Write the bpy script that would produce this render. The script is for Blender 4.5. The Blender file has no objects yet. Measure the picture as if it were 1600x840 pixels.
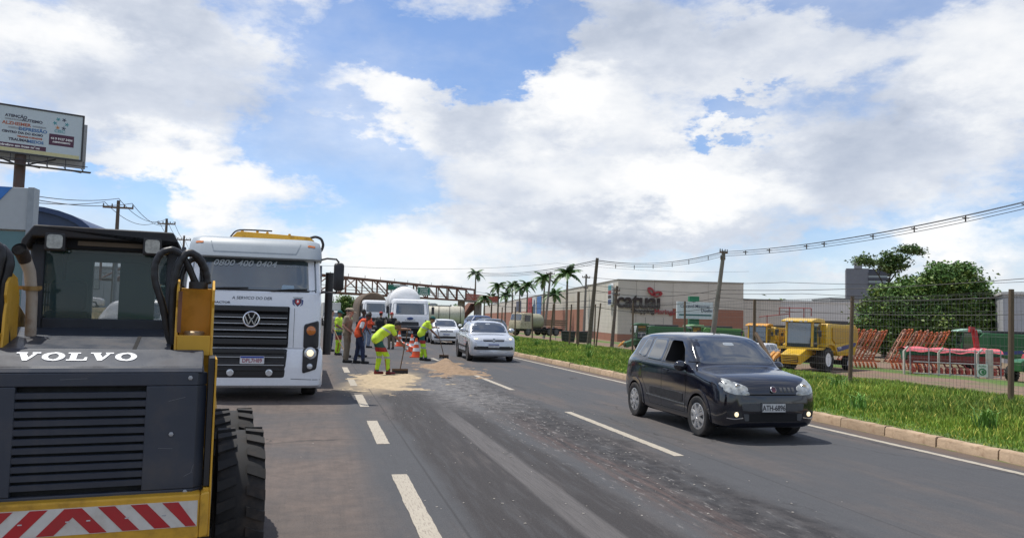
import bpy, bmesh, math, random
import numpy as np
from mathutils import Vector, Matrix, Euler
from mathutils.bvhtree import BVHTree
random.seed(7); RNG = np.random.default_rng(7)
SC = bpy.context.scene; COL = SC.collection
PI = math.pi; R = math.radians

# ------------------------------------------------------------------ camera, exposure
cd = bpy.data.cameras.new('camera'); cam = bpy.data.objects.new('camera', cd); COL.objects.link(cam)
cd.sensor_width = 36; cd.lens = 27.0; cd.clip_start = 0.1; cd.clip_end = 6000
def cam_axes(yaw, pitch, roll):
    fw = Vector((math.sin(yaw)*math.cos(pitch), math.cos(yaw)*math.cos(pitch), math.sin(pitch)))
    r0 = Vector((math.cos(yaw), -math.sin(yaw), 0)); u0 = r0.cross(fw)
    return r0*math.cos(roll)+u0*math.sin(roll), u0*math.cos(roll)-r0*math.sin(roll), fw
_r, _u, _f = cam_axes(R(14.153), R(3.605), 0.025)
cam.matrix_world = Matrix(((_r.x, _u.x, -_f.x, 0), (_r.y, _u.y, -_f.y, 0), (_r.z, _u.z, -_f.z, 1.65), (0, 0, 0, 1)))
SC.camera = cam
SC.view_settings.view_transform = 'Standard'; SC.view_settings.look = 'None'
SC.view_settings.exposure = 0.0; SC.view_settings.gamma = 1
SC.render.engine = 'CYCLES'; SC.cycles.max_bounces = 6; SC.cycles.transparent_max_bounces = 12

# ------------------------------------------------------------------ node helper
class NT:
    def __init__(s, tree): s.t = tree; s.n = tree.nodes; s.l = tree.links
    def node(s, typ, **kw):
        n = s.n.new(typ)
        for k, v in kw.items(): setattr(n, k, v)
        return n
    def put(s, sock, val):
        if val is None: return
        if isinstance(val, bpy.types.NodeSocket): s.l.new(val, sock)
        else:
            try: sock.default_value = val
            except Exception: sock.default_value = tuple(val)+(1,)
    def math(s, op, a, b=None, c=None, clamp=False):
        n = s.node('ShaderNodeMath', operation=op, use_clamp=clamp)
        for i, v in enumerate((a, b, c)): s.put(n.inputs[i], v)
        return n.outputs[0]
    def vmath(s, op, a, b=None, out=0):
        n = s.node('ShaderNodeVectorMath', operation=op); s.put(n.inputs[0], a); s.put(n.inputs[1], b)
        return n.outputs['Value'] if op in ('LENGTH', 'DOT_PRODUCT') else n.outputs[0]
    def noise(s, vec, scale, detail=4, rough=.55, dist=0, color=False):
        n = s.node('ShaderNodeTexNoise'); s.put(n.inputs['Vector'], vec)
        n.inputs['Scale'].default_value = scale; n.inputs['Detail'].default_value = detail
        n.inputs['Roughness'].default_value = rough; n.inputs['Distortion'].default_value = dist
        return n.outputs['Color' if color else 'Fac']
    def mapr(s, v, a, b, c=0, d=1, smooth=True):
        n = s.node('ShaderNodeMapRange', interpolation_type='SMOOTHSTEP' if smooth else 'LINEAR')
        s.put(n.inputs[0], v)
        for i, x in enumerate((a, b, c, d)): n.inputs[i+1].default_value = x
        return n.outputs[0]
    def mix(s, f, a, b, typ='RGBA', blend='MIX'):
        n = s.node('ShaderNodeMix', data_type=typ)
        if typ == 'RGBA': n.blend_type = blend
        i = {'FLOAT': (2, 3), 'RGBA': (6, 7), 'VECTOR': (4, 5)}[typ]
        s.put(n.inputs[0], f); s.put(n.inputs[i[0]], a); s.put(n.inputs[i[1]], b)
        return n.outputs[{'FLOAT': 0, 'RGBA': 2, 'VECTOR': 1}[typ]]
    def mapping(s, vec, loc=(0, 0, 0), rot=(0, 0, 0), sc=(1, 1, 1), typ='POINT'):
        n = s.node('ShaderNodeMapping', vector_type=typ); s.put(n.inputs[0], vec)
        n.inputs[1].default_value = loc; n.inputs[2].default_value = rot; n.inputs[3].default_value = sc
        return n.outputs[0]
    def comb(s, x, y, z=0):
        n = s.node('ShaderNodeCombineXYZ'); s.put(n.inputs[0], x); s.put(n.inputs[1], y); s.put(n.inputs[2], z); return n.outputs[0]
    def sep(s, v):
        n = s.node('ShaderNodeSeparateXYZ'); s.put(n.inputs[0], v); return n.outputs

# ------------------------------------------------------------------ sun and sky
SUN_EL, SUN_AZ = 70.0, -48.0            # degrees; azimuth from +Y towards +X
L = Vector((math.sin(R(SUN_AZ))*math.cos(R(SUN_EL)), math.cos(R(SUN_AZ))*math.cos(R(SUN_EL)), math.sin(R(SUN_EL))))
sd = bpy.data.lights.new('sun', 'SUN'); sd.energy = 4.2; sd.angle = R(0.5); sd.color = (1, .955, .88)
sun = bpy.data.objects.new('sun', sd); COL.objects.link(sun); sun.rotation_euler = L.to_track_quat('Z', 'Y').to_euler()
sun.location = (-20, 20, 60)
W = bpy.data.worlds.new('World'); SC.world = W; W.use_nodes = True; W.node_tree.nodes.clear()
w = NT(W.node_tree)
geo = w.node('ShaderNodeTexCoord').outputs['Generated']
sky = w.node('ShaderNodeTexSky', sky_type='NISHITA', sun_disc=False)
sky.sun_elevation = R(SUN_EL); sky.sun_rotation = R(SUN_AZ); sky.dust_density = .12; sky.air_density = 1.0; sky.ozone_density = 2.6
d = w.sep(w.vmath('NORMALIZE', geo))
dz = w.math('MAXIMUM', d[2], 0.0)
az = w.math('MULTIPLY', w.math('ARCTAN2', d[0], d[1]), 57.2958)
el = w.math('MULTIPLY', w.math('ARCSINE', d[2]), 57.2958)
# cumulus puffs: noise on the direction, flattened towards the horizon
ndir = w.comb(d[0], d[1], w.math('MULTIPLY', d[2], 2.0))
w1 = w.noise(ndir, 7, 6, .6, color=True)
w2 = w.noise(ndir, 26, 6, .62, color=True)
warp = w.vmath('ADD', w.vmath('MULTIPLY', w.vmath('SUBTRACT', w1, (.5, .5, .5)), (13, 9, 0)),
               w.vmath('MULTIPLY', w.vmath('SUBTRACT', w2, (.5, .5, .5)), (4.5, 3.6, 0)))
P = w.vmath('ADD', w.comb(az, el), warp)
CLOUDS = [(7.9, 19.6, 9.6, 3.5, -5, -1.9, 0), (1.7, 13.6, 4.4, 3.4, 0, -1.05, 0), (-1.1, 10.7, 5.8, 2.0, 10, -.75, 0), (4.5, 8.3, 6.1, 2.3, 0, -.7, 0), (22.0, 16.2, 6.5, 2.6, 0, 1.0, .15), (31, 13.2, 5, 1.6, 0, .5, .2), (33.5, 18.6, 6.5, 3.2, 0, 1.5, .1), (30.2, 14.5, 2.2, 1.0, 0, -1.5, 0), (-11.7, 7.3, 2.3, 1.8, 0, -1.2, 0), (-16.8, 7.6, 3.2, 1.3, 0, -0.9, 0), (16.2, 20.3, 2.9, 3.7, 0, -1.2, 0), (37.8, 5.4, 3.2, 1.3, 0, -1.1, 0), (47.7, 7.9, 2.3, 0.8, 0, -1.2, 0), (35.2, 1.6, 5.8, 1.0, 0, -0.8, 0), (-4.5, 12.2, 2.6, 2.0, 0, -0.4, 0), (0.9, 6.0, 2.7, 1.2, 0, -0.5, 0), (-7.5, 8.6, 6.9, 2.5, -8, 1.0, 0.65), (3.8, 15.3, 5.9, 2.2, 10, 1.0, 0.35), (11.0, 15.0, 5.3, 2.2, -10, 1.0, -0.3), (18.2, 16.3, 4.1, 1.9, 0, 1.0, 0.4), (18.8, 10.3, 11.0, 3.8, 0, 0.9, 0.2), (27.7, 9.9, 6.4, 3.2, 0, 1.0, 0.85), (23.4, 19.6, 10.9, 3.0, -5, 1.1, -0.34), (40.0, 11.6, 9.8, 3.4, 8, 1.1, -0.38), (45.3, 18.3, 7.1, 3.1, 0, 1.0, 0.25), (46.7, 14.6, 4.8, 2.3, 0, 0.8, 0.3), (-10.5, 19.5, 7.7, 2.0, -15, 1.0, -0.35), (-17.3, 16.8, 6.0, 2.3, -10, 0.8, 0.45), (-11.5, 14.2, 8.7, 2.5, 0, 0.8, -0.1), (21.2, 6.4, 12.3, 1.5, 0, 0.9, -0.3), (6.5, 5.0, 8.9, 2.1, 0, 0.5, 0.35), (43.0, 5.3, 5.5, 1.5, 0, 0.6, 0.6), (13.2, 3.1, 14.3, 1.7, 0, 0.5, 0.15), (-15.8, 9.9, 5.8, 1.6, 0, 0.5, 0.2)]
big = w.noise(ndir, 2.3, 8, .58)
mid = w.noise(ndir, 9, 7, .6)
dens = w.math('ADD', w.math('MULTIPLY', w.math('SUBTRACT', big, .5), 2.2), w.math('MULTIPLY_ADD', mid, 1.3, -.15))
shade = w.math('ADD', w.math('MULTIPLY', w.math('SUBTRACT', w.noise(ndir, 5, 5, .55), .5), 1.5), w.math('MULTIPLY_ADD', mid, .9, .08))
for (a, e, ra, re, ro, dn, sh) in CLOUDS:
    q = w.mapping(P, (a, e, 0), (0, 0, R(ro)), (ra, re, 1), 'TEXTURE')
    b = w.mapr(w.vmath('LENGTH', q), 1.5, 0.1)
    dens = w.math('MULTIPLY_ADD', b, dn, dens)
    if sh: shade = w.math('MULTIPLY_ADD', b, sh, shade)
alpha = w.mapr(w.math('MULTIPLY_ADD', w.math('SUBTRACT', w.noise(ndir, 34, 5, .65), .5), .7, dens), -.22, 1.1)
cr = w.node('ShaderNodeValToRGB'); w.put(cr.inputs[0], w.math('ADD', shade, 0, clamp=True)); el_ = cr.color_ramp.elements
el_[0].position = 0.0; el_[0].color = (.49, .55, .665, 1); el_[1].position = 1.0; el_[1].color = (1.02, 1.02, 1.02, 1)
k = cr.color_ramp.elements.new(.45); k.color = (.70, .745, .83, 1)
k = cr.color_ramp.elements.new(.75); k.color = (.90, .92, .95, 1)
cloud = w.vmath('SCALE', cr.outputs[0]); cloud.node.inputs['Scale'].default_value = 1/.12
veil = w.math('MULTIPLY', w.mapr(w.noise(ndir, 3.2, 6, .6), .35, .75), .55)
lowh = w.mapr(d[2], .16, .0, 0, .45)
alpha = w.math('MAXIMUM', alpha, w.math('ADD', w.math('MULTIPLY_ADD', veil, .8, .10), lowh), clamp=True)
skb = w.mix(1.0, sky.outputs[0], (.92, 1.06, 1.26, 1), blend='MULTIPLY')
SKYC = w.mix(w.math('MULTIPLY', alpha, .97), skb, cloud)
bg = w.node('ShaderNodeBackground'); w.put(bg.inputs[0], SKYC); bg.inputs[1].default_value = 0.12
wo = w.node('ShaderNodeOutputWorld'); w.l.new(bg.outputs[0], wo.inputs[0])
W.cycles.sampling_method = 'MANUAL'; W.cycles.sample_map_resolution = 512

# ------------------------------------------------------------------ materials
def S(r, g, b):
    f = lambda c: (c/255)/12.92 if c/255 <= .04045 else ((c/255+.055)/1.055)**2.4
    return (f(r), f(g), f(b))
MATS = {}
def mat(name, col, rough=.5, metal=0, var=.12, vs=6, bump=0, bs=60, coat=0, dirt=None, dirt_amt=.5, dirt_s=4, alpha=1, emit=0, spec=.5, ecol=None, stretch=(1, 1, 1), trans=0, tint=0, objvar=0, drough=True):
    if name in MATS: return MATS[name]
    m = bpy.data.materials.new(name); m.use_nodes = True; t = NT(m.node_tree)
    p = m.node_tree.nodes['Principled BSDF']
    co = t.node('ShaderNodeTexCoord').outputs['Object']
    if stretch != (1, 1, 1): co = t.mapping(co, sc=stretch)
    c = tuple(col)+(1,)
    if var:
        n = t.noise(co, vs, 5, .6)
        v = t.mapr(n, .25, .75, 1-var, 1+var, False)
        vv = t.node('ShaderNodeVectorMath', operation='SCALE'); vv.inputs[0].default_value = col; t.put(vv.inputs['Scale'], v)
        c = vv.outputs[0]
    if tint:
        at = t.node('ShaderNodeAttribute', attribute_name='tint')
        c = t.mix(tint, c, at.outputs['Color'], blend='MULTIPLY')
    if objvar:
        oi = t.node('ShaderNodeObjectInfo')
        v2 = t.node('ShaderNodeVectorMath', operation='SCALE'); t.put(v2.inputs[0], c)
        t.put(v2.inputs['Scale'], t.mapr(oi.outputs['Random'], 0, 1, 1-objvar, 1+objvar, False)); c = v2.outputs[0]
    if dirt:
        n = t.noise(co, dirt_s, 6, .65)
        c = t.mix(t.mapr(n, .45, .75, 0, dirt_amt), c, tuple(dirt)+(1,))
        rr = t.mapr(n, .4, .75, rough, min(1, rough+.4))
        t.put(p.inputs['Roughness'], rr if drough else rough)
    else: p.inputs['Roughness'].default_value = rough
    t.put(p.inputs['Base Color'], c)
    p.inputs['Metallic'].default_value = metal; p.inputs['Specular IOR Level'].default_value = spec
    if coat: p.inputs['Coat Weight'].default_value = coat; p.inputs['Coat Roughness'].default_value = .06
    if alpha < 1: p.inputs['Alpha'].default_value = alpha
    if trans:
        p.inputs['Transmission Weight'].default_value = trans
    if emit:
        p.inputs['Emission Color'].default_value = tuple(ecol or col)+(1,); p.inputs['Emission Strength'].default_value = emit
    if bump:
        b = t.node('ShaderNodeBump'); b.inputs['Strength'].default_value = bump; b.inputs['Distance'].default_value = .02
        t.put(b.inputs['Height'], t.noise(co, bs, 5, .6)); t.l.new(b.outputs[0], p.inputs['Normal'])
    MATS[name] = m; return m

# ------------------------------------------------------------------ mesh builder
def rotm(rx=0, ry=0, rz=0): return Euler((rx, ry, rz)).to_matrix()
def frame_for(dv):
    dv = Vector(dv).normalized(); a = Vector((0, 0, 1)) if abs(dv.z) < .9 else Vector((0, 1, 0))
    x = a.cross(dv).normalized(); return x, dv.cross(x).normalized(), dv
class MB:
    def __init__(s): s.v = []; s.f = []
    def add(s, vs, fs):
        o = len(s.v); s.v += [tuple(v) for v in vs]; s.f += [tuple(i+o for i in f) for f in fs]; return s
    def hexa(s, p): return s.add(p, [(0, 3, 2, 1), (4, 5, 6, 7), (0, 1, 5, 4), (1, 2, 6, 5), (2, 3, 7, 6), (3, 0, 4, 7)])
    def box(s, x0, x1, y0, y1, z0, z1):
        return s.hexa([(x0, y0, z0), (x1, y0, z0), (x1, y1, z0), (x0, y1, z0), (x0, y0, z1), (x1, y0, z1), (x1, y1, z1), (x0, y1, z1)])
    def bar(s, p0, p1, w, h=None, up=None):
        h = h or w; p0 = Vector(p0); p1 = Vector(p1); x, y, z = frame_for(p1-p0)
        if up is not None:
            u = Vector(up); x = u.cross(z).normalized(); y = z.cross(x)
        c = []
        for p in (p0, p1):
            for sx, sy in ((-1, -1), (1, -1), (1, 1), (-1, 1)): c.append(p+x*sx*w/2+y*sy*h/2)
        return s.hexa(c)
    def loft(s, rings, closed=True, cap=True):
        n = len(rings[0]); vs = [p for r in rings for p in r]; fs = []
        for i in range(len(rings)-1):
            for j in range(n if closed else n-1):
                k = (j+1) % n; fs.append((i*n+j, i*n+k, (i+1)*n+k, (i+1)*n+j))
        if cap:
            fs.append(tuple(range(n-1, -1, -1))); m = (len(rings)-1)*n; fs.append(tuple(range(m, m+n)))
        return s.add(vs, fs)
    def tube(s, pts, r, n=8, cap=True):
        pts = [Vector(p) for p in pts]; rr = r if hasattr(r, '__len__') else [r]*len(pts); rings = []
        x0, y0, z0 = frame_for(pts[1]-pts[0])
        for i, p in enumerate(pts):
            t = (pts[min(i+1, len(pts)-1)]-pts[max(i-1, 0)])
            if t.length > 1e-9:
                q = z0.rotation_difference(t.normalized()); x0 = q @ x0; y0 = q @ y0; z0 = t.normalized()
            rings.append([p+(x0*math.cos(2*PI*k/n)+y0*math.sin(2*PI*k/n))*rr[i] for k in range(n)])
        return s.loft(rings, True, cap)
    def cyl(s, p0, p1, r0, r1=None, n=14): return s.tube([p0, p1], [r0, r0 if r1 is None else r1], n)
    def caps(s, p0, p1, r0, r1, n=10, m=4):
        p0 = Vector(p0); p1 = Vector(p1); z = (p1-p0); ln = z.length; z = z.normalized() if ln > 1e-6 else Vector((0, 0, 1))
        pts = []; rs = []
        for i in range(m): a = PI/2*(1-i/m); pts.append(p0-z*r0*math.sin(a)*.999); rs.append(max(r0*math.cos(a), 1e-3))
        pts.append(p0); rs.append(r0); pts.append(p1); rs.append(r1)
        for i in range(1, m+1): a = PI/2*i/m; pts.append(p1+z*r1*math.sin(a)*.999); rs.append(max(r1*math.cos(a), 1e-3))
        return s.tube(pts, rs, n)
    def lathe(s, prof, o=(0, 0, 0), axis=(0, 0, 1), n=20, closed=False):
        o = Vector(o); x, y, z = frame_for(axis)
        rings = [[o+z*h+(x*math.cos(2*PI*k/n)+y*math.sin(2*PI*k/n))*max(r, 1e-4) for k in range(n)] for r, h in prof]
        return s.loft(rings+([rings[0]] if closed else []), True, not closed)
    def prism(s, poly, axis, a, b):
        def P3(u, v, t): return {'x': (t, u, v), 'y': (u, t, v), 'z': (u, v, t)}[axis]
        n = len(poly); vs = [P3(u, v, a) for u, v in poly]+[P3(u, v, b) for u, v in poly]
        ar = sum(poly[i][0]*poly[(i+1) % n][1]-poly[(i+1) % n][0]*poly[i][1] for i in range(n))
        fs = [tuple(range(n)), tuple(range(2*n-1, n-1, -1))]+[(i, i+n, (i+1) % n+n, (i+1) % n) for i in range(n)]
        return s.add(vs, fs)
    def ball(s, c, r, n=12, m=8):
        r = r if hasattr(r, '__len__') else (r, r, r); c = Vector(c); rings = []
        for i in range(m+1):
            a = PI*i/m; rings.append([(c.x+r[0]*math.sin(a)*math.cos(2*PI*k/n)*.9999+1e-5*math.cos(2*PI*k/n), c.y+r[1]*math.sin(a)*math.sin(2*PI*k/n)+1e-5*math.sin(2*PI*k/n), c.z-r[2]*math.cos(a)) for k in range(n)])
        return s.loft(rings)
    def xf(s, M):
        M = M.to_4x4(); s.v = [tuple(M @ Vector(v)) for v in s.v]; return s
    def merge(s, o): return s.add(o.v, o.f)
    def mesh(s, name, m=None, sm=35, tint=None):
        me = bpy.data.meshes.new(name); me.from_pydata(s.v, [], s.f)
        b = bmesh.new(); b.from_mesh(me); bmesh.ops.recalc_face_normals(b, faces=b.faces); b.to_mesh(me); b.free()
        if m: me.materials.append(m)
        if sm: me.shade_smooth(); me.set_sharp_from_angle(angle=R(sm))
        return me
    def build(s, name, m, parent=None, bev=0, sm=35, loc=None, rot=None, seg=2):
        me = s.mesh(name, m, 0 if bev else sm)
        o = bpy.data.objects.new(name, me); COL.objects.link(o)
        if bev:
            me.shade_smooth()
            md = o.modifiers.new('bevel', 'BEVEL'); md.width = bev; md.segments = seg; md.limit_method = 'ANGLE'; md.angle_limit = R(40); md.harden_normals = True
        if parent: o.parent = parent
        if loc: o.location = loc
        if rot: o.rotation_euler = rot
        return o
def rounded(w, h, r, n=4, cx=0, cy=0):
    out = []
    for qx, qy, a0 in ((1, 1, 0), (-1, 1, 90), (-1, -1, 180), (1, -1, 270)):
        for i in range(n+1):
            a = R(a0+90*i/n); out.append((cx+qx*(w/2-r)+r*math.cos(a), cy+qy*(h/2-r)+r*math.sin(a)))
    return out
def place(me, name, parent=None, loc=(0, 0, 0), rot=(0, 0, 0), sc=None):
    o = bpy.data.objects.new(name, me); COL.objects.link(o); o.location = loc; o.rotation_euler = rot
    if sc: o.scale = sc
    if parent: o.parent = parent
    return o
def thing(name, label, cat, loc=(0, 0, 0), rz=0, group=None):
    o = bpy.data.objects.new(name, None); COL.objects.link(o); o.empty_display_size = .1
    o.location = loc; o.rotation_euler = (0, 0, rz); return tag(o, label, cat, group)
def tag(o, label, cat, group=None):
    o['label'] = label; o['category'] = cat
    if group: o['group'] = group
    return o
def kind(o, k): o['kind'] = k; return o
def copy_tree(o, parent=None):
    c = o.copy(); COL.objects.link(c)
    if parent: c.parent = parent
    for ch in list(o.children): copy_tree(ch, c)
    return c
def text(s, size, m, parent=None, name='lettering', loc=(0, 0, 0), rot=(PI/2, 0, 0), ext=.004, bold=0, sx=1, shear=0, align='CENTER', sp=1):
    cu = bpy.data.curves.new(name, 'FONT'); cu.body = s; cu.size = size; cu.extrude = ext; cu.offset = bold; cu.shear = shear
    cu.align_x = align; cu.align_y = 'CENTER'; cu.space_character = sp; cu.resolution_u = 3
    tmp = bpy.data.objects.new('t', cu); COL.objects.link(tmp)
    dg = bpy.context.evaluated_depsgraph_get(); me = bpy.data.meshes.new_from_object(tmp.evaluated_get(dg)); bpy.data.objects.remove(tmp)
    me.materials.clear(); me.materials.append(m); me.name = name
    return place(me, name, parent, loc, rot, (sx, 1, 1))

# shared materials
RUST = (.16, .075, .035); DUST = (.30, .22, .16)
M_WHITE = mat('white_paint', (.80, .82, .84), .28, coat=.4, var=.03, dirt=(.55, .50, .45), dirt_amt=.18)
M_BLACK = mat('black_plastic', (.018, .018, .02), .45, var=.2, dirt=DUST, dirt_amt=.06)
M_DARK = mat('dark_void', (.006, .006, .007), .9, var=0)
M_RUBBER = mat('tyre_rubber', (.022, .022, .023), .8, var=.25, vs=14, dirt=(.16, .12, .09), dirt_amt=.35, dirt_s=7)
M_CHROME = mat('chrome', (.75, .76, .78), .18, 1, var=.05)
M_ALLOY = mat('alloy', (.74, .74, .74), .24, .85, var=.08, dirt=(.25, .2, .15), dirt_amt=.25)
def _ior(m, v): m.node_tree.nodes['Principled BSDF'].inputs['IOR'].default_value = v; return m
M_GLASS = mat('dark_glass', (.012, .020, .032), .04, 0, var=0, spec=.75, coat=.6)
_ior(M_GLASS, 2.0)
M_LENS = mat('clear_lens', (.62, .64, .66), .08, .35, var=.25, vs=30, coat=1)
M_LIT = mat('lit_lamp', (1, .88, .62), .2, emit=1.1, ecol=(1, .80, .48), var=0)
M_AMBER = mat('amber_lens', (.55, .16, .02), .15, var=.1, coat=1)
M_YEL = mat('machine_yellow', (.62, .34, .025), .42, var=.12, vs=4, dirt=(.10, .05, .02), dirt_amt=.55, dirt_s=5)
M_RED = mat('red_paint', (.50, .025, .02), .45, var=.1)
M_GREEN = mat('green_paint', (.02, .17, .06), .4, var=.12)
M_GALV = mat('galvanised', (.36, .37, .38), .5, .4, var=.15)
M_CONC = mat('concrete', (.30, .29, .27), .9, var=.18, vs=3, bump=.2, dirt=(.14, .12, .10), dirt_amt=.6, dirt_s=2)
M_WOOD = mat('old_wood', (.17, .115, .075), .85, var=.3, vs=5, stretch=(6, 6, .6), bump=.3)
M_WIRE = mat('cable', (.02, .02, .022), .6, var=0)
M_STEEL = mat('rusty_steel', (.17, .075, .045), .7, var=.3, vs=2, dirt=(.07, .04, .03), dirt_amt=.6)
M_TXT = mat('dark_lettering', (.03, .03, .04), .5, var=0)
M_WTXT = mat('white_lettering', (.82, .82, .82), .5, var=.04)
M_GREY = mat('grey_plastic', (.10, .105, .11), .5, var=.1)
# ================================================================== ground, road, kerb, grass
def hz(x, y):
    x = np.asarray(x, float)
    t = np.clip((x-15.0)/6.0, 0, 1); t = t*t*(3-2*t)
    a = np.clip((x-8.3)/.25, 0, 1)
    return -.05+a*.15*np.ones_like(x)-t*1.8
def sheet(name, xs, ys, zf, m, sm=True):
    X, Y = np.meshgrid(xs, ys); Z = zf(X, Y)
    vs = np.stack([X, Y, Z], -1).reshape(-1, 3); nx = len(xs); fs = []
    for j in range(len(ys)-1):
        for i in range(nx-1): a = j*nx+i; fs.append((a, a+1, a+nx+1, a+nx))
    me = bpy.data.meshes.new(name); me.from_pydata(vs.tolist(), [], fs); me.materials.append(m)
    if sm: me.shade_smooth()
    return place(me, name)
def ground_mat():
    m = bpy.data.materials.new('ground'); m.use_nodes = True; t = NT(m.node_tree); p = m.node_tree.nodes['Principled BSDF']
    co = t.node('ShaderNodeTexCoord').outputs['Object']; s = t.sep(co)
    n1 = t.noise(co, .35, 8, .65); n2 = t.noise(co, 3, 6, .7); n3 = t.noise(co, 22, 4, .7)
    grass = t.mix(n2, (.05, .105, .016, 1), (.11, .19, .035, 1)); grass = t.mix(t.mapr(n3, .35, .7), grass, (.10, .16, .03, 1))
    soil = t.mix(n2, (.17, .105, .07, 1), (.26, .18, .13, 1)); soil = t.mix(t.mapr(n3, .4, .8, 0, .6), soil, (.12, .08, .055, 1))
    xw = t.math('ADD', s[0], t.math('MULTIPLY', t.math('SUBTRACT', n1, .5), 5))
    yard = t.math('MULTIPLY', t.mapr(xw, 25, 28), t.mapr(s[0], 400, 130))
    patch = t.mapr(n1, .50, .60)
    strip = t.math('MULTIPLY', t.mapr(xw, 40.5, 41.5), t.mapr(xw, 45, 43.5))
    f = t.math('SUBTRACT', yard, t.math('MAXIMUM', t.math('MULTIPLY', patch, .35), strip), clamp=True)
    bare = t.math('MULTIPLY', t.mapr(t.math('ADD', s[0], t.math('MULTIPLY', n2, .9)), 9.5, 8.9), t.mapr(n2, .3, .6, .2, .9))
    f = t.math('MAXIMUM', f, bare)
    left = t.mapr(s[0], -12.2, -12.6, 0, .8); f = t.math('MAXIMUM', f, t.math('MULTIPLY', left, t.mapr(s[1], 160, 90)))
    t.put(p.inputs['Base Color'], t.mix(f, grass, soil)); p.inputs['Roughness'].default_value = .95
    b = t.node('ShaderNodeBump'); b.inputs['Strength'].default_value = .6; b.inputs['Distance'].default_value = .05
    t.put(b.inputs['Height'], n3); t.l.new(b.outputs[0], p.inputs['Normal']); return m
xs = np.array([-3000, -800, -300, -120, -60, -30, -15, 0, 7.9, 8.3, 8.36, 8.42, 8.48, 8.55, 9, 10, 11, 12, 13, 14, 15, 15.5, 16, 16.6, 17.2, 17.8, 18.4, 19, 19.6, 20.2, 21, 23, 26, 30, 40, 60, 100, 200, 500, 1200, 3000.])
ys = np.array([-300, -60, -20, 0, 10, 20, 30, 40, 55, 75, 100, 150, 250, 500, 1200, 4000.])
kind(sheet('ground', xs, ys, hz, ground_mat()), 'structure')

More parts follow.
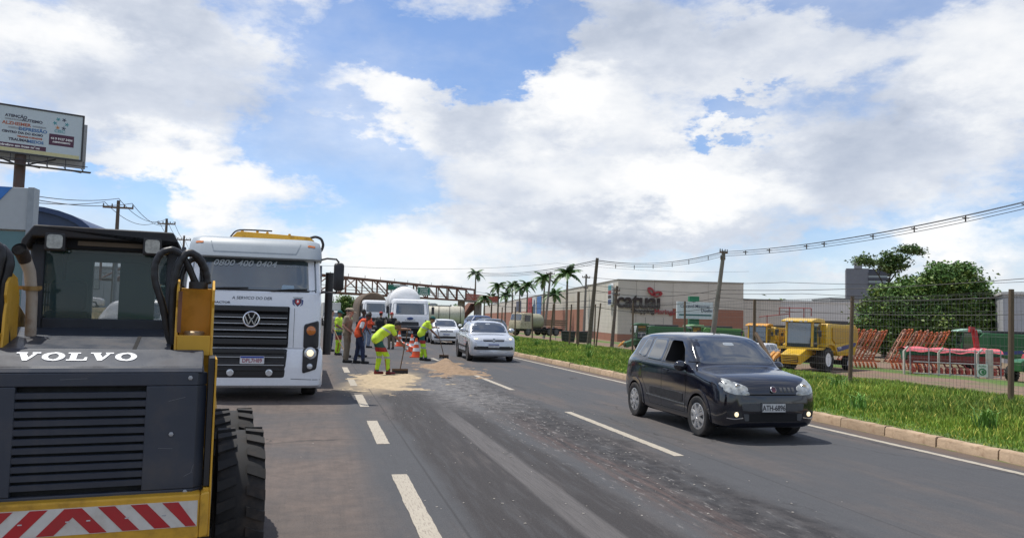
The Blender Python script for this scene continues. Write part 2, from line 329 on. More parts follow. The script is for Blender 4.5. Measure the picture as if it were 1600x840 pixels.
def road_mat():
    m = bpy.data.materials.new('asphalt'); m.use_nodes = True; t = NT(m.node_tree); p = m.node_tree.nodes['Principled BSDF']
    co = t.node('ShaderNodeTexCoord').outputs['Object']; s = t.sep(co)
    fine = t.noise(co, 90, 3, .7); med = t.noise(co, 5, 6, .65); lg = t.noise(co, .45, 6, .6)
    strk = t.noise(t.mapping(co, sc=(8, .45, 1)), 1.6, 7, .68)
    strk2 = t.noise(t.mapping(co, sc=(24, .7, 1)), 2.0, 6, .72)
    wob = t.math('MULTIPLY', t.math('SUBTRACT', t.noise(t.mapping(co, sc=(1, .5, 1)), .9, 5, .6), .5), .5)
    X = t.math('ADD', s[0], wob); Y = s[1]
    def band(x0, x1, soft=.15, src=None):
        src = src or X
        return t.math('MULTIPLY', t.mapr(src, x0-soft, x0+soft), t.mapr(src, x1+soft, x1-soft))
    grey = t.mix(med, (.058, .060, .066, 1), (.078, .079, .084, 1))
    brown = t.mix(t.mapr(med, .3, .7), (.108, .084, .072, 1), (.152, .117, .098, 1))
    # reddish dust lies on the closed lane and in soft patches elsewhere
    fb = t.math('MAXIMUM', t.math('MULTIPLY', t.mapr(X, .75, .3), t.mapr(lg, .30, .58, .25, 1)), t.math('MULTIPLY', t.mapr(t.noise(t.mapping(co, sc=(1.3, .22, 1)), .8, 7, .62), .44, .66), .55))
    c = t.mix(fb, grey, brown)
    c = t.mix(t.math('MULTIPLY', t.mapr(strk, .42, .72), .28), c, (.045, .044, .046, 1))
    near = t.mapr(Y, 17.5, 12.5)
    # oil spill swept along the middle lane
    oil = t.math('MULTIPLY', t.math('MULTIPLY', band(1.30, 2.75, .10), t.mapr(Y, 17.6, 15.6)), t.mapr(strk, .30, .56, .35, 1))
    c = t.mix(oil, c, t.mix(strk2, (.011, .0095, .0095, 1), (.036, .028, .026, 1)))
    trk = t.math('MULTIPLY', band(2.06, 2.36, .03, t.math('ADD', s[0], t.math('MULTIPLY', wob, .12))), t.math('MULTIPLY', t.mapr(Y, 14.5, 11.5), t.mapr(strk2, .3, .6, .45, 1)))
    c = t.mix(trk, c, (.105, .096, .093, 1))
    rough2 = t.math('MULTIPLY', t.math('MULTIPLY', band(3.1, 4.15, .2), t.mapr(Y, 20.5, 18)), t.mapr(t.noise(t.mapping(co, sc=(2.2, .5, 1)), 2.2, 6, .65), .32, .56, .25, 1))
    c = t.mix(rough2, c, t.mix(t.mapr(med, .35, .65), (.012, .011, .013, 1), (.045, .041, .042, 1)))
    red = t.math('MULTIPLY', band(3.0, 3.45, .12), t.math('MULTIPLY', t.mapr(Y, 14, 9), t.mapr(strk, .4, .62)))
    c = t.mix(t.math('MULTIPLY', red, .6), c, (.115, .072, .062, 1))
    # pale absorbent powder flecks
    fl = t.noise(t.mapping(co, sc=(3.2, .7, 1)), 5, 7, .74)
    zone = t.math('MAXIMUM', t.math('MULTIPLY', band(2.75, 4.1, .35), t.mapr(Y, 7, 14, .35, 1)), t.math('MULTIPLY', band(1.5, 2.2, .2), .05))
    zone = t.math('MULTIPLY', zone, t.mapr(Y, 24, 20))
    pw = t.math('MULTIPLY', zone, t.mapr(fl, .56, .665))
    c = t.mix(pw, c, (.38, .36, .34, 1))
    haze = t.math('MULTIPLY', t.math('MULTIPLY', band(2.3, 3.9, .4), t.math('MULTIPLY', t.mapr(Y, 12, 15.5), t.mapr(Y, 22, 19))), t.mapr(med, .35, .65, .1, .65))
    c = t.mix(haze, c, (.24, .23, .225, 1))
    # sawdust trodden round the heaps
    q = t.vmath('LENGTH', t.mapping(t.vmath('ADD', co, t.comb(t.math('MULTIPLY', wob, 2.2), t.math('MULTIPLY', wob, 5))), (1.75, 19.6, 0), (0, 0, R(-12)), (.92, 3.8, 1), 'TEXTURE'))
    saw = t.math('MULTIPLY', t.mapr(q, 1.15, .55), t.mapr(med, .25, .55, .55, 1))
    q2 = t.vmath('LENGTH', t.mapping(t.vmath('ADD', co, t.comb(wob, t.math('MULTIPLY', wob, 4))), (3.95, 23.6, 0), (0, 0, R(5)), (.6, 2.6, 1), 'TEXTURE'))
    saw = t.math('MAXIMUM', saw, t.math('MULTIPLY', t.mapr(q2, 1.2, .5), .8))
    c = t.mix(saw, c, t.mix(med, (.31, .235, .145, 1), (.44, .35, .235, 1)))
    # long construction joints and hairline cracks
    vor = t.node('ShaderNodeTexVoronoi', feature='DISTANCE_TO_EDGE'); t.put(vor.inputs['Vector'], t.mapping(t.vmath('ADD', co, t.vmath('MULTIPLY', t.noise(co, 1.5, 4, .6, color=True), (.9, .9, 0))), sc=(.5, .16, 1))); vor.inputs['Scale'].default_value = 1.0
    crk = t.math('MULTIPLY', t.mapr(vor.outputs['Distance'], .012, .003), t.mapr(lg, .48, .6))
    jn = t.math('MAXIMUM', band(1.17, 1.19, .012, t.math('ADD', s[0], t.math('MULTIPLY', wob, .05))), band(4.72, 4.735, .012, t.math('ADD', s[0], t.math('MULTIPLY', wob, .05))))
    c = t.mix(t.math('MULTIPLY', t.math('MAXIMUM', crk, jn), .6), c, (.018, .017, .017, 1))
    agg = t.noise(co, 38, 3, .75)
    c = t.mix(t.mapr(agg, .56, .72, 0, .30), c, (.16, .155, .15, 1)); c = t.mix(t.mapr(agg, .44, .3, 0, .35), c, (.025, .024, .024, 1))
    # earth washed against the kerb
    c = t.mix(t.math('MULTIPLY', t.mapr(X, 8.0, 8.2), .85), c, t.mix(med, (.10, .066, .05, 1), (.16, .115, .085, 1)))
    c = t.mix(t.math('MULTIPLY', t.mapr(fine, .35, .75), .22), c, (.15, .145, .14, 1))
    c = t.mix(t.math('MULTIPLY', t.mapr(fine, .55, .3), .25), c, (.02, .02, .02, 1))
    t.put(p.inputs['Base Color'], c)
    t.put(p.inputs['Roughness'], t.math('SUBTRACT', .88, t.math('MULTIPLY', oil, .16)))
    p.inputs['Specular IOR Level'].default_value = .35
    b = t.node('ShaderNodeBump'); b.inputs['Strength'].default_value = .35; b.inputs['Distance'].default_value = .012
    t.put(b.inputs['Height'], t.math('ADD', fine, t.math('MULTIPLY', t.math('MULTIPLY', rough2, med), 3))); t.l.new(b.outputs[0], p.inputs['Normal'])
    return m
kind(sheet('road', np.array([-12.0, 8.40]), np.array([-40, 0, 40, 120, 420.]), lambda x, y: x*0, road_mat(), False), 'structure')

def paint_mat():
    m = bpy.data.materials.new('road_paint'); m.use_nodes = True; t = NT(m.node_tree); p = m.node_tree.nodes['Principled BSDF']
    co = t.node('ShaderNodeTexCoord').outputs['Object']
    n = t.noise(t.mapping(co, sc=(26, 3, 1)), 3, 7, .78); n2 = t.noise(co, 2, 4, .6); n3 = t.noise(co, 40, 3, .7)
    c = t.mix(n2, (.36, .315, .245, 1), (.47, .425, .345, 1)); c = t.mix(t.mapr(n3, .5, .75, 0, .5), c, (.2, .18, .16, 1))
    c = t.mix(t.mapr(n, .50, .66, 0, .85), c, (.13, .092, .086, 1))
    t.put(p.inputs['Base Color'], c); p.inputs['Roughness'].default_value = .75; return m
M_PAINT = paint_mat()
def line(name, x0, x1, y0, y1):
    mb = MB(); n = max(2, int((y1-y0)/.12)); e = []
    for i in range(n+1):
        y = y0+(y1-y0)*i/n
        j0, j1 = random.uniform(-.005, .005), random.uniform(-.005, .005)
        e.append((x0+j0, x1+j1, y))
    mb.loft([[(a, y, .004), (b, y, .004)] for a, b, y in e], False, False)
    o = mb.build(name, M_PAINT, sm=0); return kind(o, 'structure')
for y0, y1 in ((1.9, 4.0), (5.7, 8.1), (10.0, 12.17), (14.0, 16.1), (18, 20.2), (22, 24.2)): line('lane_dash', .81, .97, y0, y1)
for y0, y1 in ((.4, 4.6), (8.77, 13.12), (17.1, 21.3), (25.6, 29.8), (34, 38.3), (42.5, 46.8)): line('lane_dash', 4.33, 4.46, y0, y1)
line('edge_line', 7.88, 8.0, -4, 75)

# kerb: single cast blocks with open joints
kr = bpy.data.objects.new('kerb', None); COL.objects.link(kr); kr.location = (8.47, 0, 0); kind(kr, 'structure')
M_KERB = mat('kerb_concrete', (.40, .29, .19), .9, var=.22, vs=4, bump=.5, bs=25, dirt=(.20, .12, .07), dirt_amt=.75, dirt_s=6, objvar=.14)
stones = []
for v in range(4):
    mb = MB(); rnd = random.Random(v); rings = []
    for i in range(6):
        y = .004+.984*i/5; a = rnd.uniform(-.006, .006); b = rnd.uniform(-.008, .008)
        rings.append([(-.085+a, y, -.1), (.085, y, -.1), (.085, y, .135+b), (.055, y, .148+b), (-.045+a, y, .148+b), (-.07+a, y, .125+b)])
    mb.loft(rings); stones.append(mb.mesh('kerb_stone', M_KERB, 50))
for i in range(-4, 75):
    place(stones[i % 4], 'kerb_stone', kr, (random.uniform(-.006, .006), i, random.uniform(-.012, .008)), (0, random.uniform(-.015, .015), random.uniform(-.006, .006)))

# sawdust and sand heaps
def vnoise(x, y, s, seed=0):
    from mathutils import noise as mn
    return np.array([mn.fractal(Vector((a*s, b*s, seed)), .9, 2.1, 5) for a, b in zip(x.ravel(), y.ravel())]).reshape(x.shape)
def heap(name, x0, x1, y0, y1, step, bumps, m, seed, base=-.02, amp=.03, ns=1.6):
    xs = np.arange(x0, x1, step); ys = np.arange(y0, y1, step); X, Y = np.meshgrid(xs, ys)
    Z = np.full(X.shape, base)+amp*vnoise(X, Y, ns, seed)+amp*.5*vnoise(X, Y, ns*5, seed+5)
    for bx, by, sx, sy, h in bumps: Z += h*np.exp(-((X-bx)/sx)**2-((Y-by)/sy)**2)
    vs = np.stack([X, Y, np.maximum(Z, -.01)], -1).reshape(-1, 3); nx = len(xs); fs = []
    for j in range(len(ys)-1):
        for i in range(nx-1):
            a = j*nx+i; q = (a, a+1, a+nx+1, a+nx)
            if max(vs[k][2] for k in q) > .004: fs.append(q)
    used = sorted({k for f in fs for k in f}); mp = {k: i for i, k in enumerate(used)}
    me = bpy.data.meshes.new(name); me.from_pydata([tuple(vs[k]) for k in used], [], [tuple(mp[k] for k in f) for f in fs])
    me.materials.append(m); me.shade_smooth(); return place(me, name)
M_SAW = mat('sawdust', (.43, .335, .215), .95, var=.25, vs=8, bump=.8, bs=40)
M_SAND = mat('damp_sand', (.27, .185, .115), .95, var=.3, vs=7, bump=1, bs=30)
o = heap('sawdust', .6, 3.4, 15.8, 24.5, .06, [(1.65, 18.3, .52, 1.4, .05), (2.05, 20.5, .5, 1.6, .045), (1.4, 20.3, .5, 1.2, .03), (2.35, 20.6, .28, .5, .07)], M_SAW, 3)
kind(o, 'stuff')
o = heap('sand', 2.9, 5.3, 20.2, 27.2, .06, [(4.05, 22.9, .36, 1.1, .13), (3.95, 24.4, .34, 1.1, .16), (4.3, 25.8, .24, .8, .22), (4.25, 22.0, .28, .6, .06)], M_SAND, 9, amp=.05)
kind(o, 'stuff')
M_CRUMB = mat('road_crumbs', (.36, .33, .29), .9, var=.4, vs=9)
mb = MB()
for i in range(420):
    x = random.choice([random.gauss(3.4, .45), random.gauss(3.6, .6), random.gauss(1.8, .5)]); y = random.uniform(6, 20); s = random.uniform(.003, .010)
    mb.hexa([(x+sx*s*random.uniform(.6, 1.3), y+sy*s*random.uniform(.6, 1.3), z) for z in (.001, s*.7) for sx, sy in ((-1, -1), (1, -1), (1, 1), (-1, 1))])
kind(mb.build('road_debris', M_CRUMB), 'stuff')

# verge grass, blade by blade
def grass_mesh(name, n, m, area, hfun, wid=(.0035, .0075), dens=None):
    x = RNG.uniform(area[0], area[1], n*3); y = area[2]+(area[3]-area[2])*RNG.random(n*3)**1.7
    pr = dens(x, y); keep = RNG.random(n*3) < pr; x = x[keep][:n]; y = y[keep][:n]; n = len(x)
    z = hz(x, y)-.02; h = hfun(x, y)*RNG.uniform(.55, 1.25, n); a = RNG.uniform(0, 2*PI, n); wd = RNG.uniform(*wid, n)*(1+y/18)
    ld = RNG.uniform(0, 2*PI, n); lean = h*RNG.uniform(.05, .55, n)
    dx, dy = np.cos(a)*wd, np.sin(a)*wd; lx, ly = np.cos(ld)*lean, np.sin(ld)*lean
    V = np.empty((n, 5, 3))
    V[:, 0] = np.stack([x-dx, y-dy, z], -1); V[:, 1] = np.stack([x+dx, y+dy, z], -1)
    V[:, 2] = np.stack([x+dx*.8+lx*.35, y+dy*.8+ly*.35, z+h*.6], -1); V[:, 3] = np.stack([x-dx*.8+lx*.35, y-dy*.8+ly*.35, z+h*.6], -1)
    V[:, 4] = np.stack([x+lx, y+ly, z+h*.95], -1)
    b = (np.arange(n)*5)[:, None]
    tris = np.concatenate([b+np.array([0, 1, 2]), b+np.array([0, 2, 3]), b+np.array([3, 2, 4])], 1).reshape(-1, 3)
    me = bpy.data.meshes.new(name); me.vertices.add(n*5); me.vertices.foreach_set('co', V.ravel())
    me.loops.add(len(tris)*3); me.loops.foreach_set('vertex_index', tris.ravel().astype(np.int32))
    me.polygons.add(len(tris)); me.polygons.foreach_set('loop_start', np.arange(0, len(tris)*3, 3, dtype=np.int32))
    me.update(calc_edges=True); me.materials.append(m)
    pat = np.sin(x*1.3+np.sin(y*.7)*2)*.5+np.sin(y*.9+x*.6)*.5
    br = np.clip(1+.22*pat+RNG.normal(0, .2, n), .45, 1.7); yl = np.clip(RNG.normal(.18+.14*pat, .24, n), 0, 1)
    dead = RNG.random(n) < .09
    c = np.stack([br*(1+.9*yl), br*(1+.15*yl), br*(1-.1*yl), np.ones(n)], -1); c[dead] = (3.6, 1.9, 2.6, 1)
    at = me.color_attributes.new('tint', 'FLOAT_COLOR', 'POINT'); at.data.foreach_set('color', np.repeat(c[:, None], 5, 1).ravel())
    return kind(place(me, name), 'stuff')
M_GRASS = mat('grass_blades', (.165, .285, .042), .6, var=.2, vs=.8, tint=1, spec=.3)
def gh(x, y):
    t = np.clip((x-8.6)/2.6, 0, 1); n = .5+.5*np.sin(x*2.1+np.sin(y*1.1)*1.5)*np.sin(y*1.7+x)
    n2 = .5+.5*np.sin(x*5.3+y*1.9)*np.sin(y*4.1-x*2.2)
    return (.045+.075*t+.125*t*n+.09*t*n2)*np.where(x > 13.6, .55, 1)
grass_mesh('verge_grass', 340000, M_GRASS, (8.58, 16.5, 5.5, 62), gh, dens=lambda x, y: np.clip(.35+.65*np.clip((x-8.6)/1.2, 0, 1), 0, 1))
# taller tussocks that stand out of the verge
mb = MB()
def tussock(cx, cy, n, h):
    for i in range(n):
        a = random.uniform(0, 2*PI); r = random.uniform(0, .18); hh = h*random.uniform(.6, 1.1); x, y = cx+r*math.cos(a), cy+r*math.sin(a); z = float(hz(x, y))
        b = random.uniform(0, 2*PI); w_ = .011; l = hh*random.uniform(.25, .7); ux, uy = -math.sin(b)*w_, math.cos(b)*w_
        P0 = (x-ux, y-uy, z); P1 = (x+ux, y+uy, z); m1 = (x+math.cos(b)*l*.4, y+math.sin(b)*l*.4, z+hh*.7)
        tip = (x+math.cos(b)*l, y+math.sin(b)*l, z+hh*.8)
        mb.add([P0, P1, (m1[0]+ux, m1[1]+uy, m1[2]), (m1[0]-ux, m1[1]-uy, m1[2]), tip], [(0, 1, 2, 3), (3, 2, 4)])
for cx, cy, n, h in ((10.6, 23.6, 60, .85), (11.2, 24.8, 40, .7), (10.2, 28, 40, .5), (9.7, 12.2, 40, .4), (9.9, 9.6, 45, .42), (11.4, 15, 50, .5), (12.2, 19, 50, .55), (11.8, 10.5, 50, .5), (12.6, 8.8, 40, .5), (10.7, 17.4, 40, .42), (12, 33, 50, .6), (11, 38, 50, .6), (11.5, 44, 50, .6)): tussock(cx, cy, n, h)
kind(mb.build('tall_grass', mat('tussock_blades', (.12, .25, .035), .55, var=.35, vs=2), sm=0), 'stuff')
# ================================================================== cars
def pchip(x, y, xi):
    x = np.asarray(x, float); y = np.asarray(y, float); h = np.diff(x); dl = np.diff(y)/h; n = len(x); m = np.zeros(n)
    for i in range(1, n-1):
        if dl[i-1]*dl[i] > 0:
            w1 = 2*h[i]+h[i-1]; w2 = h[i]+2*h[i-1]; m[i] = (w1+w2)/(w1/dl[i-1]+w2/dl[i])
    m[0], m[-1] = dl[0], dl[-1]
    k = np.clip(np.searchsorted(x, xi)-1, 0, n-2); t = (xi-x[k])/h[k]; hk = h[k]
    return (2*t**3-3*t**2+1)*y[k]+(t**3-2*t**2+t)*hk*m[k]+(-2*t**3+3*t**2)*y[k+1]+(t**3-t**2)*hk*m[k+1]
def crom(P, sub):
    P = [np.array(p, float) for p in P]; out = []
    for i in range(len(P)-1):
        a, b, c, d_ = P[max(i-1, 0)], P[i], P[i+1], P[min(i+2, len(P)-1)]
        for k in range(sub):
            t = k/sub; m0 = (c-a)*.42; m1 = (d_-b)*.42
            out.append((2*t**3-3*t**2+1)*b+(t**3-2*t**2+t)*m0+(-2*t**3+3*t**2)*c+(t**3-t**2)*m1)
    out.append(P[-1]); return out
def body_mb(st, wheels, ar, ny=150, sub=4):
    ys = [s[0] for s in st]; L_ = ys[-1]; yi = np.linspace(ys[0], L_, ny)
    C = np.array([[p for p in s[1]] for s in st]); npnt = C.shape[1]
    D = np.zeros((ny, npnt, 2))
    for j in range(npnt):
        for k in range(2): D[:, j, k] = pchip(ys, C[:, j, k], yi)
    rings = []
    for i, y in enumerate(yi):
        half = crom(D[i], sub); lift = 0
        for wy, wz in wheels:
            if abs(y-wy) < ar: lift = max(lift, wz+math.sqrt(ar*ar-(y-wy)**2))
        half = [(p[0], max(p[1], lift)) for p in half]
        ring = [(x, y-L_/2, z) for x, z in half]+[(-x, y-L_/2, z) for x, z in half[-2:0:-1]]
        rings.append(ring)
    mb = MB(); mb.loft(rings); return mb
def bvh_of(mb):
    return BVHTree.FromPolygons([Vector(v) for v in mb.v], mb.f)
DIRS = {'x-': (Vector((-9, 0, 0)), Vector((1, 0, 0))), 'x+': (Vector((9, 0, 0)), Vector((-1, 0, 0))),
        'y-': (Vector((0, -15, 0)), Vector((0, 1, 0))), 'y+': (Vector((0, 15, 0)), Vector((0, -1, 0))), 'z': (Vector((0, 0, 9)), Vector((0, 0, -1)))}
def cast(bvh, d, u, v, off, last=None):
    o, dr = DIRS[d]; p = {'x': Vector((o.x, u, v)), 'y': Vector((u, o.y, v)), 'z': Vector((u, v, o.z))}[d[0]]
    h = bvh.ray_cast(p, dr)
    if h[0] is None:
        if last is None: return None
        q = p.copy(); ax = 'xyz'.index(d[0]); q[ax] = last[ax]; return q
    return h[0]-dr*off
def smooth_outline(poly, r=.25, n=4):
    out = []; N = len(poly)
    for i in range(N):
        a, b, c = (Vector(poly[i-1]), Vector(poly[i]), Vector(poly[(i+1) % N]))
        p, q = b.lerp(a, r), b.lerp(c, r)
        for k in range(n+1):
            t = k/n; out.append(tuple((1-t)**2*p+2*t*(1-t)*b+t*t*q))
    return out
def patch(bvh, d, poly, name, m, parent, off=.006, r=.2, rings=(1, .97, .8, .5, .2), sk=.02):
    ol = smooth_outline(poly, r) if r else list(poly)
    dense = []
    for i in range(len(ol)):
        a, b = Vector(ol[i]), Vector(ol[(i+1) % len(ol)]); n = max(1, int((b-a).length/.08))
        dense += [a.lerp(b, k/n) for k in range(n)]
    c = sum(dense, Vector((0, 0)))/len(dense); R_ = []; last = None
    cc = cast(bvh, d, c.x, c.y, off)
    for f in rings:
        rr = []
        for p in dense:
            q = c+(p-c)*f; h = cast(bvh, d, q.x, q.y, off if f < 1 else off-.004, last or cc); last = h or last; rr.append(h)
        R_.append(rr)
    _, dr = DIRS[d]
    R_.insert(0, [p+dr*sk for p in R_[0]])
    mb = MB(); mb.loft(R_, True, False); n = len(dense); k = len(mb.v); mb.v.append(tuple(cc if cc else R_[-1][0]))
    base = (len(R_)-1)*n
    mb.f += [(base+i, base+(i+1) % n, k) for i in range(n)]
    return mb.build(name, m, parent, sm=50)
def strip(bvh, d, pts, w_, name, m, parent, off=.004, n=14):
    P = []
    for i in range(len(pts)-1):
        a, b = Vector(pts[i]), Vector(pts[i+1]); P += [a.lerp(b, k/n) for k in range(n)]
    P.append(Vector(pts[-1])); rings = []; last = None; _, dr = DIRS[d]
    for i, p in enumerate(P):
        t = (P[min(i+1, len(P)-1)]-P[max(i-1, 0)]).normalized(); nn = Vector((-t.y, t.x))*w_/2
        row = []
        for q in (p-nn, p+nn):
            h = cast(bvh, d, q.x, q.y, off, last); last = h or last; row.append(h)
        if None in row: continue
        rings.append([row[0]+dr*(off+.004), row[0], row[1], row[1]+dr*(off+.004)])
    if len(rings) < 2: return None
    mb = MB(); mb.loft(rings, True, True); return mb.build(name, m, parent, sm=40)
def wheel(parent, x, y, r, w_, side, spokes=8, rim=M_ALLOY, turn=0, name='wheel'):
    mb = MB()
    pr = [(r*.66, -w_*.42), (r*.80, -w_*.5), (r*.93, -w_*.49), (r*.985, -w_*.42), (r, -w_*.3), (r*.995, 0), (r, w_*.3), (r*.985, w_*.42), (r*.93, w_*.49), (r*.80, w_*.5), (r*.66, w_*.42), (r*.64, 0)]
    mb.lathe(pr, (0, 0, 0), (1, 0, 0), 32, True)
    o = mb.build(name, M_RUBBER, parent, loc=(x, y, r), rot=(random.uniform(0, 6), 0, turn))
    s = side; rb = MB()
    rb.lathe([(r*.67, -s*w_*.1), (r*.67, s*w_*.42), (r*.60, s*w_*.44), (r*.585, s*w_*.2)], (0, 0, 0), (1, 0, 0), 32)
    rim_o = None
    for k in range(spokes):
        a = 2*PI*k/spokes; c_, s_ = math.cos(a), math.sin(a)
        i0, i1 = Vector((s*w_*.40, c_*r*.12, s_*r*.12)), Vector((s*w_*.36, c_*r*.62, s_*r*.62))
        rb.bar(i0, i1, r*.17, .03, up=(1, 0, 0))
    rb.lathe([(1e-3, s*w_*.46), (r*.1, s*w_*.45), (r*.17, s*w_*.40), (r*.17, 0)], (0, 0, 0), (1, 0, 0), 16)
    rim_o = rb.build('rim', rim, o, sm=40)
    db = MB(); db.lathe([(1e-3, s*w_*.16), (r*.6, s*w_*.16), (r*.6, s*w_*.06), (1e-3, s*w_*.06)], (0, 0, 0), (1, 0, 0), 24)
    db.build('brake_disc', M_GREY, o)
    return o
def mirror_pair(f):
    for s in (-1, 1): f(s)
def mirror_pod(parent, s, x, y, z, m, sc=1.0):
    mb = MB(); mb.ball((0, 0, 0), (.115*sc, .075*sc, .08*sc), 16, 10)
    mb.v = [(vx, vy*(1 if vy < 0 else .35), vz) for vx, vy, vz in mb.v]
    o = mb.build('wing_mirror', m, parent, loc=(s*(x+.10*sc), y, z))
    a = MB(); a.bar((s*-.16*sc, .01, -.05), (s*-.04, .01, -.03), .05, .035); a.build('mirror_arm', M_BLACK, o, bev=.006)
    g = MB(); g.prism(rounded(.17*sc, .11*sc, .03), 'y', .024, .030); g.build('mirror_glass', M_GLASS, o)
def plate(parent, y, z, txt, fg=M_TXT, bgc=(.55, .56, .55), w_=.40, h=.13, blue=False, x=0):
    mb = MB(); mb.prism(rounded(w_, h, .012), 'y', 0, .006); o = mb.build('number_plate', mat('plate_grey' if not blue else 'plate_white', bgc, .4, var=.04, dirt=DUST, dirt_amt=.2), parent, loc=(x, y, z))
    if blue:
        b = MB(); b.box(-w_/2+.008, w_/2-.008, -.003, 0, h/2-.035, h/2-.006); b.build('plate_band', mat('plate_blue', (.02, .06, .35), .4), o)
        text(txt, h*.72, fg, o, 'plate_text', (0, -.002, -.014), ext=.002, bold=.0012, sx=.86)
    else:
        text(txt, h*.80, fg, o, 'plate_text', (0, -.002, -.006), ext=.002, bold=.0015, sx=.84)
        f = MB(); fr = rounded(w_, h, .012); inn = rounded(w_-.016, h-.016, .008)
        f.loft([[(u, -.002, v) for u, v in fr], [(u, -.002, v) for u, v in inn]], True, False); f.build('plate_border', fg, o, sm=0)
    return o
def round_badge(parent, y, z, r, x=0, vw=False, rim=M_CHROME, face=M_GREY, tilt=0):
    mb = MB(); mb.lathe([(r, .0), (r, -.012), (r*.90, -.016), (r*.84, -.010), (r*.84, 0)], (0, 0, 0), (0, 1, 0), 28, False)
    o = mb.build('badge', rim, parent, loc=(x, y, z), rot=(tilt, 0, 0))
    d_ = MB(); d_.lathe([(1e-3, -.004), (r*.85, -.004), (r*.85, .0)], (0, 0, 0), (0, 1, 0), 24); d_.build('badge_face', face, o)
    if vw:
        b = MB(); t = r*.13
        for pts in ([(-.42, .70), (-.13, .08), (.0, .08)], [(.42, .70), (.13, .08), (0, .08)], [(-.74, .36), (-.34, -.68), (0, .0)], [(.74, .36), (.34, -.68), (0, .0)]):
            for (a, c), (e, f) in zip(pts, pts[1:]): b.bar((a*r, -.010, c*r), (e*r, -.010, f*r), t, .008, up=(0, 1, 0))
        b.build('badge_letters', rim, o, sm=0)
    return o

def paint(name, col, rough=.22, dirt_amt=.2, metal=0):
    return mat(name, col, rough, metal, var=.05, coat=.9, dirt=(.22, .15, .10), dirt_amt=dirt_amt, dirt_s=2.2, drough=False)

UNO = [
 (0.00, [(0, .30), (.40, .30), (.54, .33), (.60, .46), (.585, .60), (.54, .68), (.45, .71), (.25, .725), (0, .73)]),
 (0.05, [(0, .23), (.50, .23), (.66, .29), (.715, .47), (.70, .65), (.65, .74), (.51, .78), (.27, .80), (0, .805)]),
 (0.14, [(0, .20), (.58, .20), (.74, .27), (.785, .48), (.765, .71), (.705, .81), (.55, .85), (.29, .868), (0, .873)]),
 (0.30, [(0, .19), (.62, .19), (.785, .26), (.812, .50), (.792, .78), (.728, .875), (.575, .905), (.31, .92), (0, .925)]),
 (0.62, [(0, .18), (.64, .18), (.795, .25), (.818, .52), (.803, .83), (.74, .915), (.60, .945), (.32, .965), (0, .97)]),
 (0.90, [(0, .18), (.64, .18), (.795, .25), (.818, .53), (.805, .88), (.745, .955), (.63, .985), (.34, 1.01), (0, 1.015)]),
 (1.08, [(0, .18), (.64, .18), (.795, .25), (.818, .54), (.805, .90), (.735, 1.02), (.66, 1.12), (.36, 1.16), (0, 1.17)]),
 (1.46, [(0, .18), (.64, .18), (.795, .25), (.818, .55), (.805, .92), (.715, 1.17), (.60, 1.375), (.34, 1.425), (0, 1.435)]),
 (1.60, [(0, .18), (.64, .18), (.795, .25), (.818, .55), (.805, .925), (.708, 1.18), (.592, 1.40), (.33, 1.45), (0, 1.462)]),
 (2.10, [(0, .18), (.64, .18), (.795, .25), (.818, .56), (.805, .94), (.705, 1.19), (.588, 1.42), (.33, 1.47), (0, 1.482)]),
 (2.85, [(0, .18), (.64, .18), (.795, .25), (.818, .58), (.802, .96), (.698, 1.19), (.578, 1.41), (.32, 1.46), (0, 1.472)]),
 (3.32, [(0, .20), (.62, .20), (.78, .28), (.808, .60), (.782, .97), (.675, 1.18), (.555, 1.375), (.31, 1.42), (0, 1.43)]),
 (3.56, [(0, .24), (.60, .24), (.76, .31), (.79, .60), (.755, .95), (.66, 1.08), (.575, 1.17), (.31, 1.21), (0, 1.22)]),
 (3.71, [(0, .27), (.58, .27), (.72, .33), (.745, .58), (.715, .80), (.66, .88), (.58, .93), (.31, .95), (0, .96)]),
 (3.77, [(0, .33), (.50, .33), (.64, .38), (.67, .55), (.64, .66), (.60, .70), (.52, .73), (.29, .74), (0, .745)])]

def restation(st, L, W, H, hood=0.0, belt=0.0):
    l0, w0, h0 = st[-1][0], .818, 1.482
    return [(y*L/l0, [(x*W/2/w0, (z*H/h0)+hood*math.exp(-((y-.35)/.45)**2)*(1 if j > 3 else 0)) for j, (x, z) in enumerate(p)]) for y, p in st]

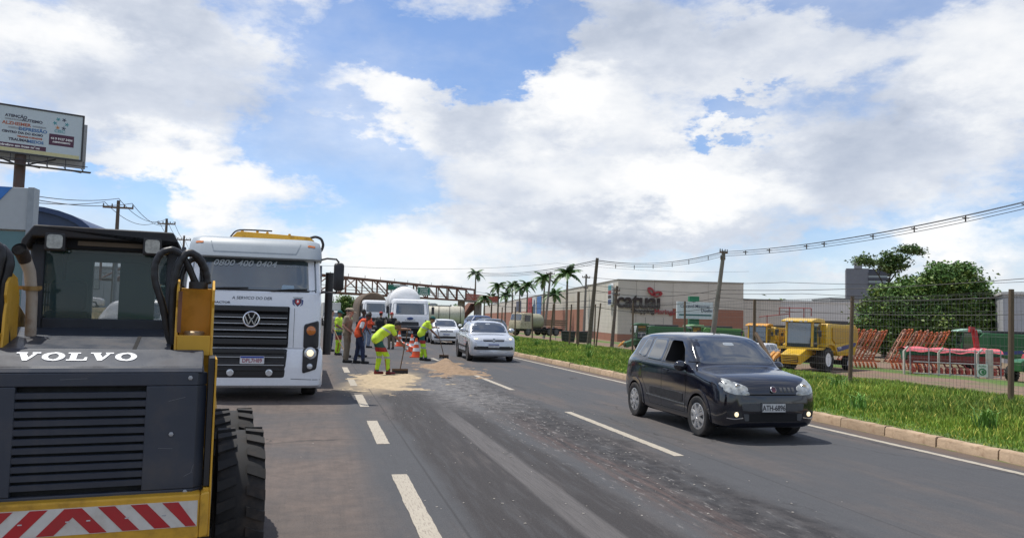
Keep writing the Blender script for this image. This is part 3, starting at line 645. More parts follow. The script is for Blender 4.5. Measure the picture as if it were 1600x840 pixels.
def common_cabin(t, bv, L, pm, front_open=False, tint=M_GLASS, side_div=True, ky=1.0, kz=1.0, kx=1.0, trim=M_BLACK, rear_win=True, ytop=2.95):
    h = L/2; Y = lambda y: y*ky-h; Z = lambda z: z*kz
    patch(bv, 'y-', [(-.655*kx, Z(1.035)), (.655*kx, Z(1.035)), (.565*kx, Z(1.405)), (-.565*kx, Z(1.405))], 'windscreen', tint, t, off=.005, r=.10, rings=(1, .98, .85, .65, .45, .25, .1))
    for s in ('x-', 'x+'):
        wn = []
        if not front_open:
            patch(bv, s, [(Y(1.24), Z(.985)), (Y(1.98), Z(1.0)), (Y(1.97), Z(1.36)), (Y(1.60), Z(1.355)), (Y(1.42), Z(1.24))], 'side_window', tint, t, off=.005, r=.15)
        patch(bv, s, [(Y(2.10), Z(1.005)), (Y(2.70), Z(1.02)), (Y(2.66), Z(1.375)), (Y(2.10), Z(1.375))], 'side_window', tint, t, off=.005, r=.15)
        if rear_win: patch(bv, s, [(Y(2.76), Z(1.03)), (Y(3.16), Z(1.08)), (Y(3.02), Z(1.34)), (Y(2.72), Z(1.365))], 'quarter_window', tint, t, off=.005, r=.2)
        # shut lines, sill, handles
        for pts in ([(Y(1.20), Z(.30)), (Y(1.16), Z(.62)), (Y(1.16), Z(.95))], [(Y(2.04), Z(.30)), (Y(2.04), Z(1.38))], [(Y(2.04), Z(.30)), (Y(1.20), Z(.30))], [(Y(2.92), Z(.98)), (Y(2.86), Z(.72)), (Y(2.60), Z(.45)), (Y(2.50), Z(.30)), (Y(2.04), Z(.30))]):
            strip(bv, s, pts, .008, 'shut_line', M_DARK, t, off=.0015)
        for yy in (1.90, 2.82):
            hd = patch(bv, s, [(Y(yy-.10), Z(.865)), (Y(yy+.07), Z(.875)), (Y(yy+.07), Z(.905)), (Y(yy-.10), Z(.895))], 'door_handle', pm, t, off=.022, r=.3)
    for s in (-1, 1):
        mb = MB(); mb.tube([(s*.42*kx, Y(.985), Z(1.03)), (s*.42*kx-.10, Y(1.0), Z(1.045)), (s*.42*kx-.42, Y(1.02), Z(1.06))], .009, 6)
        mb.build('wiper', M_BLACK, t)
def arch_lips(t, bv, L, wheels, ar, m, wdt=.05):
    for s in ('x-', 'x+'):
        for wy, wz in wheels:
            pts = [(wy-L/2+(ar+wdt*.4)*math.cos(a), wz+(ar+wdt*.4)*math.sin(a)) for a in [R(-12+204*k/16) for k in range(17)]]
            strip(bv, s, pts, wdt, 'wheel_arch', m, t, off=.012, n=2)

# ---------------------------------------------------------------- black hatchback in the open lane
def black_hatch():
    L_ = 3.77; t = thing('hatchback', 'black dusty hatchback with open front side window driving in the right-hand lane', 'car', (6.20, 11.36, 0)); t.scale = (.94, .96, 1.0)
    pm = paint('black_car_paint', (.004, .0055, .013), .11, .035)
    wh = [(.76, .29), (3.136, .29)]; mb = body_mb(UNO, wh, .335, 170, 5); bv = bvh_of(mb)
    # cut the open front windows through the cabin
    me = mb.mesh('body', pm, 32); tmp = bpy.data.objects.new('tmp', me); COL.objects.link(tmp)
    me.materials.append(mat('cabin_trim', (.012, .012, .013), .85, var=.2))
    ct = MB(); Y = lambda y: y-L_/2
    ct.prism(smooth_outline([(Y(1.26), .99), (Y(1.98), 1.0), (Y(1.97), 1.355), (Y(1.61), 1.35), (Y(1.43), 1.235)], .15), 'x', -1.2, 1.2)
    co_me = ct.mesh('cut', MATS['cabin_trim'], 0); co = bpy.data.objects.new('cut', co_me); COL.objects.link(co)
    b = tmp.modifiers.new('b', 'BOOLEAN'); b.operation = 'DIFFERENCE'; b.object = co; b.solver = 'EXACT'; b.material_mode = 'TRANSFER'
    dg = bpy.context.evaluated_depsgraph_get(); me2 = bpy.data.meshes.new_from_object(tmp.evaluated_get(dg))
    bpy.data.objects.remove(tmp); bpy.data.objects.remove(co)
    me2.name = 'body'; me2.shade_smooth(); me2.set_sharp_from_angle(angle=R(32)); place(me2, 'body', t)
    common_cabin(t, bv, L_, pm, front_open=True)
    # seat seen through the opening
    for s in (-1, 1):
        sb = MB(); sb.caps((s*.34, Y(2.0), 1.0), (s*.34, Y(2.08), 1.18), .13, .11); sb.caps((s*.34, Y(2.09), 1.24), (s*.34, Y(2.10), 1.29), .075, .07); sb.build('front_seat', mat('seat_cloth', (.012, .012, .014), .95), t)
    arch_lips(t, bv, L_, wh, .335, pm, .06)
    for s in ('x-', 'x+'):
        strip(bv, s, [(Y(1.18), .415), (Y(2.62), .44)], .012, 'side_moulding', M_GREY, t, off=.012)
        patch(bv, s, [(Y(1.25), .44), (Y(2.5), .46), (Y(2.5), .585), (Y(1.25), .575)], 'door_moulding', M_BLACK, t, off=.010, r=.08)
        strip(bv, s, [(Y(1.24), .975), (Y(2.04), .99), (Y(2.75), 1.01), (Y(3.2), 1.07)], .012, 'window_trim', M_GREY, t, off=.007)
    for s in (-1, 1):
        hl = patch(bv, 'y-', [(s*.385, .655), (s*.60, .665), (s*.735, .70), (s*.772, .80), (s*.70, .885), (s*.41, .775)], 'headlight', mat('hazy_headlight', (.40, .41, .39), .10, .25, var=.55, vs=14, coat=1), t, off=.008, r=.18)
        a = cast(bv, 'y-', s*.60, .76, .018)
        mb2 = MB(); mb2.lathe([(1e-3, .006), (.05, .0), (.055, .012)], a+Vector((s*-.05, .014, 0)), (0, 1, 0), 18); mb2.build('reflector', M_CHROME, hl)
        a = cast(bv, 'y-', s*.60, .40, .01)
        fb = patch(bv, 'y-', [(s*.50, .365), (s*.70, .35), (s*.73, .44), (s*.52, .45)], 'fog_lamp_housing', M_BLACK, t, off=.004, r=.3)
        fl = MB(); fl.ball(a, (.034, .016, .034), 16, 8); fl.build('fog_lamp', M_LIT, fb)
        strip(bv, 'y-', [(s*.50, .352), (s*.62, .335), (s*.72, .345)], .012, 'chrome_lip', M_CHROME, fb, off=.014, n=6)
        mirror_pod(t, s, .78, Y(1.22), .985, pm)
    patch(bv, 'y-', [(-.50, .44), (.50, .44), (.52, .545), (-.52, .545)], 'bumper_insert', mat('insert_grey', (.065, .068, .072), .6), t, off=.012, r=.12)
    patch(bv, 'y-', [(-.46, .30), (.46, .30), (.50, .415), (-.50, .415)], 'lower_grille', M_DARK, t, off=.006, r=.2)
    for s in (-1, 1): patch(bv, 'y-', [(s*.47, .31), (s*.40, .31), (s*.40, .405), (s*.49, .405)], 'grille_corner', MATS['insert_grey'], t, off=.011, r=.2)
    patch(bv, 'y-', [(-.38, .655), (.38, .655), (.40, .675), (-.40, .675)], 'bonnet_gap', M_DARK, t, off=.003, r=.2)
    for k in range(4):
        x = .115+k*.068; patch(bv, 'y-', [(x, .70), (x+.042, .70), (x+.042, .765), (x, .765)], 'grille_slot', mat('slot_grey', (.10, .10, .10), .5), t, off=.005, r=.2)
    a = cast(bv, 'y-', 0, .735, .004); round_badge(t, a.y, .735, .048, rim=M_CHROME, face=mat('badge_maroon', (.10, .01, .02), .3, coat=1), tilt=-.5)
    a = cast(bv, 'y-', 0, .49, .024); plate(t, a.y-.006, .49, 'ATH-6896')
    for x, y in ((-.745, .76), (.745, .76), (-.745, 3.136), (.745, 3.136)): wheel(t, x, Y(y), .29, .18, 1 if x > 0 else -1, 8, turn=R(3) if y < 1 else 0)
    mb = MB(); mb.cyl((0, Y(1.72), 1.465), (0, Y(1.80), 1.60), .006, .003, 6); mb.ball((0, Y(1.72), 1.468), (.02, .025, .012), 10, 6); mb.build('aerial', M_BLACK, t)
    un = MB(); un.box(-.6, .6, Y(.5), Y(3.4), .16, .26); un.build('underbody', M_DARK, t)
    # slips of paper and lettering on the glass, seen in the lower corner
    patch(bv, 'y-', [(-.10, 1.30), (.10, 1.30), (.09, 1.345), (-.09, 1.345)], 'rear_view_mirror', mat('mirror_grey', (.30, .33, .36), .3), t, off=.008, r=.3)
    return t
black_hatch()

# ---------------------------------------------------------------- silver crew-cab pickup and white hatchback (same maker's face)
def family_face(t, bv, L_, kz, kx, pm, lit, black_bumper, txt, zs):
    zh, zg, zb, zp = zs
    for s in (-1, 1):
        hl = patch(bv, 'y-', [(s*.38*kx, zh-.06), (s*.66*kx, zh-.065), (s*.765*kx, zh+.03), (s*.74*kx, zh+.085), (s*.42*kx, zh+.035)], 'headlight', M_LENS, t, off=.008, r=.2)
        if lit:
            a = cast(bv, 'y-', s*.60*kx, zh, .012); b = MB(); b.ball(a, (.05, .014, .036), 14, 8); b.build('lit_bulb', M_LIT, hl)
        mirror_pod(t, s, .80*kx, .30*L_-L_/2+.10, zh+.30, pm, 1.05)
        fl = patch(bv, 'y-', [(s*.50*kx, zb-.05), (s*.70*kx, zb-.04), (s*.70*kx, zb+.05), (s*.48*kx, zb+.05)], 'fog_lamp', M_BLACK, t, off=.010, r=.25)
    patch(bv, 'y-', [(-.37*kx, zg-.05), (.37*kx, zg-.05), (.38*kx, zg+.03), (-.38*kx, zg+.03)], 'grille', M_BLACK, t, off=.006, r=.1)
    strip(bv, 'y-', [(-.36*kx, zg+.0), (.36*kx, zg+.0)], .012, 'grille_bar', M_CHROME, t, off=.014)
    patch(bv, 'y-', [(-.66*kx, zb-.055), (.66*kx, zb-.055), (.68*kx, zb+.075), (-.68*kx, zb+.075)], 'bumper_intake', M_BLACK, t, off=.009, r=.15)
    a = cast(bv, 'y-', 0, zg, .012); round_badge(t, a.y, zg, .068, vw=True, tilt=-.2)
    a = cast(bv, 'y-', 0, zp, .02); plate(t, a.y-.006, zp, txt, fg=mat('plate_letters', (.30, .30, .32), .5), bgc=(.66, .67, .68), blue=True)
def silver_pickup():
    L_ = 4.49; t = thing('pickup', 'silver crew-cab pickup with lit headlights coming down the middle of the road', 'pickup truck', (6.42, 29.75, 0), rz=R(-2.5))
    pm = paint('silver_paint', (.60, .63, .68), .26, .12, .35)
    kx, kz = 1.71/1.636, 1.50/1.482
    st = []
    for y, p in UNO[:10]: st.append((y*1.06, [(x*kx, z*kz+(.045*math.exp(-((y-.3)/.5)**2) if j > 3 else 0)) for j, (x, z) in enumerate(p)]))
    low = [(0, .20), (.68, .20), (.83, .27), (.856, .58), (.838, .98)]
    st += [(2.75, low+[(.73, 1.21), (.61, 1.42), (.34, 1.47), (0, 1.48)]), (2.95, low+[(.74, 1.19), (.625, 1.36), (.34, 1.40), (0, 1.41)]),
           (3.15, low+[(.80, 1.03), (.66, 1.05), (.34, 1.06), (0, 1.06)]), (3.25, low+[(.80, 1.015), (.66, 1.00), (.34, 1.0), (0, 1.0)]),
           (4.3, [(0, .26), (.66, .26), (.80, .33), (.84, .60), (.82, .97), (.79, 1.0), (.66, .99), (.34, .99), (0, .99)]),
           (4.45, [(0, .30), (.62, .30), (.76, .36), (.80, .6), (.78, .92), (.74, .95), (.64, .96), (.34, .96), (0, .96)]),
           (4.49, [(0, .36), (.56, .36), (.70, .42), (.74, .6), (.72, .86), (.68, .89), (.6, .9), (.32, .9), (0, .9)])]
    wh = [(.86, .31), (3.60, .31)]; mb = body_mb(st, wh, .365, 150); bv = bvh_of(mb); mb.build('body', pm, t, sm=32)
    common_cabin(t, bv, L_, pm, ky=1.045, kz=kz*1.01, kx=kx, rear_win=False)
    family_face(t, bv, L_, kz, kx, pm, True, True, 'AXW-1D27', (.84, .80, .50, .60))
    arch_lips(t, bv, L_, wh, .365, M_BLACK, .075)
    Y = lambda y: y-L_/2
    for s in ('x-', 'x+'): strip(bv, s, [(Y(1.3), .30), (Y(3.15), .30)], .12, 'sill_cladding', M_BLACK, t, off=.012); strip(bv, s, [(Y(1.3), .52), (Y(3.15), .54)], .07, 'door_cladding', M_BLACK, t, off=.012)
    for s in (-1, 1):
        mb = MB(); mb.tube([(s*.60, Y(1.75), 1.43), (s*.60, Y(1.85), 1.50), (s*.595, Y(2.7), 1.50), (s*.59, Y(2.8), 1.45)], .018, 8); mb.build('roof_rail', M_BLACK, t)
    bd = MB(); bd.box(-.70, .70, Y(3.2), Y(4.38), .995, 1.03); bd.build('bed_cover', M_BLACK, t, bev=.01)
    patch(bv, 'y-', [(-.5, .33), (.5, .33), (.54, .375), (-.54, .375)], 'skid_plate', M_LENS, t, off=.012, r=.2)
    patch(bv, 'y-', [(-.09, 1.355), (.09, 1.355), (.08, 1.40), (-.08, 1.40)], 'rear_view_mirror', MATS['mirror_grey'], t, off=.008, r=.3)
    for x, y in ((-.765, .86), (.765, .86), (-.765, 3.60), (.765, 3.60)): wheel(t, x, Y(y), .31, .20, 1 if x > 0 else -1, 10, mat('dark_alloy', (.16, .15, .15), .4, .7))
    un = MB(); un.box(-.64, .64, Y(.6), Y(4.2), .19, .30); un.build('underbody', M_DARK, t)
silver_pickup()
def generic_hatch(name, label, cat, loc, rz, pm, L_=3.9, W_=1.66, H_=1.46, face=True, lit=False, txt='BBQ-7J03'):
    t = thing(name, label, cat, loc, rz); kx, kz = W_/1.636, H_/1.482
    st = restation(UNO, L_, W_, H_, .03); wh = [(.79, .29), (3.26*L_/3.9, .29)]; mb = body_mb(st, wh, .335, 110); bv = bvh_of(mb); mb.build('body', pm, t, sm=32)
    common_cabin(t, bv, L_, pm, ky=L_/3.77, kz=kz, kx=kx)
    if face: family_face(t, bv, L_, kz, kx, pm, lit, False, txt, (.80, .775, .40, .55))
    for x in (-1, 1):
        for y in (wh[0][0], wh[1][0]): wheel(t, x*(W_/2-.08), y-L_/2, .29, .18, x, 7)
    un = MB(); un.box(-.6, .6, .5-L_/2, L_/2-.4, .17, .28); un.build('underbody', M_DARK, t)
    return t, bv
generic_hatch('hatchback', 'white hatchback driving behind the silver pickup', 'car', (7.42, 43.9+1.95, 0), R(-4), paint('white_car_paint', (.78, .79, .80), .25, .1))
# ================================================================== skid-steer loader in the foreground
M_HOOD = mat('loader_grey', (.030, .038, .055), .42, var=.08, vs=3, dirt=(.13, .11, .09), dirt_amt=.42, dirt_s=3.2, coat=.12, bump=.06, bs=5)
M_CABD = mat('cab_dark', (.020, .026, .036), .5, var=.1, dirt=(.10, .09, .08), dirt_amt=.2)
def tinted(name, col, alpha, rough=.03):
    return mat(name, col, rough, var=0, alpha=alpha, spec=.8)
def slab_letters(m, parent, loc, rot, wid, hgt):
    # wide slab-serif capitals, drawn as outlines and given thickness
    t = .30; sr = .13
    def quad(a, b, c, d): return [a, b, c, d]
    def Vv():
        return [[(.10, 1), (.42, 1), (.66, .32), (.60, 0), (.42, 0)], [(.62, 0), (.80, .38), (1.02, 1), (.86, 1), (.50, .0)], [(0, 1), (.52, 1), (.52, 1-sr), (0, 1-sr)], [(.74, 1), (1.14, 1), (1.14, 1-sr), (.74, 1-sr)]]
    def Oo():
        n = 20; out = []
        for i in range(n):
            a, b = 2*PI*i/n, 2*PI*(i+1)/n
            out.append([(.55+.55*math.cos(a), .5+.52*math.sin(a)), (.55+.55*math.cos(b), .5+.52*math.sin(b)), (.55+.25*math.cos(b), .5+.36*math.sin(b)), (.55+.25*math.cos(a), .5+.36*math.sin(a))])
        return out
    def Ll():
        return [[(.14, 0), (.46, 0), (.46, 1), (.14, 1)], [(0, 1), (.60, 1), (.60, 1-sr), (0, 1-sr)], [(0, 0), (.98, 0), (.98, .13), (0, .13)], [(.80, .0), (.98, .0), (.98, .40), (.86, .40)]]
    mb = MB(); x = 0; adv = []
    for ch, w_ in (('V', 1.14), ('O', 1.1), ('L', .98), ('V', 1.14), ('O', 1.1)):
        for k, pl in enumerate({'V': Vv, 'O': Oo, 'L': Ll}[ch]()):
            mb.prism([(x+u, v) for u, v in pl], 'z', 0, .0015+.0002*(k % 5)/wid)
        x += w_+.10
    s = wid/(x-.1); mb.v = [((a-(x-.1)/2)*s, (b-.5)*hgt, c) for a, b, c in mb.v]
    return mb.build('maker_lettering', M_WTXT, parent, sm=0, loc=loc, rot=rot)
def skid_steer():
    t = thing('skid_steer_loader', 'yellow and dark grey skid-steer loader seen from behind with chevron bumper', 'loader', (-1.127, 4.3, 0), R(8))
    # rear engine door with twelve open slots between its slats
    mb = MB(); x0, x1, zt, zb, y0, y1 = -.288, .292, 1.25, .715, 0, .05
    mb.prism([(-.585, y0), (.535, y0), (.585, y1), (-.585, y1)], 'z', zt, 1.318)
    mb.prism([(-.585, y0), (.535, y0), (.585, y1), (-.585, y1)], 'z', .672, zb)
    mb.box(-.585, x0, y0, y1, zb, zt); mb.prism([(x1, y0), (.535, y0), (.585, y1), (x1, y1)], 'z', zb, zt)
    mb.prism([(y0, 1.318), (.05, 1.318), (.05, 1.352), (.018, 1.345)], 'x', -.585, .56)
    door = mb.build('engine_door', M_HOOD, t, bev=.006)
    pitch = (zt-zb)/12
    sl = MB(); sl.prism([(.006, -.0155), (.03, -.0185), (.036, .008), (.012, .0155), (.004, .012)], 'x', x0-.002, x1+.002); sme = sl.mesh('louver_slat', M_HOOD, 30)
    for k in range(1, 12): place(sme, 'louver_slat', door, (0, random.uniform(-.002, .002), zt-k*pitch+random.uniform(-.001, .001)), (0, random.uniform(-.003, .003), 0))
    bk = MB(); bk.box(x0-.05, x1+.05, .052, .08, zb-.03, zt+.03); bk.build('radiator_core', mat('radiator', (.020, .021, .021), .9, var=.4, vs=30), door)
    for bx_, bz_ in ((-.55, 1.29), (.50, 1.29), (-.55, .70), (.50, .70), (.42, 1.0), (-.44, 1.0)): b_ = MB(); b_.lathe([(.012, .0), (.012, -.007), (.007, -.009), (1e-3, -.009)], (bx_, 0, bz_), (0, 1, 0), 6); b_.build('door_bolt', M_GALV, door)
    for (xa, za, xb, zb2) in ((.49, .78, .53, .80), (.525, .80, .535, .84), (.36, .93, .43, .925), (-.50, 1.10, -.46, 1.13), (.40, 1.17, .48, 1.19), (-.10, 1.285, .02, 1.29)): b_ = MB(); b_.bar((xa, -.0006, za), (xb, -.0006, zb2), .0016, .0012, up=(0, 1, 0)); b_.build('scratch', mat('bare_scratch', (.15, .16, .17), .5), door, sm=0)
    # sloping hood with the maker's name, then the flat service panel up to the cab
    mb = MB(); mb.prism([(.02, 1.348), (.225, 1.428), (.225, 1.30), (.06, 1.30)], 'x', -.585, .56); hood = mb.build('hood', M_HOOD, t, bev=.006)
    ang = math.atan2(.080, .205)
    slab_letters(M_WTXT, hood, (-.045, .126, 1.3915), (ang, 0, 0), .555, .098)
    mb = MB(); mb.prism([(.235, 1.426), (.62, 1.482), (.62, 1.38), (.235, 1.38)], 'x', -.59, .39); mb.prism([(.627, 1.482), (.90, 1.522), (.90, 1.40), (.627, 1.40)], 'x', -.59, .39)
    mb.build('service_panel', M_HOOD, t, bev=.004)
    sp = MB(); sp.box(.20, .22, .24, .62, 1.45, 1.4515); sp.v = [(x, y, z+(y-.235)*.1455-.0235) for x, y, z in sp.v]; sp.build('panel_seam', M_DARK, t)
    # bumper with reflective chevrons
    mb = MB(); mb.box(-.60, .575, -.07, .06, .47, .70); mb.prism([(.575, -.07), (.62, -.02), (.62, .06), (.575, .06)], 'z', .47, .70); bp = mb.build('bumper', M_YEL, t, bev=.012)
    pl = MB(); pl.box(-.595, .565, -.0735, -.07, .538, .668); wr = mat('reflective_white', (.62, .60, .55), .35, var=.12, vs=7, dirt=(.35, .25, .15), dirt_amt=.5, dirt_s=4); pl.build('reflector_plate', wr, bp)
    rr = mat('reflective_red', (.42, .018, .022), .35, var=.15, vs=6, dirt=(.2, .06, .04), dirt_amt=.4)
    h0, h1 = .541, .665; sh = .115; w_ = .075
    def stripe(xa, s):
        # xa: foot of the stripe; s: lean towards the middle
        q = [(xa, h0), (xa+w_, h0), (xa+w_+s*sh, h1), (xa+s*sh, h1)]
        q = [(min(max(a, -.592), .562), b) for a, b in q]
        if max(a for a, b in q)-min(a for a, b in q) < .02: return
        m_ = MB(); m_.prism(q, 'y', -.0755, -.0735); m_.build('red_chevron', rr, bp, sm=0)
    for k in range(1, 5): stripe(-.1525-.145*k, 1)
    m_ = MB(); m_.prism([(-.1525, h0), (-.0775, h0), (0, h0+.082), (.0775, h0), (.1525, h0), (.0375, h1), (-.0375, h1)], 'y', -.0755, -.0735); m_.build('red_chevron', rr, bp, sm=0)
    for k in range(1, 5): stripe(.0775+.145*k, -1)
    for x in (-.4, -.23, -.03, .06, .23, .40): b = MB(); b.box(x, x+.018, -.077, -.0755, .600, .606); b.build('rivet', M_LENS, bp)
    # side uprights, chassis
    for s in (-1, 1):
        mb = MB(); mb.box(s*.588 if s > 0 else -.618, .618 if s > 0 else -.588, .012, .30, .72, 1.395); mb.build('side_guard', M_BLACK, t, bev=.004)
        mb = MB(); mb.box(*(sorted((s*.619, s*.629))), .0, .35, .46, 1.39); mb.box(*sorted((s*.588, s*.618)), .0, .30, .46, .715); mb.build('side_plate', M_YEL, t, bev=.004)
    mb = MB(); mb.box(-.57, .57, .09, 2.15, .33, 1.30); mb.build('chassis', M_BLACK, t)
    # lift-arm towers
    for s in (-1, 1):
        mb = MB()
        xi, xo = (.405, .606)
        a, b = sorted((s*xi, s*xo))
        prof = [(.26, 1.392), (.60, 1.392), (.60, 1.70), (.52, 1.80), (.40, 1.82), (.30, 1.765), (.285, 1.70), (.31, 1.66), (.285, 1.60), (.275, 1.49)]
        mb.prism(prof, 'x', b-.014, b); mb.prism(prof, 'x', a, a+.014)
        mb.box(a+.014, b-.014, .53, .545, 1.40, 1.775); mb.box(a+.014, b-.014, .262, .276, 1.392, 1.505); mb.box(a+.014, b-.014, .276, .53, 1.485, 1.497)
        tw = mb.build('arm_tower', M_YEL, t, bev=.004)
        pn = MB(); pn.lathe([(1e-3, .03), (.05, .03), (.058, .022), (.058, 0)], ((a+b)/2, .36, 1.497), (0, 0, 1), 20); pn.build('pivot_pin', mat('worn_metal', (.35, .26, .16), .5, .5, var=.3), tw)
        ft = MB(); ft.cyl(((a+b)/2+.01, .42, 1.77), ((a+b)/2+.01, .42, 1.81), .052, n=18); ft.build('hose_fitting', M_BLACK, tw)
        br = MB(); br.box(a+.01, a+.03, .278, .30, 1.52, 1.75); br.build('rust_streak_plate', M_STEEL, tw)
        # lift arm and front linkage
        ar = MB(); xx = s*.66
        ar.bar((s*.50, .57, 1.67), (s*.56, 1.5, 1.48), .09, .16, up=(0, 0, 1)); ar.bar((s*.56, 1.45, 1.49), (xx, 2.45, .75), .09, .15, up=(0, 0, 1)); ar.bar((xx, 2.42, .80), (xx, 2.62, .35), .09, .13, up=(0, 1, 0))
        ar.build('lift_arm', M_YEL, t, bev=.01)
    hs = mat('hose', (.014, .014, .016), .42, var=.2, vs=20)
    def hose(pts, r):
        P = [np.array(p) for p in pts]; q = []
        c = crom(P, 8); tb = MB(); rad = [r*(1+.07*((k//2) % 2)) for k in range(len(c))]; tb.tube([tuple(p) for p in c], rad, 10); tb.build('hydraulic_hose', hs, t, sm=60)
    hose([(.40, .42, 1.40), (.365, .40, 1.52), (.335, .38, 1.66), (.29, .37, 1.80), (.285, .37, 1.90), (.315, .37, 1.965), (.375, .37, 1.985), (.44, .39, 1.93), (.50, .42, 1.80)], .019)
    hose([(.40, .40, 1.45), (.385, .38, 1.62), (.385, .37, 1.80), (.41, .37, 1.92), (.455, .38, 1.975), (.51, .39, 1.95), (.55, .41, 1.88), (.565, .42, 1.80)], .021)
    hose([(.41, .44, 1.5), (.41, .42, 1.76), (.44, .42, 1.90), (.49, .42, 1.945), (.53, .43, 1.90), (.54, .44, 1.80)], .016)
    hose([(-.42, .42, 1.40), (-.44, .38, 1.70), (-.42, .37, 1.88), (-.47, .38, 1.95), (-.54, .40, 1.90), (-.56, .42, 1.78)], .024)
    hose([(-.46, .42, 1.45), (-.47, .36, 1.75), (-.45, .35, 1.92), (-.50, .36, 1.97), (-.56, .40, 1.86)], .02)
    # exhaust stack
    ex = MB(); ex.tube([(-.345, .62, 1.45), (-.35, .62, 1.70), (-.365, .60, 1.84), (-.385, .575, 1.90)], [.029, .029, .031, .033], 16); e = ex.build('exhaust_pipe', mat('heat_faded_pipe', (.40, .34, .27), .6, var=.15, dirt=(.16, .07, .03), dirt_amt=.8, dirt_s=6), t, sm=60)
    tp = MB(); tp.tube([(-.385, .575, 1.895), (-.397, .55, 1.935), (-.407, .51, 1.958)], [.0335, .036, .038], 16, cap=False); tp.build('exhaust_tip', mat('burnt_pipe', (.03, .02, .015), .8, var=.4, vs=12), e)
    ds = MB(); ds.lathe([(1e-3, 0), (.036, 0)], (-.405, .515, 1.957), (-.12, -1, .5), 16); ds.build('pipe_mouth', M_DARK, e)
    cl = MB(); cl.lathe([(.037, -.012), (.043, -.012), (.043, .012), (.037, .012)], (-.352, .617, 1.745), (0, 0, 1), 16, True); cl.bar((-.30, .60, 1.75), (-.48, .60, 1.745), .012, .02); cl.build('pipe_clamp', mat('brassy', (.30, .19, .07), .5, .6, var=.3), e)
    # cab
    upper = []; mb = MB(); yb, yf = .90, 2.02
    def post(xa, xb, za, zb_, ya=yb, yc=yb+.06): mb.box(xa, xb, ya, yc, za, zb_)
    post(-.415, -.345, 1.50, 2.02); post(.325, .395, 1.50, 2.02); post(-.345, .325, 1.50, 1.578); post(-.345, .325, 1.995, 2.06)
    for xa, xb in ((-.43, -.37), (.37, .43)): mb.box(xa, xb, yf-.05, yf, 1.0, 2.05)
    mb.box(-.37, .37, yf-.05, yf, 1.98, 2.05); mb.box(-.37, .37, yf-.05, yf, 1.0, 1.18)
    for s in (-1, 1): a, b = sorted((s*.405, s*.43)); mb.box(a, b, yb+.06, yf-.05, 1.0, 1.45); sp2 = MB(); sp2.box(a, b, yb+.06, yf-.05, 1.80, 2.05); upper.append(sp2)
    cabf = mb.build('cab_frame', M_CABD, t, bev=.008)
    for q in upper: q.build('side_panel', mat('panel_grey', (.10, .11, .13), .6, var=.2), cabf)
    rf = MB(); rf.prism([(-.462, 1.985), (-.452, 2.035), (-.395, 2.125), (.355, 2.125), (.405, 2.035), (.415, 1.985), (.39, 1.985), (.37, 2.055), (-.40, 2.055), (-.43, 1.985)], 'y', .80, 2.08); rf.build('cab_roof', mat('roof_black', (.012, .013, .016), .55, var=.2, dirt=DUST, dirt_amt=.08), cabf, bev=.012)
    vs_ = MB(); vs_.box(-.34, .34, .86, .90, 2.0, 2.055); vs_.build('roof_lining', M_DARK, cabf)
    sl = MB(); sl.box(-.17, .20, .853, .859, 2.018, 2.045); sl.build('roof_vent', mat('vent_tan', (.12, .09, .06), .8, var=.5, vs=3), cabf)
    gl = MB(); gl.prism(rounded(.672, .42, .035, 4, -.01, 1.7865), 'y', .925, .930); gl.build('rear_window', tinted('teal_glass', (.045, .10, .105), .34), cabf)
    gf = MB(); gf.box(-.37, .37, 1.990, 1.995, 1.18, 1.98); gf.build('front_window', tinted('teal_glass_front', (.06, .15, .14), .15), cabf)
    gr = MB()
    for s in (-1, 1):
        for k in range(11): y = .98+k*.095; gr.box(*sorted((s*.412, s*.424)), y, y+.012, 1.45, 1.86)
        for k in range(5): z = 1.48+k*.085; gr.box(*sorted((s*.414, s*.422)), .96, 1.97, z, z+.012)
    kind(gr.build('side_screen', M_BLACK, cabf), 'stuff')
    st = MB(); st.box(-.40, -.13, 1.25, 1.37, 1.18, 1.62); st.box(-.37, -.16, 1.27, 1.36, 1.62, 1.82); st.box(-.40, -.1, 1.3, 1.75, 1.1, 1.24); st.build('driver_seat', mat('seat_black', (.014, .016, .018), .9), t, bev=.03)
    pi = MB(); pi.box(-.37, -.20, 1.93, 1.985, 1.18, 1.98); pi.box(-.025, .215, 1.93, 1.985, 1.18, 1.98); pi.build('teal_view_panel', mat('glass_view_teal', (.045, .085, .09), .5, var=.15), cabf)  # solid panels; their teal stands in for a building seen and reflected through glass
    for s in (-1, 1):
        lb = MB(); lb.box(-.055, .055, -.02, .05, -.055, .055); lo = lb.build('work_lamp', M_BLACK, t, bev=.012, loc=(s*.262-.02, .815, 2.03))
        ln = MB(); ln.prism(rounded(.082, .082, .018), 'y', -.026, -.0205); ln.build('lamp_lens', mat('lamp_glass', (.26, .26, .235), .12, .15, var=.45, vs=35, coat=1), lo)
    # wheels
    lug = MB(); r, w_ = .445, .275
    tr = MB(); tr.lathe([(r*.60, -w_*.46), (r*.80, -w_*.5), (r*.93, -w_*.5), (r*.955, -w_*.42), (r*.96, 0), (r*.955, w_*.42), (r*.93, w_*.5), (r*.80, w_*.5), (r*.60, w_*.46)], (0, 0, 0), (1, 0, 0), 40, True); tyre_me = tr.mesh('wheel', M_RUBBER, 40)
    N = 22
    for k in range(N):
        for s in (-1, 1):
            a0 = 2*PI*(k+(.5 if s > 0 else 0))/N
            pts = []
            for rad in (r*.94, r*1.0):
                for (u, da) in ((.03, -.05), (.03, .075), (.13, .165), (.137, .165), (.137, .03), (.11, .015)):
                    a = a0+da; pts.append((s*u, rad*math.cos(a), rad*math.sin(a)))
            lug.add(pts, [(0, 1, 2, 3, 4, 5), (11, 10, 9, 8, 7, 6)]+[(i, i+6, (i+1) % 6+6, (i+1) % 6) for i in range(6)])
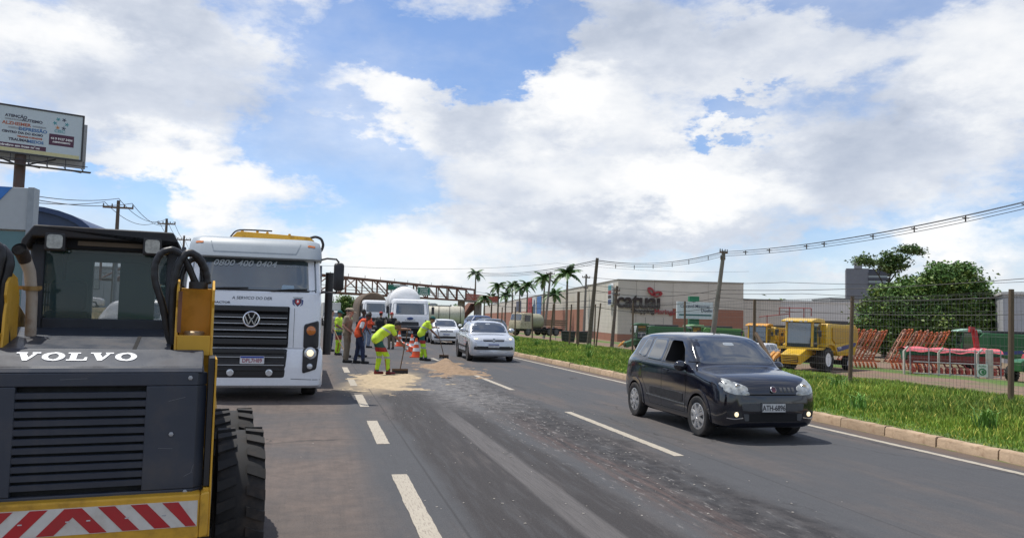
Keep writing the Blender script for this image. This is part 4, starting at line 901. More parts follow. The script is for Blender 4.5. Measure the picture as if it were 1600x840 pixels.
    lug_me = lug.mesh('tread_lugs', M_RUBBER, 25)
    hb = MB(); hb.lathe([(.27, .0), (.27, .11), (.25, .125), (.14, .10), (.12, .06), (.05, .06), (1e-3, .06)], (0, 0, 0), (1, 0, 0), 24); hub_me = hb.mesh('hub', M_YEL, 40)
    for s in (-1, 1):
        for y in (.93, 1.98):
            o = place(tyre_me, 'wheel', t, (s*.812, y, r), (random.uniform(0, 1), 0, 0)); kind(place(lug_me, 'tread_lugs', o), 'stuff'); place(hub_me, 'hub', o, rot=(0, 0, 0 if s > 0 else PI))
    ax = MB(); ax.cyl((.55, 1.45, .62), (.655, 1.45, .62), .06); ax.build('axle_cover', M_YEL, t)
    bk = MB(); bk.prism([(2.62, .12), (3.25, .08), (3.30, .12), (2.85, .20), (2.72, .55), (2.62, .58)], 'x', -.84, .84); bk.build('bucket', mat('bucket_steel', (.13, .11, .09), .6, .5, var=.3, dirt=(.2, .13, .08), dirt_amt=.6), t, bev=.01)
skid_steer()
# ================================================================== trucks
def cab_rings(zs, back, rc=.26, n=6):
    rings = []
    for z, f, w_ in zs:
        ring = []
        for i in range(n+1): a = R(180+90*i/n); ring.append((-w_+rc+rc*math.cos(a), f+rc+rc*math.sin(a), z))
        for i in range(n+1): a = R(270+90*i/n); ring.append((w_-rc+rc*math.cos(a), f+rc+rc*math.sin(a), z))
        ring += [(w_, back, z), (-w_, back, z)]
        rings.append(ring)
    return rings
def truck_wheel(t, x, y, r=.50, w_=.29, rim=None):
    o = wheel(t, x, y, r, w_, 1 if x > 0 else -1, 10, rim or M_GREY); return o
def bolts_on(parent, m, pts, r=.012):
    for p in pts: b = MB(); b.ball(p, r, 8, 5); b.build('bolt', m, parent)
def crane_truck():
    t = thing('crane_truck', 'white road-service truck with yellow crane folded behind its cab', 'truck', (-1.14, 14.8, 0), R(1))
    wp = mat('truck_white', (.80, .82, .85), .22, coat=.6, var=.03, dirt=(.6, .55, .5), dirt_amt=.12)
    cab = MB(); cab.loft(cab_rings([(.98, .03, 1.235), (1.30, .03, 1.235), (1.75, .05, 1.225), (1.99, .09, 1.215), (2.02, .13, 1.21), (2.62, .34, 1.17), (2.86, .42, 1.15), (2.97, .52, 1.12), (3.02, .72, 1.04)], 1.95))
    bv = bvh_of(cab); cab.build('cab', wp, t, sm=40)
    bp = MB(); bp.loft(cab_rings([(.25, .07, 1.27), (.30, .0, 1.285), (.60, -.02, 1.29), (.93, 0, 1.275), (.972, .03, 1.25)], .95)); bvb = bvh_of(bp); bump = bp.build('bumper', wp, t, sm=40)
    vz = MB(); vz.loft(cab_rings([(2.625, .20, 1.20), (2.65, .17, 1.205), (2.86, .27, 1.19), (2.985, .36, 1.15), (3.035, .52, 1.05)], 1.0)); bvv = bvh_of(vz); vis = vz.build('sun_visor', mat('visor_grey', (.33, .37, .40), .4, var=.06), t, sm=40)
    cs = MB(); cs.prism([(-.78, 2.70), (.74, 2.70), (.83, 2.90), (.80, 2.94), (-.80, 2.94), (-.84, 2.90)], 'y', .0, .02); 
    strip(bvv, 'y-', [(-.80, 2.93), (-.74, 2.74), (.72, 2.74), (.80, 2.93)], .018, 'visor_crease', mat('crease_grey', (.27, .31, .34), .4), vis, off=.004)
    for s in (-1, 1): patch(bvv, 'y-', [(s*.93, 2.885), (s*1.07, 2.875), (s*1.07, 2.915), (s*.93, 2.925)], 'marker_lamp', M_AMBER, vis, off=.01, r=.25)
    patch(bv, 'y-', [(-1.13, 2.035), (1.13, 2.035), (1.09, 2.66), (-1.09, 2.66)], 'windscreen', _ior(mat('truck_glass', (.016, .036, .045), .05, spec=.8, coat=.5, var=.5, vs=1.2, stretch=(2, 1, .35)), 1.9), t, off=.005, r=.06, rings=(1, .98, .85, .65, .45, .25, .1))
    strip(bv, 'y-', [(-1.12, 2.035), (1.12, 2.035)], .03, 'screen_seal', M_BLACK, t, off=.009)
    for xa, xb in ((-.90, -.10), (.30, .95)):
        w_ = MB(); a = cast(bv, 'y-', xa, 2.03, .03); b = cast(bv, 'y-', xb, 2.075, .03); w_.tube([a, (a+b)/2+Vector((0, -.01, .01)), b], .014, 6); w_.build('wiper', M_BLACK, t)
    patch(bv, 'y-', [(.48, 2.06), (.72, 2.06), (.71, 2.14), (.50, 2.15)], 'screen_sticker', mat('sticker_pale', (.30, .40, .48), .3), t, off=.012, r=.15)
    # number on the screen, owner's line, crest
    an = math.atan2(.21, .60)
    y = cast(bv, 'y-', -.18, 2.52, .014).y
    text('0800 400 0404', .165, mat('screen_print', (.42, .46, .48), .5), t, 'screen_lettering', (-.19, y, 2.525), (PI/2-an, 0, R(.5)), sx=1.12, shear=.25, bold=.003, ext=.001)
    text('GRATUITO', .05, MATS['screen_print'], t, 'screen_lettering', (.66, cast(bv, 'y-', .66, 2.50, .012).y, 2.50), (PI/2-an, 0, 0), sx=1.2, shear=.2, ext=.001)
    text('A SERVICO DO DER', .075, mat('grey_lettering', (.12, .13, .15), .5), t, 'front_lettering', (-.02, cast(bv, 'y-', 0, 1.88, .004).y, 1.885), (PI/2-.14, 0, 0), sx=1.05, shear=.12, bold=.001, ext=.001)
    text('TRACTOR', .055, MATS['grey_lettering'], t, 'front_lettering', (-.56, cast(bv, 'y-', -.55, 1.79, .004).y, 1.795), (PI/2-.14, 0, 0), sx=1.3, bold=.002, ext=.001)
    yc = cast(bv, 'y-', .79, 1.84, .006).y
    cr = MB(); cr.prism([(-.065, .06), (.065, .06), (.065, -.02), (0, -.09), (-.065, -.02)], 'y', 0, .004); co = cr.build('crest', mat('crest_navy', (.03, .035, .08), .4), t, loc=(.79, yc, 1.84), rot=(-.14, 0, 0))
    c2 = MB(); c2.prism([(-.04, .04), (.04, .04), (.04, -.02), (0, -.06), (-.04, -.02)], 'y', -.004, 0); c2.build('crest_field', M_RED, co)
    c3 = MB(); c3.prism([(-.012, .03), (.012, .03), (.02, -.01), (-.02, -.02)], 'y', -.007, -.004); c3.build('crest_figure', M_WTXT, co)
    for s in (-1, 1): c4 = MB(); c4.prism([(s*.07, .05), (s*.10, .03), (s*.09, -.05), (s*.04, -.085), (s*.07, -.03)], 'y', -.002, .002); c4.build('crest_wing', mat('crest_blue', (.06, .08, .22), .4), co)
    c5 = MB(); c5.prism([(-.09, .075), (.09, .075), (.09, .085), (-.09, .085)], 'y', 0, .003); c5.build('crest_top', M_GREY, co)
    # grille: black recess with separate bars
    g = patch(bv, 'y-', [(-.70, 1.745), (.655, 1.745), (.645, .985), (-.69, .985)], 'grille', M_DARK, t, off=.004, r=.03)
    g2 = patch(bvb, 'y-', [(-.69, .965), (.645, .965), (.60, .44), (-.60, .44)], 'lower_grille', M_BLACK, t, off=.004, r=.06)
    barm = mat('grille_bar', (.022, .023, .025), .35, var=.1); edge = mat('bar_edge', (.50, .52, .55), .35, .4, var=.05)
    for z, hh, dk in ((1.69, .09, 0), (1.565, .055, 1), (1.455, .055, 1), (1.335, .055, 1), (1.215, .06, 1), (1.09, .10, 0)):
        b = MB(); b.box(-.665, .62, -.045, .06, z-hh/2, z+hh/2); o = b.build('grille_bar', barm, g, bev=.012)
        if dk: e = MB(); e.box(-.66, .615, -.048, .0, z-hh/2-.012, z-hh/2+.002); e.build('bar_edge', edge, g)
    for z, hh, dk in ((.915, .07, 0), (.84, .04, 1), (.70, .05, 1), (.585, .03, 0)):
        b = MB(); b.box(-.64, .60, -.05, .02, z-hh/2, z+hh/2); b.build('grille_bar', barm, g2, bev=.01)
        if dk: e = MB(); e.box(-.63, .59, -.052, -.01, z-hh/2-.01, z-hh/2+.002); e.build('bar_edge', edge, g2)
    round_badge(t, -.055, 1.50, .148, x=-.01, vw=True, face=M_DARK)
    plate(t, -.07, .765, 'DPL7H89', fg=mat('plate_wine', (.28, .02, .05), .5), bgc=(.70, .71, .72), blue=True, x=.035, w_=.42, h=.14)
    for s in (-1, 1):
        f = MB(); f.lathe([(.062, 0), (.062, -.02), (.05, -.024), (1e-3, -.018)], (s*.335, -.035, .535), (0, 1, 0), 18); f.build('fog_lamp', M_LENS, bump)
        # lamp cluster in a black surround
        m1 = patch(bv, 'y-', [(s*.92, 1.42), (s*1.19, 1.50), (s*1.20, .985), (s*.92, .985)], 'lamp_surround', M_BLACK, t, off=.02, r=.12)
        m2 = patch(bvb, 'y-', [(s*.915, .975), (s*1.21, .975), (s*1.17, .60), (s*.92, .52)], 'lamp_surround', M_BLACK, bump, off=.02, r=.12)
        for z, r_, m_, nm, bb, par in ((1.31, .085, M_AMBER, 'indicator_lamp', bv, m1), (.90, .10, M_LENS, 'headlamp', bvb, m2), (.655, .052, M_LENS, 'low_lamp', bvb, m2)):
            a = cast(bb, 'y-', s*1.05, z, .022); l = MB(); l.lathe([(r_, .03), (r_, -.006), (r_*.9, -.014), (r_*.5, -.022), (1e-3, -.024)], a, (0, 1, 0), 22); lo_ = l.build(nm, m_, par)
            if nm == 'headlamp' and s > 0: q = MB(); q.ball(a+Vector((0, -.022, 0)), (.062, .012, .062), 14, 8); q.build('lit_bulb', M_LIT, par)
            k = MB(); k.lathe([(r_*1.02, .0), (r_*1.12, -.008), (r_*1.15, .02)], a, (0, 1, 0), 22); k.build('lamp_ring', M_CHROME if nm == 'headlamp' else M_GREY, par)
        strip(bv, 'y-', [(s*.74, .99), (s*.74, 1.72)], .008, 'shut_line', M_GREY, t, off=.002)
        strip(bvb, 'y-', [(s*.72, .42), (s*1.28, .40)], .012, 'shut_line', M_GREY, bump, off=.002)
        # mirrors on arms, door windows, wheel arch
        mm = MB(); mm.loft([[(u+s*1.515, -.02+dy, v) for u, v in rounded(.19*k, .53*k, .06*k, 4, 0, 2.33)] for dy, k in ((-.055, .82), (-.03, .97), (.03, 1), (.05, .97))]); mi = mm.build('door_mirror', M_BLACK, t, sm=50)
        for z0, z1 in ((2.66, 2.60), (2.02, 2.10)):
            a_ = MB(); a_.tube([(s*1.16, .55, z0), (s*1.30, .2, z0+.02), (s*1.46, .02, z0), (s*1.51, 0, z1)], .018, 7); a_.build('mirror_arm', M_BLACK, mi)
        dw = MB(); dw.prism([(.75, 2.02), (1.75, 2.02), (1.75, 2.58), (.92, 2.58)], 'x', *sorted((s*1.17, s*1.225))); dw.build('door_window', M_GLASS, t)
        wa = MB(); wa.prism([(.85, .45), (.85, .98), (2.0, .98), (2.0, .45), (1.95, .80), (.95, .80)], 'x', *sorted((s*1.0, s*1.26))); wa.build('wheel_arch', wp, t)
        truck_wheel(t, s*1.06, 1.42); truck_wheel(t, s*1.02, 5.9); truck_wheel(t, s*1.02, 7.2)
        stp = MB(); stp.box(*sorted((s*1.05, s*1.255)), 1.0, 1.9, .35, .42); stp.build('cab_step', M_BLACK, t)
    un = MB(); un.box(-1.0, 1.0, .5, 8.2, .55, .95); un.build('chassis', M_DARK, t)
    bx = MB(); bx.box(-1.2, 1.2, 2.9, 8.4, 1.0, 1.55); bx.build('load_body', mat('body_grey', (.25, .26, .27), .5, var=.15), t, bev=.02)
    sk = MB(); sk.tube([(1.42, 2.35, .75), (1.42, 2.35, 2.52)], .085, 14); sk.build('intake_stack', M_BLACK, t)
    s2 = MB(); s2.bar((1.15, 2.3, 1.0), (1.15, 2.3, 2.6), .12, .2); s2.build('stack_bracket', M_BLACK, t)
    # folded crane
    c = MB(); c.prism([(-.64, 3.13), (-.50, 3.285), (-.42, 3.30), (.96, 3.25), (1.06, 3.17), (1.10, 3.02), (.9, 2.99), (-.6, 3.02)], 'y', 2.05, 2.35); kr_ = c.build('crane_boom', M_YEL, t, bev=.012)
    c = MB(); c.prism([(-.3, 3.12), (.8, 3.10), (.82, 3.13), (-.28, 3.15)], 'y', 2.03, 2.05); c.build('boom_plate', mat('plate_dark', (.06, .05, .03), .6), kr_)
    bolts_on(kr_, M_YEL, [(-.40, 2.1, 3.31), (.10, 2.1, 3.295), (.55, 2.1, 3.275), (-.1, 2.1, 3.31)], .03)
    h = MB(); h.tube([tuple(p) for p in crom([(-.66, 2.1, 3.08), (-.60, 2.02, 3.20), (-.44, 2.0, 3.32), (.2, 2.0, 3.33)], 6)], .016, 8); h.build('crane_hose', M_BLACK, t)
    h = MB(); h.tube([tuple(p) for p in crom([(.96, 2.1, 3.22), (1.08, 2.08, 3.26), (1.20, 2.08, 3.22), (1.25, 2.08, 3.10), (1.22, 2.1, 2.98), (1.15, 2.12, 2.92)], 6)], .028, 8); h.build('crane_hose', M_BLACK, t)
    c = MB(); c.box(-.25, .25, 2.05, 2.5, .9, 3.02); c.box(1.08, 1.20, 2.1, 2.3, 1.6, 2.95); c.build('crane_column', M_YEL, t, bev=.02)
crane_truck()

def far_truck(name, label, loc, rz, W_, H_, col, tank=None, dome=None, maker=None, mirror=True, group=None):
    t = thing(name, label, 'truck', loc, rz, group); h = W_/2; pm = mat('far_cab_'+name, col, .3, coat=.4, var=.04, dirt=(.4, .34, .28), dirt_amt=.25)
    cab = MB(); k = H_/2.6
    cab.loft(cab_rings([(.95*k, .02, h), (1.35*k, .0, h), (1.62*k, .03, h-.01), (1.66*k, .06, h-.02), (2.36*k, .22, h-.06), (2.52*k, .30, h-.09), (2.60*k, .5, h-.18)], 1.9)); bv = bvh_of(cab); cab.build('cab', pm, t, sm=40)
    bp = MB(); bp.loft(cab_rings([(.32, .03, h), (.40, -.04, h+.01), (.86*k, -.04, h+.01), (.94*k, .02, h)], .9)); bvb = bvh_of(bp); bb = bp.build('bumper', mat('dark_bumper', (.045, .047, .05), .5, var=.15, dirt=DUST, dirt_amt=.2), t, sm=40)
    patch(bv, 'y-', [(-h+.10, 1.66*k), (h-.10, 1.66*k), (h-.15, 2.34*k), (-h+.15, 2.34*k)], 'windscreen', mat('truck_glass', (.020, .045, .055), .05), t, off=.005, r=.06, rings=(1, .98, .8, .5, .2))
    g = patch(bv, 'y-', [(-.52, 1.22*k), (.52, 1.22*k), (.55, .97*k), (-.55, .97*k)], 'grille', M_DARK, t, off=.006, r=.1)
    for z in (1.18, 1.10, 1.03): b = MB(); b.box(-.48, .48, -.03, .02, z*k-.02, z*k+.012); b.build('grille_bar', M_GREY, g)
    patch(bvb, 'y-', [(-.5, .83*k), (.5, .83*k), (.5, .50), (-.5, .50)], 'lower_grille', M_DARK, bb, off=.006, r=.1)
    plate(t, -.06, .60, 'LIG-4E02', bgc=(.6, .6, .6), w_=.4)
    if maker == 'oval':
        o = MB(); o.lathe([(1e-3, -.02), (.10, -.018), (.12, 0)], (0, -.002, 1.42*k), (0, 1, 0), 20); o.v = [(x*1.7, y, 1.42*k+(z-1.42*k)*.75) for x, y, z in o.v]; o.build('badge', mat('badge_blue', (.03, .06, .18), .3), t)
        text('CARGO', .11, M_TXT, t, 'front_lettering', (0, -.008, 1.30*k), sx=1.6, ext=.002)
    for s in (-1, 1):
        patch(bvb, 'y-', [(s*(h-.34), .80*k), (s*(h-.05), .80*k), (s*(h-.06), .58*k), (s*(h-.32), .58*k)], 'headlamp', M_LENS, bb, off=.01, r=.2)
        fl = patch(bv, 'y-', [(s*(h-.26), 1.36*k), (s*(h-.06), 1.30*k), (s*(h-.05), 1.0*k), (s*(h-.22), 1.05*k)], 'corner_vent', M_BLACK, t, off=.006, r=.2)
        if mirror:
            mm = MB(); mm.box(s*(h+.20)-.085, s*(h+.20)+.085, -.05, .05, 1.70*k, 2.15*k); mi = mm.build('door_mirror', M_BLACK, t, bev=.03); a = MB(); a.tube([(s*(h-.03), .3, 2.3*k), (s*(h+.2), 0, 2.2*k), (s*(h+.2), 0, 2.1*k)], .02, 6); a.build('mirror_arm', M_BLACK, mi)
        dw = MB(); dw.prism([(.45, 1.68*k), (1.4, 1.68*k), (1.4, 2.3*k), (.6, 2.3*k)], 'x', *sorted((s*(h-.08), s*(h+.006)))); dw.build('door_window', M_GLASS, t)
        truck_wheel(t, s*(h-.18), 1.25); truck_wheel(t, s*(h-.2), 5.5); truck_wheel(t, s*(h-.2), 6.8)
    un = MB(); un.box(-.9, .9, .5, 8.5, .5, .95); un.build('chassis', M_DARK, t)
    if tank:
        r, zc = tank; b = MB(); b.lathe([(1e-3, 2.0), (r*.55, 2.06), (r*.85, 2.2), (r*.97, 2.4), (r, 2.6), (r, 8.3), (r*.9, 8.6), (1e-3, 8.8)], (0, 0, zc), (0, 1, 0), 32); b.v = [(x-.22, y, z) for x, y, z in b.v]; tk = b.build('tank', mat('tank_white', (.80, .80, .79), .35, var=.05, dirt=(.4, .35, .3), dirt_amt=.2), t, sm=60)
        for y in (2.62, 4.4, 6.2, 8.2): q = MB(); q.lathe([(r*1.001, -.03), (r*1.012, -.03), (r*1.012, .03), (r*1.001, .03)], (-.22, y, zc), (0, 1, 0), 32, True); q.build('tank_band', M_GALV, tk)
        q = MB(); q.cyl((-.22, 4.2, zc+r-.02), (-.22, 4.2, zc+r+.14), .28); q.build('manhole', M_GALV, tk)
        f = MB(); f.box(-.35, .35, 2.05, 2.2, 2.42*k, 2.54*k); f.build('walkway', M_GALV, tk)
    if dome:
        w_, z0, z1 = dome; pr = [(-w_, .9), (-w_, z0)]+[(w_*math.cos(R(180-a))*1.0, z0+(z1-z0)*math.sin(R(a))**.8) for a in range(10, 171, 16)]+[(w_, z0), (w_, .9)]
        b = MB(); b.loft([[(x*q, y, z*(1 if q == 1 else .97)) for x, z in pr] for y, q in ((2.2, .94), (2.4, 1), (4.2, 1.0), (6.2, .99), (8.6, 1), (8.9, .95))], True, True); b.build('tarpaulin', mat('tarp_brown', (.115, .085, .060), .9, var=.3, vs=2, bump=.5, bs=6), t, sm=50)
    return t
far_truck('tanker_truck', 'white tanker truck with oval badge behind the traffic cones', (5.55, 47.2, 0), R(-3), 2.35, 2.62, (.74, .75, .76), tank=(1.04, 2.43), maker='oval')
far_truck('tarp_truck', 'white truck with a brown domed tarpaulin load far down the road', (4.95, 67.5, 0), R(2), 2.2, 2.85, (.76, .77, .78), dome=(1.3, 2.1, 3.6))
def tank_trailer():
    t = thing('tank_trailer', 'cream ribbed tank trailer crossing behind the white hatchback', 'trailer', (11.6, 75, 0), R(-8))
    b = MB(); r = 1.0; b.lathe([(1e-3, -2.55), (r*.6, -2.5), (r*.9, -2.36), (r, -2.2), (r, 2.2), (r*.9, 2.4), (r*.6, 2.52), (1e-3, 2.56)], (0, 0, 1.62), (1, 0, 0), 28); tk = b.build('tank', mat('tank_cream', (.52, .49, .40), .5, var=.12, dirt=(.2, .16, .1), dirt_amt=.5), t, sm=60)
    for x in (-2.1, -1.05, 0, 1.05, 2.1): q = MB(); q.lathe([(r*1.001, -.035), (r*1.02, -.035), (r*1.02, .035), (r*1.001, .035)], (x, 0, 1.62), (1, 0, 0), 28, True); q.build('tank_band', mat('band_dark', (.10, .09, .08), .7), tk)
    q = MB(); q.box(-1.6, 1.2, -.3, .3, 2.6, 2.68); q.cyl((-.6, 0, 2.66), (-.6, 0, 2.85), .28); q.build('walkway', M_GALV, tk)
    u = MB(); u.box(-2.4, 2.4, -.9, .9, .5, .75); u.build('chassis', M_DARK, t)
    for x in (-1.7, -.6, 1.6):
        for y in (-.95, .95): w_ = truck_wheel(t, x, y); w_.rotation_euler = (0, 0, PI/2 if y < 0 else -PI/2)
tank_trailer()
def old_truck():
    t = thing('flatbed_truck', 'old beige flatbed truck parked on the grass before the mall', 'truck', (20.6, 80, -.28), R(-62))
    pm = mat('old_beige', (.42, .36, .25), .6, var=.15, dirt=(.12, .08, .05), dirt_amt=.6)
    c = MB(); c.loft(cab_rings([(.75, .02, 1.05), (1.4, 0, 1.06), (1.62, .12, 1.02), (2.35, .3, .95), (2.45, .5, .85)], 1.7)); bv = bvh_of(c); c.build('cab', pm, t, sm=40)
    patch(bv, 'y-', [(-.85, 1.66), (.85, 1.66), (.8, 2.3), (-.8, 2.3)], 'windscreen', M_GLASS, t, r=.08)
    for s in (-1, 1):
        d_ = MB(); d_.prism([(.5, 1.55), (1.35, 1.55), (1.35, 2.2), (.62, 2.2)], 'x', *sorted((s*.9, s*1.04))); d_.build('door_window', M_GLASS, t)
        for y in (1.1, 4.4, 5.4): truck_wheel(t, s*.92, y, .45, .26)
    b = MB(); b.box(-.9, .9, .3, 6.5, .5, .8); b.build('chassis', M_DARK, t)
    tk = MB(); tk.lathe([(1e-3, 1.9), (.75, 1.95), (.85, 2.1), (.85, 3.6), (1e-3, 3.7)], (0, 0, 1.55), (0, 1, 0), 24); tk.build('water_tank', mat('tank_khaki', (.30, .29, .20), .7, var=.2), t)
    for k in range(5):
        p = MB(); p.box(-1.15, 1.15, 3.7+k*.62, 4.30+k*.62, 1.0, 1.06); p.build('deck_plank', M_WOOD, t)
    for s in (-1, 1):
        for z in (1.15, 1.38, 1.6): p = MB(); p.box(*sorted((s*1.12, s*1.16)), 3.7, 6.8, z, z+.17); p.build('side_board', M_WOOD, t)
old_truck()
# ================================================================== people, brooms, cones
SK_D = mat('skin_dark', (.075, .035, .022), .55, var=.08); SK_B = mat('skin_brown', (.23, .115, .072), .55, var=.08); SK_L = mat('skin_light', (.42, .25, .18), .55, var=.08)
M_HAIR = mat('dark_hair', (.012, .010, .009), .7, var=.2); M_EYE = mat('eye_dark', (.02, .015, .012), .2, var=0)
M_KHAKI = mat('khaki_cloth', (.205, .165, .115), .9, var=.14, vs=7); M_JEAN = mat('blue_denim', (.022, .030, .065), .9, var=.25, vs=9); M_PALEJ = mat('pale_denim', (.22, .27, .36), .9, var=.2, vs=9)
M_ORG = mat('orange_vest', (.72, .085, .02), .75, var=.12, vs=6); M_TEE = mat('white_cloth', (.62, .62, .62), .9, var=.08); M_BOOT = mat('black_boot', (.02, .018, .017), .6)
M_NAVY = mat('dark_shirt', (.045, .055, .085), .9, var=.15); M_TEAL = mat('teal_cloth', (.012, .095, .088), .85, var=.12); M_BVEST = mat('black_vest', (.016, .017, .018), .8, var=.2)
M_CAPR = mat('red_cap', (.36, .035, .03), .8); M_REDB = mat('red_boot', (.16, .02, .02), .7)
def hi_vis(name, bands, base, stripe=None):
    m = bpy.data.materials.new(name); m.use_nodes = True; t = NT(m.node_tree); p = m.node_tree.nodes['Principled BSDF']
    co = t.node('ShaderNodeTexCoord').outputs['Object']; s = t.sep(co); c = tuple(base)+(1,)
    for z0, z1, col in bands:
        f = t.math('MULTIPLY', t.math('GREATER_THAN', s[2], z0), t.math('LESS_THAN', s[2], z1)); c = t.mix(f, c, tuple(col)+(1,))
    if stripe:
        z0, z1, x0, x1, col = stripe
        f = t.math('MULTIPLY', t.math('MULTIPLY', t.math('GREATER_THAN', s[2], z0), t.math('LESS_THAN', s[2], z1)), t.math('COMPARE', t.math('ABSOLUTE', s[0]), (x0+x1)/2, (x1-x0)/2))
        c = t.mix(f, c, tuple(col)+(1,))
    v = t.noise(co, 9, 4); c2 = t.mix(t.mapr(v, .3, .7, 0, .25), c, (.05, .08, .03, 1)); t.put(p.inputs['Base Color'], c2); p.inputs['Roughness'].default_value = .75; return m
LIME = (.52, .82, .03); YLIME = (.62, .85, .05); TEAL = (.012, .095, .088); GREYR = (.42, .43, .43)
M_TROU = hi_vis('worker_trousers', [(.0, .13, TEAL), (.13, .44, LIME), (.44, .50, GREYR), (.50, .62, LIME), (.62, .74, (.42, .03, .03))], TEAL, (.14, .42, .085, .145, (.45, .10, .02)))
def torso_vest(name, base, axis):
    # reflective tape running round the chest: measured along the spine
    m = bpy.data.materials.new(name); m.use_nodes = True; t = NT(m.node_tree); p = m.node_tree.nodes['Principled BSDF']
    co = t.node('ShaderNodeTexCoord').outputs['Object']
    q = t.vmath('DOT_PRODUCT', co, axis[0]); f = t.math('COMPARE', q, axis[1], .025); f2 = t.math('COMPARE', q, axis[1]+.17, .02)
    v = t.noise(co, 8, 4); c = t.mix(t.mapr(v, .3, .75, 0, .3), tuple(base)+(1,), tuple(b*.6 for b in base)+(1,))
    t.put(p.inputs['Base Color'], t.mix(t.math('MAXIMUM', f, t.math('MULTIPLY', f2, .0)), c, GREYR+(1,))); p.inputs['Roughness'].default_value = .7; return m
CLOTH = bpy.data.textures.new('cloth_folds', 'CLOUDS'); CLOTH.noise_scale = .11; CLOTH.noise_depth = 2
def soft(mb, name, m, parent, vox, it=4):
    me = bpy.data.meshes.new(name); me.from_pydata(mb.v, [], mb.f); me.materials.append(m)
    o = place(me, name, parent)
    r = o.modifiers.new('remesh', 'REMESH'); r.mode = 'VOXEL'; r.voxel_size = vox; r.use_smooth_shade = True
    if name not in ('body',):
        dm = o.modifiers.new('folds', 'DISPLACE'); dm.texture = CLOTH; dm.texture_coords = 'LOCAL'; dm.strength = .035; dm.mid_level = .5
    s = o.modifiers.new('smooth', 'SMOOTH'); s.factor = .5; s.iterations = it
    return o
STAND = dict(pelvis=(0, 0, .95), waist=(0, .0, 1.10), chest=(0, .0, 1.30), neck=(0, .0, 1.47), head=(0, -.03, 1.63),
             hip=(.09, 0, .92), knee=(.10, -.02, .50), ankle=(.10, .02, .09), sh=(.185, 0, 1.42), elbow=(.25, .02, 1.14), wrist=(.26, -.07, .90))
def person(label, loc, rz, pose, skin, top, trousers, boots=M_BOOT, vest=None, sleeves=True, long_sleeve=False, hat=None, hair=True, h=1.75, look=0, nod=0, grip=False, sleeve_m=None):
    J = {}
    for k, v in STAND.items():
        v = pose.get(k, v)
        if k in ('hip', 'knee', 'ankle', 'sh', 'elbow', 'wrist'):
            for s, nm in ((1, 'l'), (-1, 'r')):
                q = pose.get(k+nm, v); J[k+nm] = Vector((q[0] if k+nm in pose else s*q[0], q[1], q[2]))
        else: J[k] = Vector(v)
    t = thing('person', label, 'person', loc, rz, 'people at the road works'); sc = h/1.75; t.scale = (sc, sc, sc)
    B = MB(); sp = [J['pelvis'], J['waist'], J['chest']]
    def torso(mb, g, lo=0, up=True):
        X = Vector((1, 0, 0)); pts = [(J['pelvis'], .085, .115), (J['waist'], .075, .10), (J['chest'], .10, .115)]
        for s in (-1, 1):
            for (a, xa, ra), (b, xb, rb) in zip(pts[lo:], pts[lo+1:]): mb.caps(a+X*s*xa, b+X*s*xb, ra+g, rb+g, 14, 4)
        if up:
            for s in 'lr': mb.caps(J['chest'], J['sh'+s].lerp(J['chest'], .12), .105+g, .075+g, 12, 4)
            mb.caps(J['chest'], J['neck'].lerp(J['chest'], .2), .10+g, .065+g*.6, 12, 4)
    def legs(mb, g, cut=0):
        for s in 'lr':
            mb.caps(J['hip'+s], J['knee'+s], .088+g, .062+g, 12, 4); mb.caps(J['knee'+s], J['ankle'+s].lerp(J['knee'+s], cut), .060+g, .044+g*1.1, 12, 4)
            mb.caps(J['pelvis'], J['hip'+s], .10+g, .09+g, 12, 4)
    def arms(mb, g, frac_u=1, fore=0):
        for s in 'lr':
            mb.caps(J['sh'+s], J['sh'+s].lerp(J['elbow'+s], frac_u), .056+g, .056+g-(.012*frac_u), 10, 3)
            if fore: mb.caps(J['elbow'+s], J['elbow'+s].lerp(J['wrist'+s], fore), .044+g, .036+g, 10, 3)
    torso(B, -.012); legs(B, -.008); arms(B, 0); 
    for s, sg in (('l', 1), ('r', -1)):
        e, w_ = J['elbow'+s], J['wrist'+s]; B.caps(e, w_, .043, .029, 10, 3)
        d = (w_-e).normalized(); side = d.cross(Vector((0, 0, 1)));  side = side.normalized() if side.length > .2 else Vector((0, -1, 0))
        nrm = side.cross(d).normalized(); pm = w_+d*.05
        for k in (-1, 0, 1): B.caps(w_+d*.01+side*.014*k, w_+d*.085+side*.024*k, .018, .016, 8, 2)
        for k, (off, ln) in enumerate(((-.034, .060), (-.011, .075), (.012, .070), (.034, .055))):
            b0 = w_+d*.085+side*off; cu = .9 if grip else .35
            b1 = b0+(d*math.cos(cu*.5)-nrm*math.sin(cu*.5))*ln*.5; b2 = b1+(d*math.cos(cu*1.6)-nrm*math.sin(cu*1.6))*ln*.5
            B.caps(b0, b1, .0105, .0098, 7, 2); B.caps(b1, b2, .0098, .0085, 7, 2)
        th0 = w_+d*.03-side*.025; th1 = th0+(-side*.8+d*.7-nrm*.2).normalized()*.038; th2 = th1+(d-nrm*.4).normalized()*.03
        B.caps(th0, th1, .0125, .011, 7, 2); B.caps(th1, th2, .011, .009, 7, 2)
        a = J['ankle'+s]; f = Vector((math.sin(pose.get('toe', 0))*.5, -1, 0)).normalized(); B.caps(a+Vector((0, .02, -.04)), a+f*.15+Vector((0, 0, -.055)), .038, .03, 10, 3)
    H = J['head']; B.caps(J['chest'].lerp(J['neck'], .6), H-Vector((0, 0, .05)), .058, .052, 12, 3)
    HM = Matrix.Translation(H) @ Euler((nod, 0, look), 'ZYX').to_matrix().to_4x4() if False else Matrix.Translation(H) @ Matrix.Rotation(look, 4, 'Z') @ Matrix.Rotation(nod, 4, 'X')
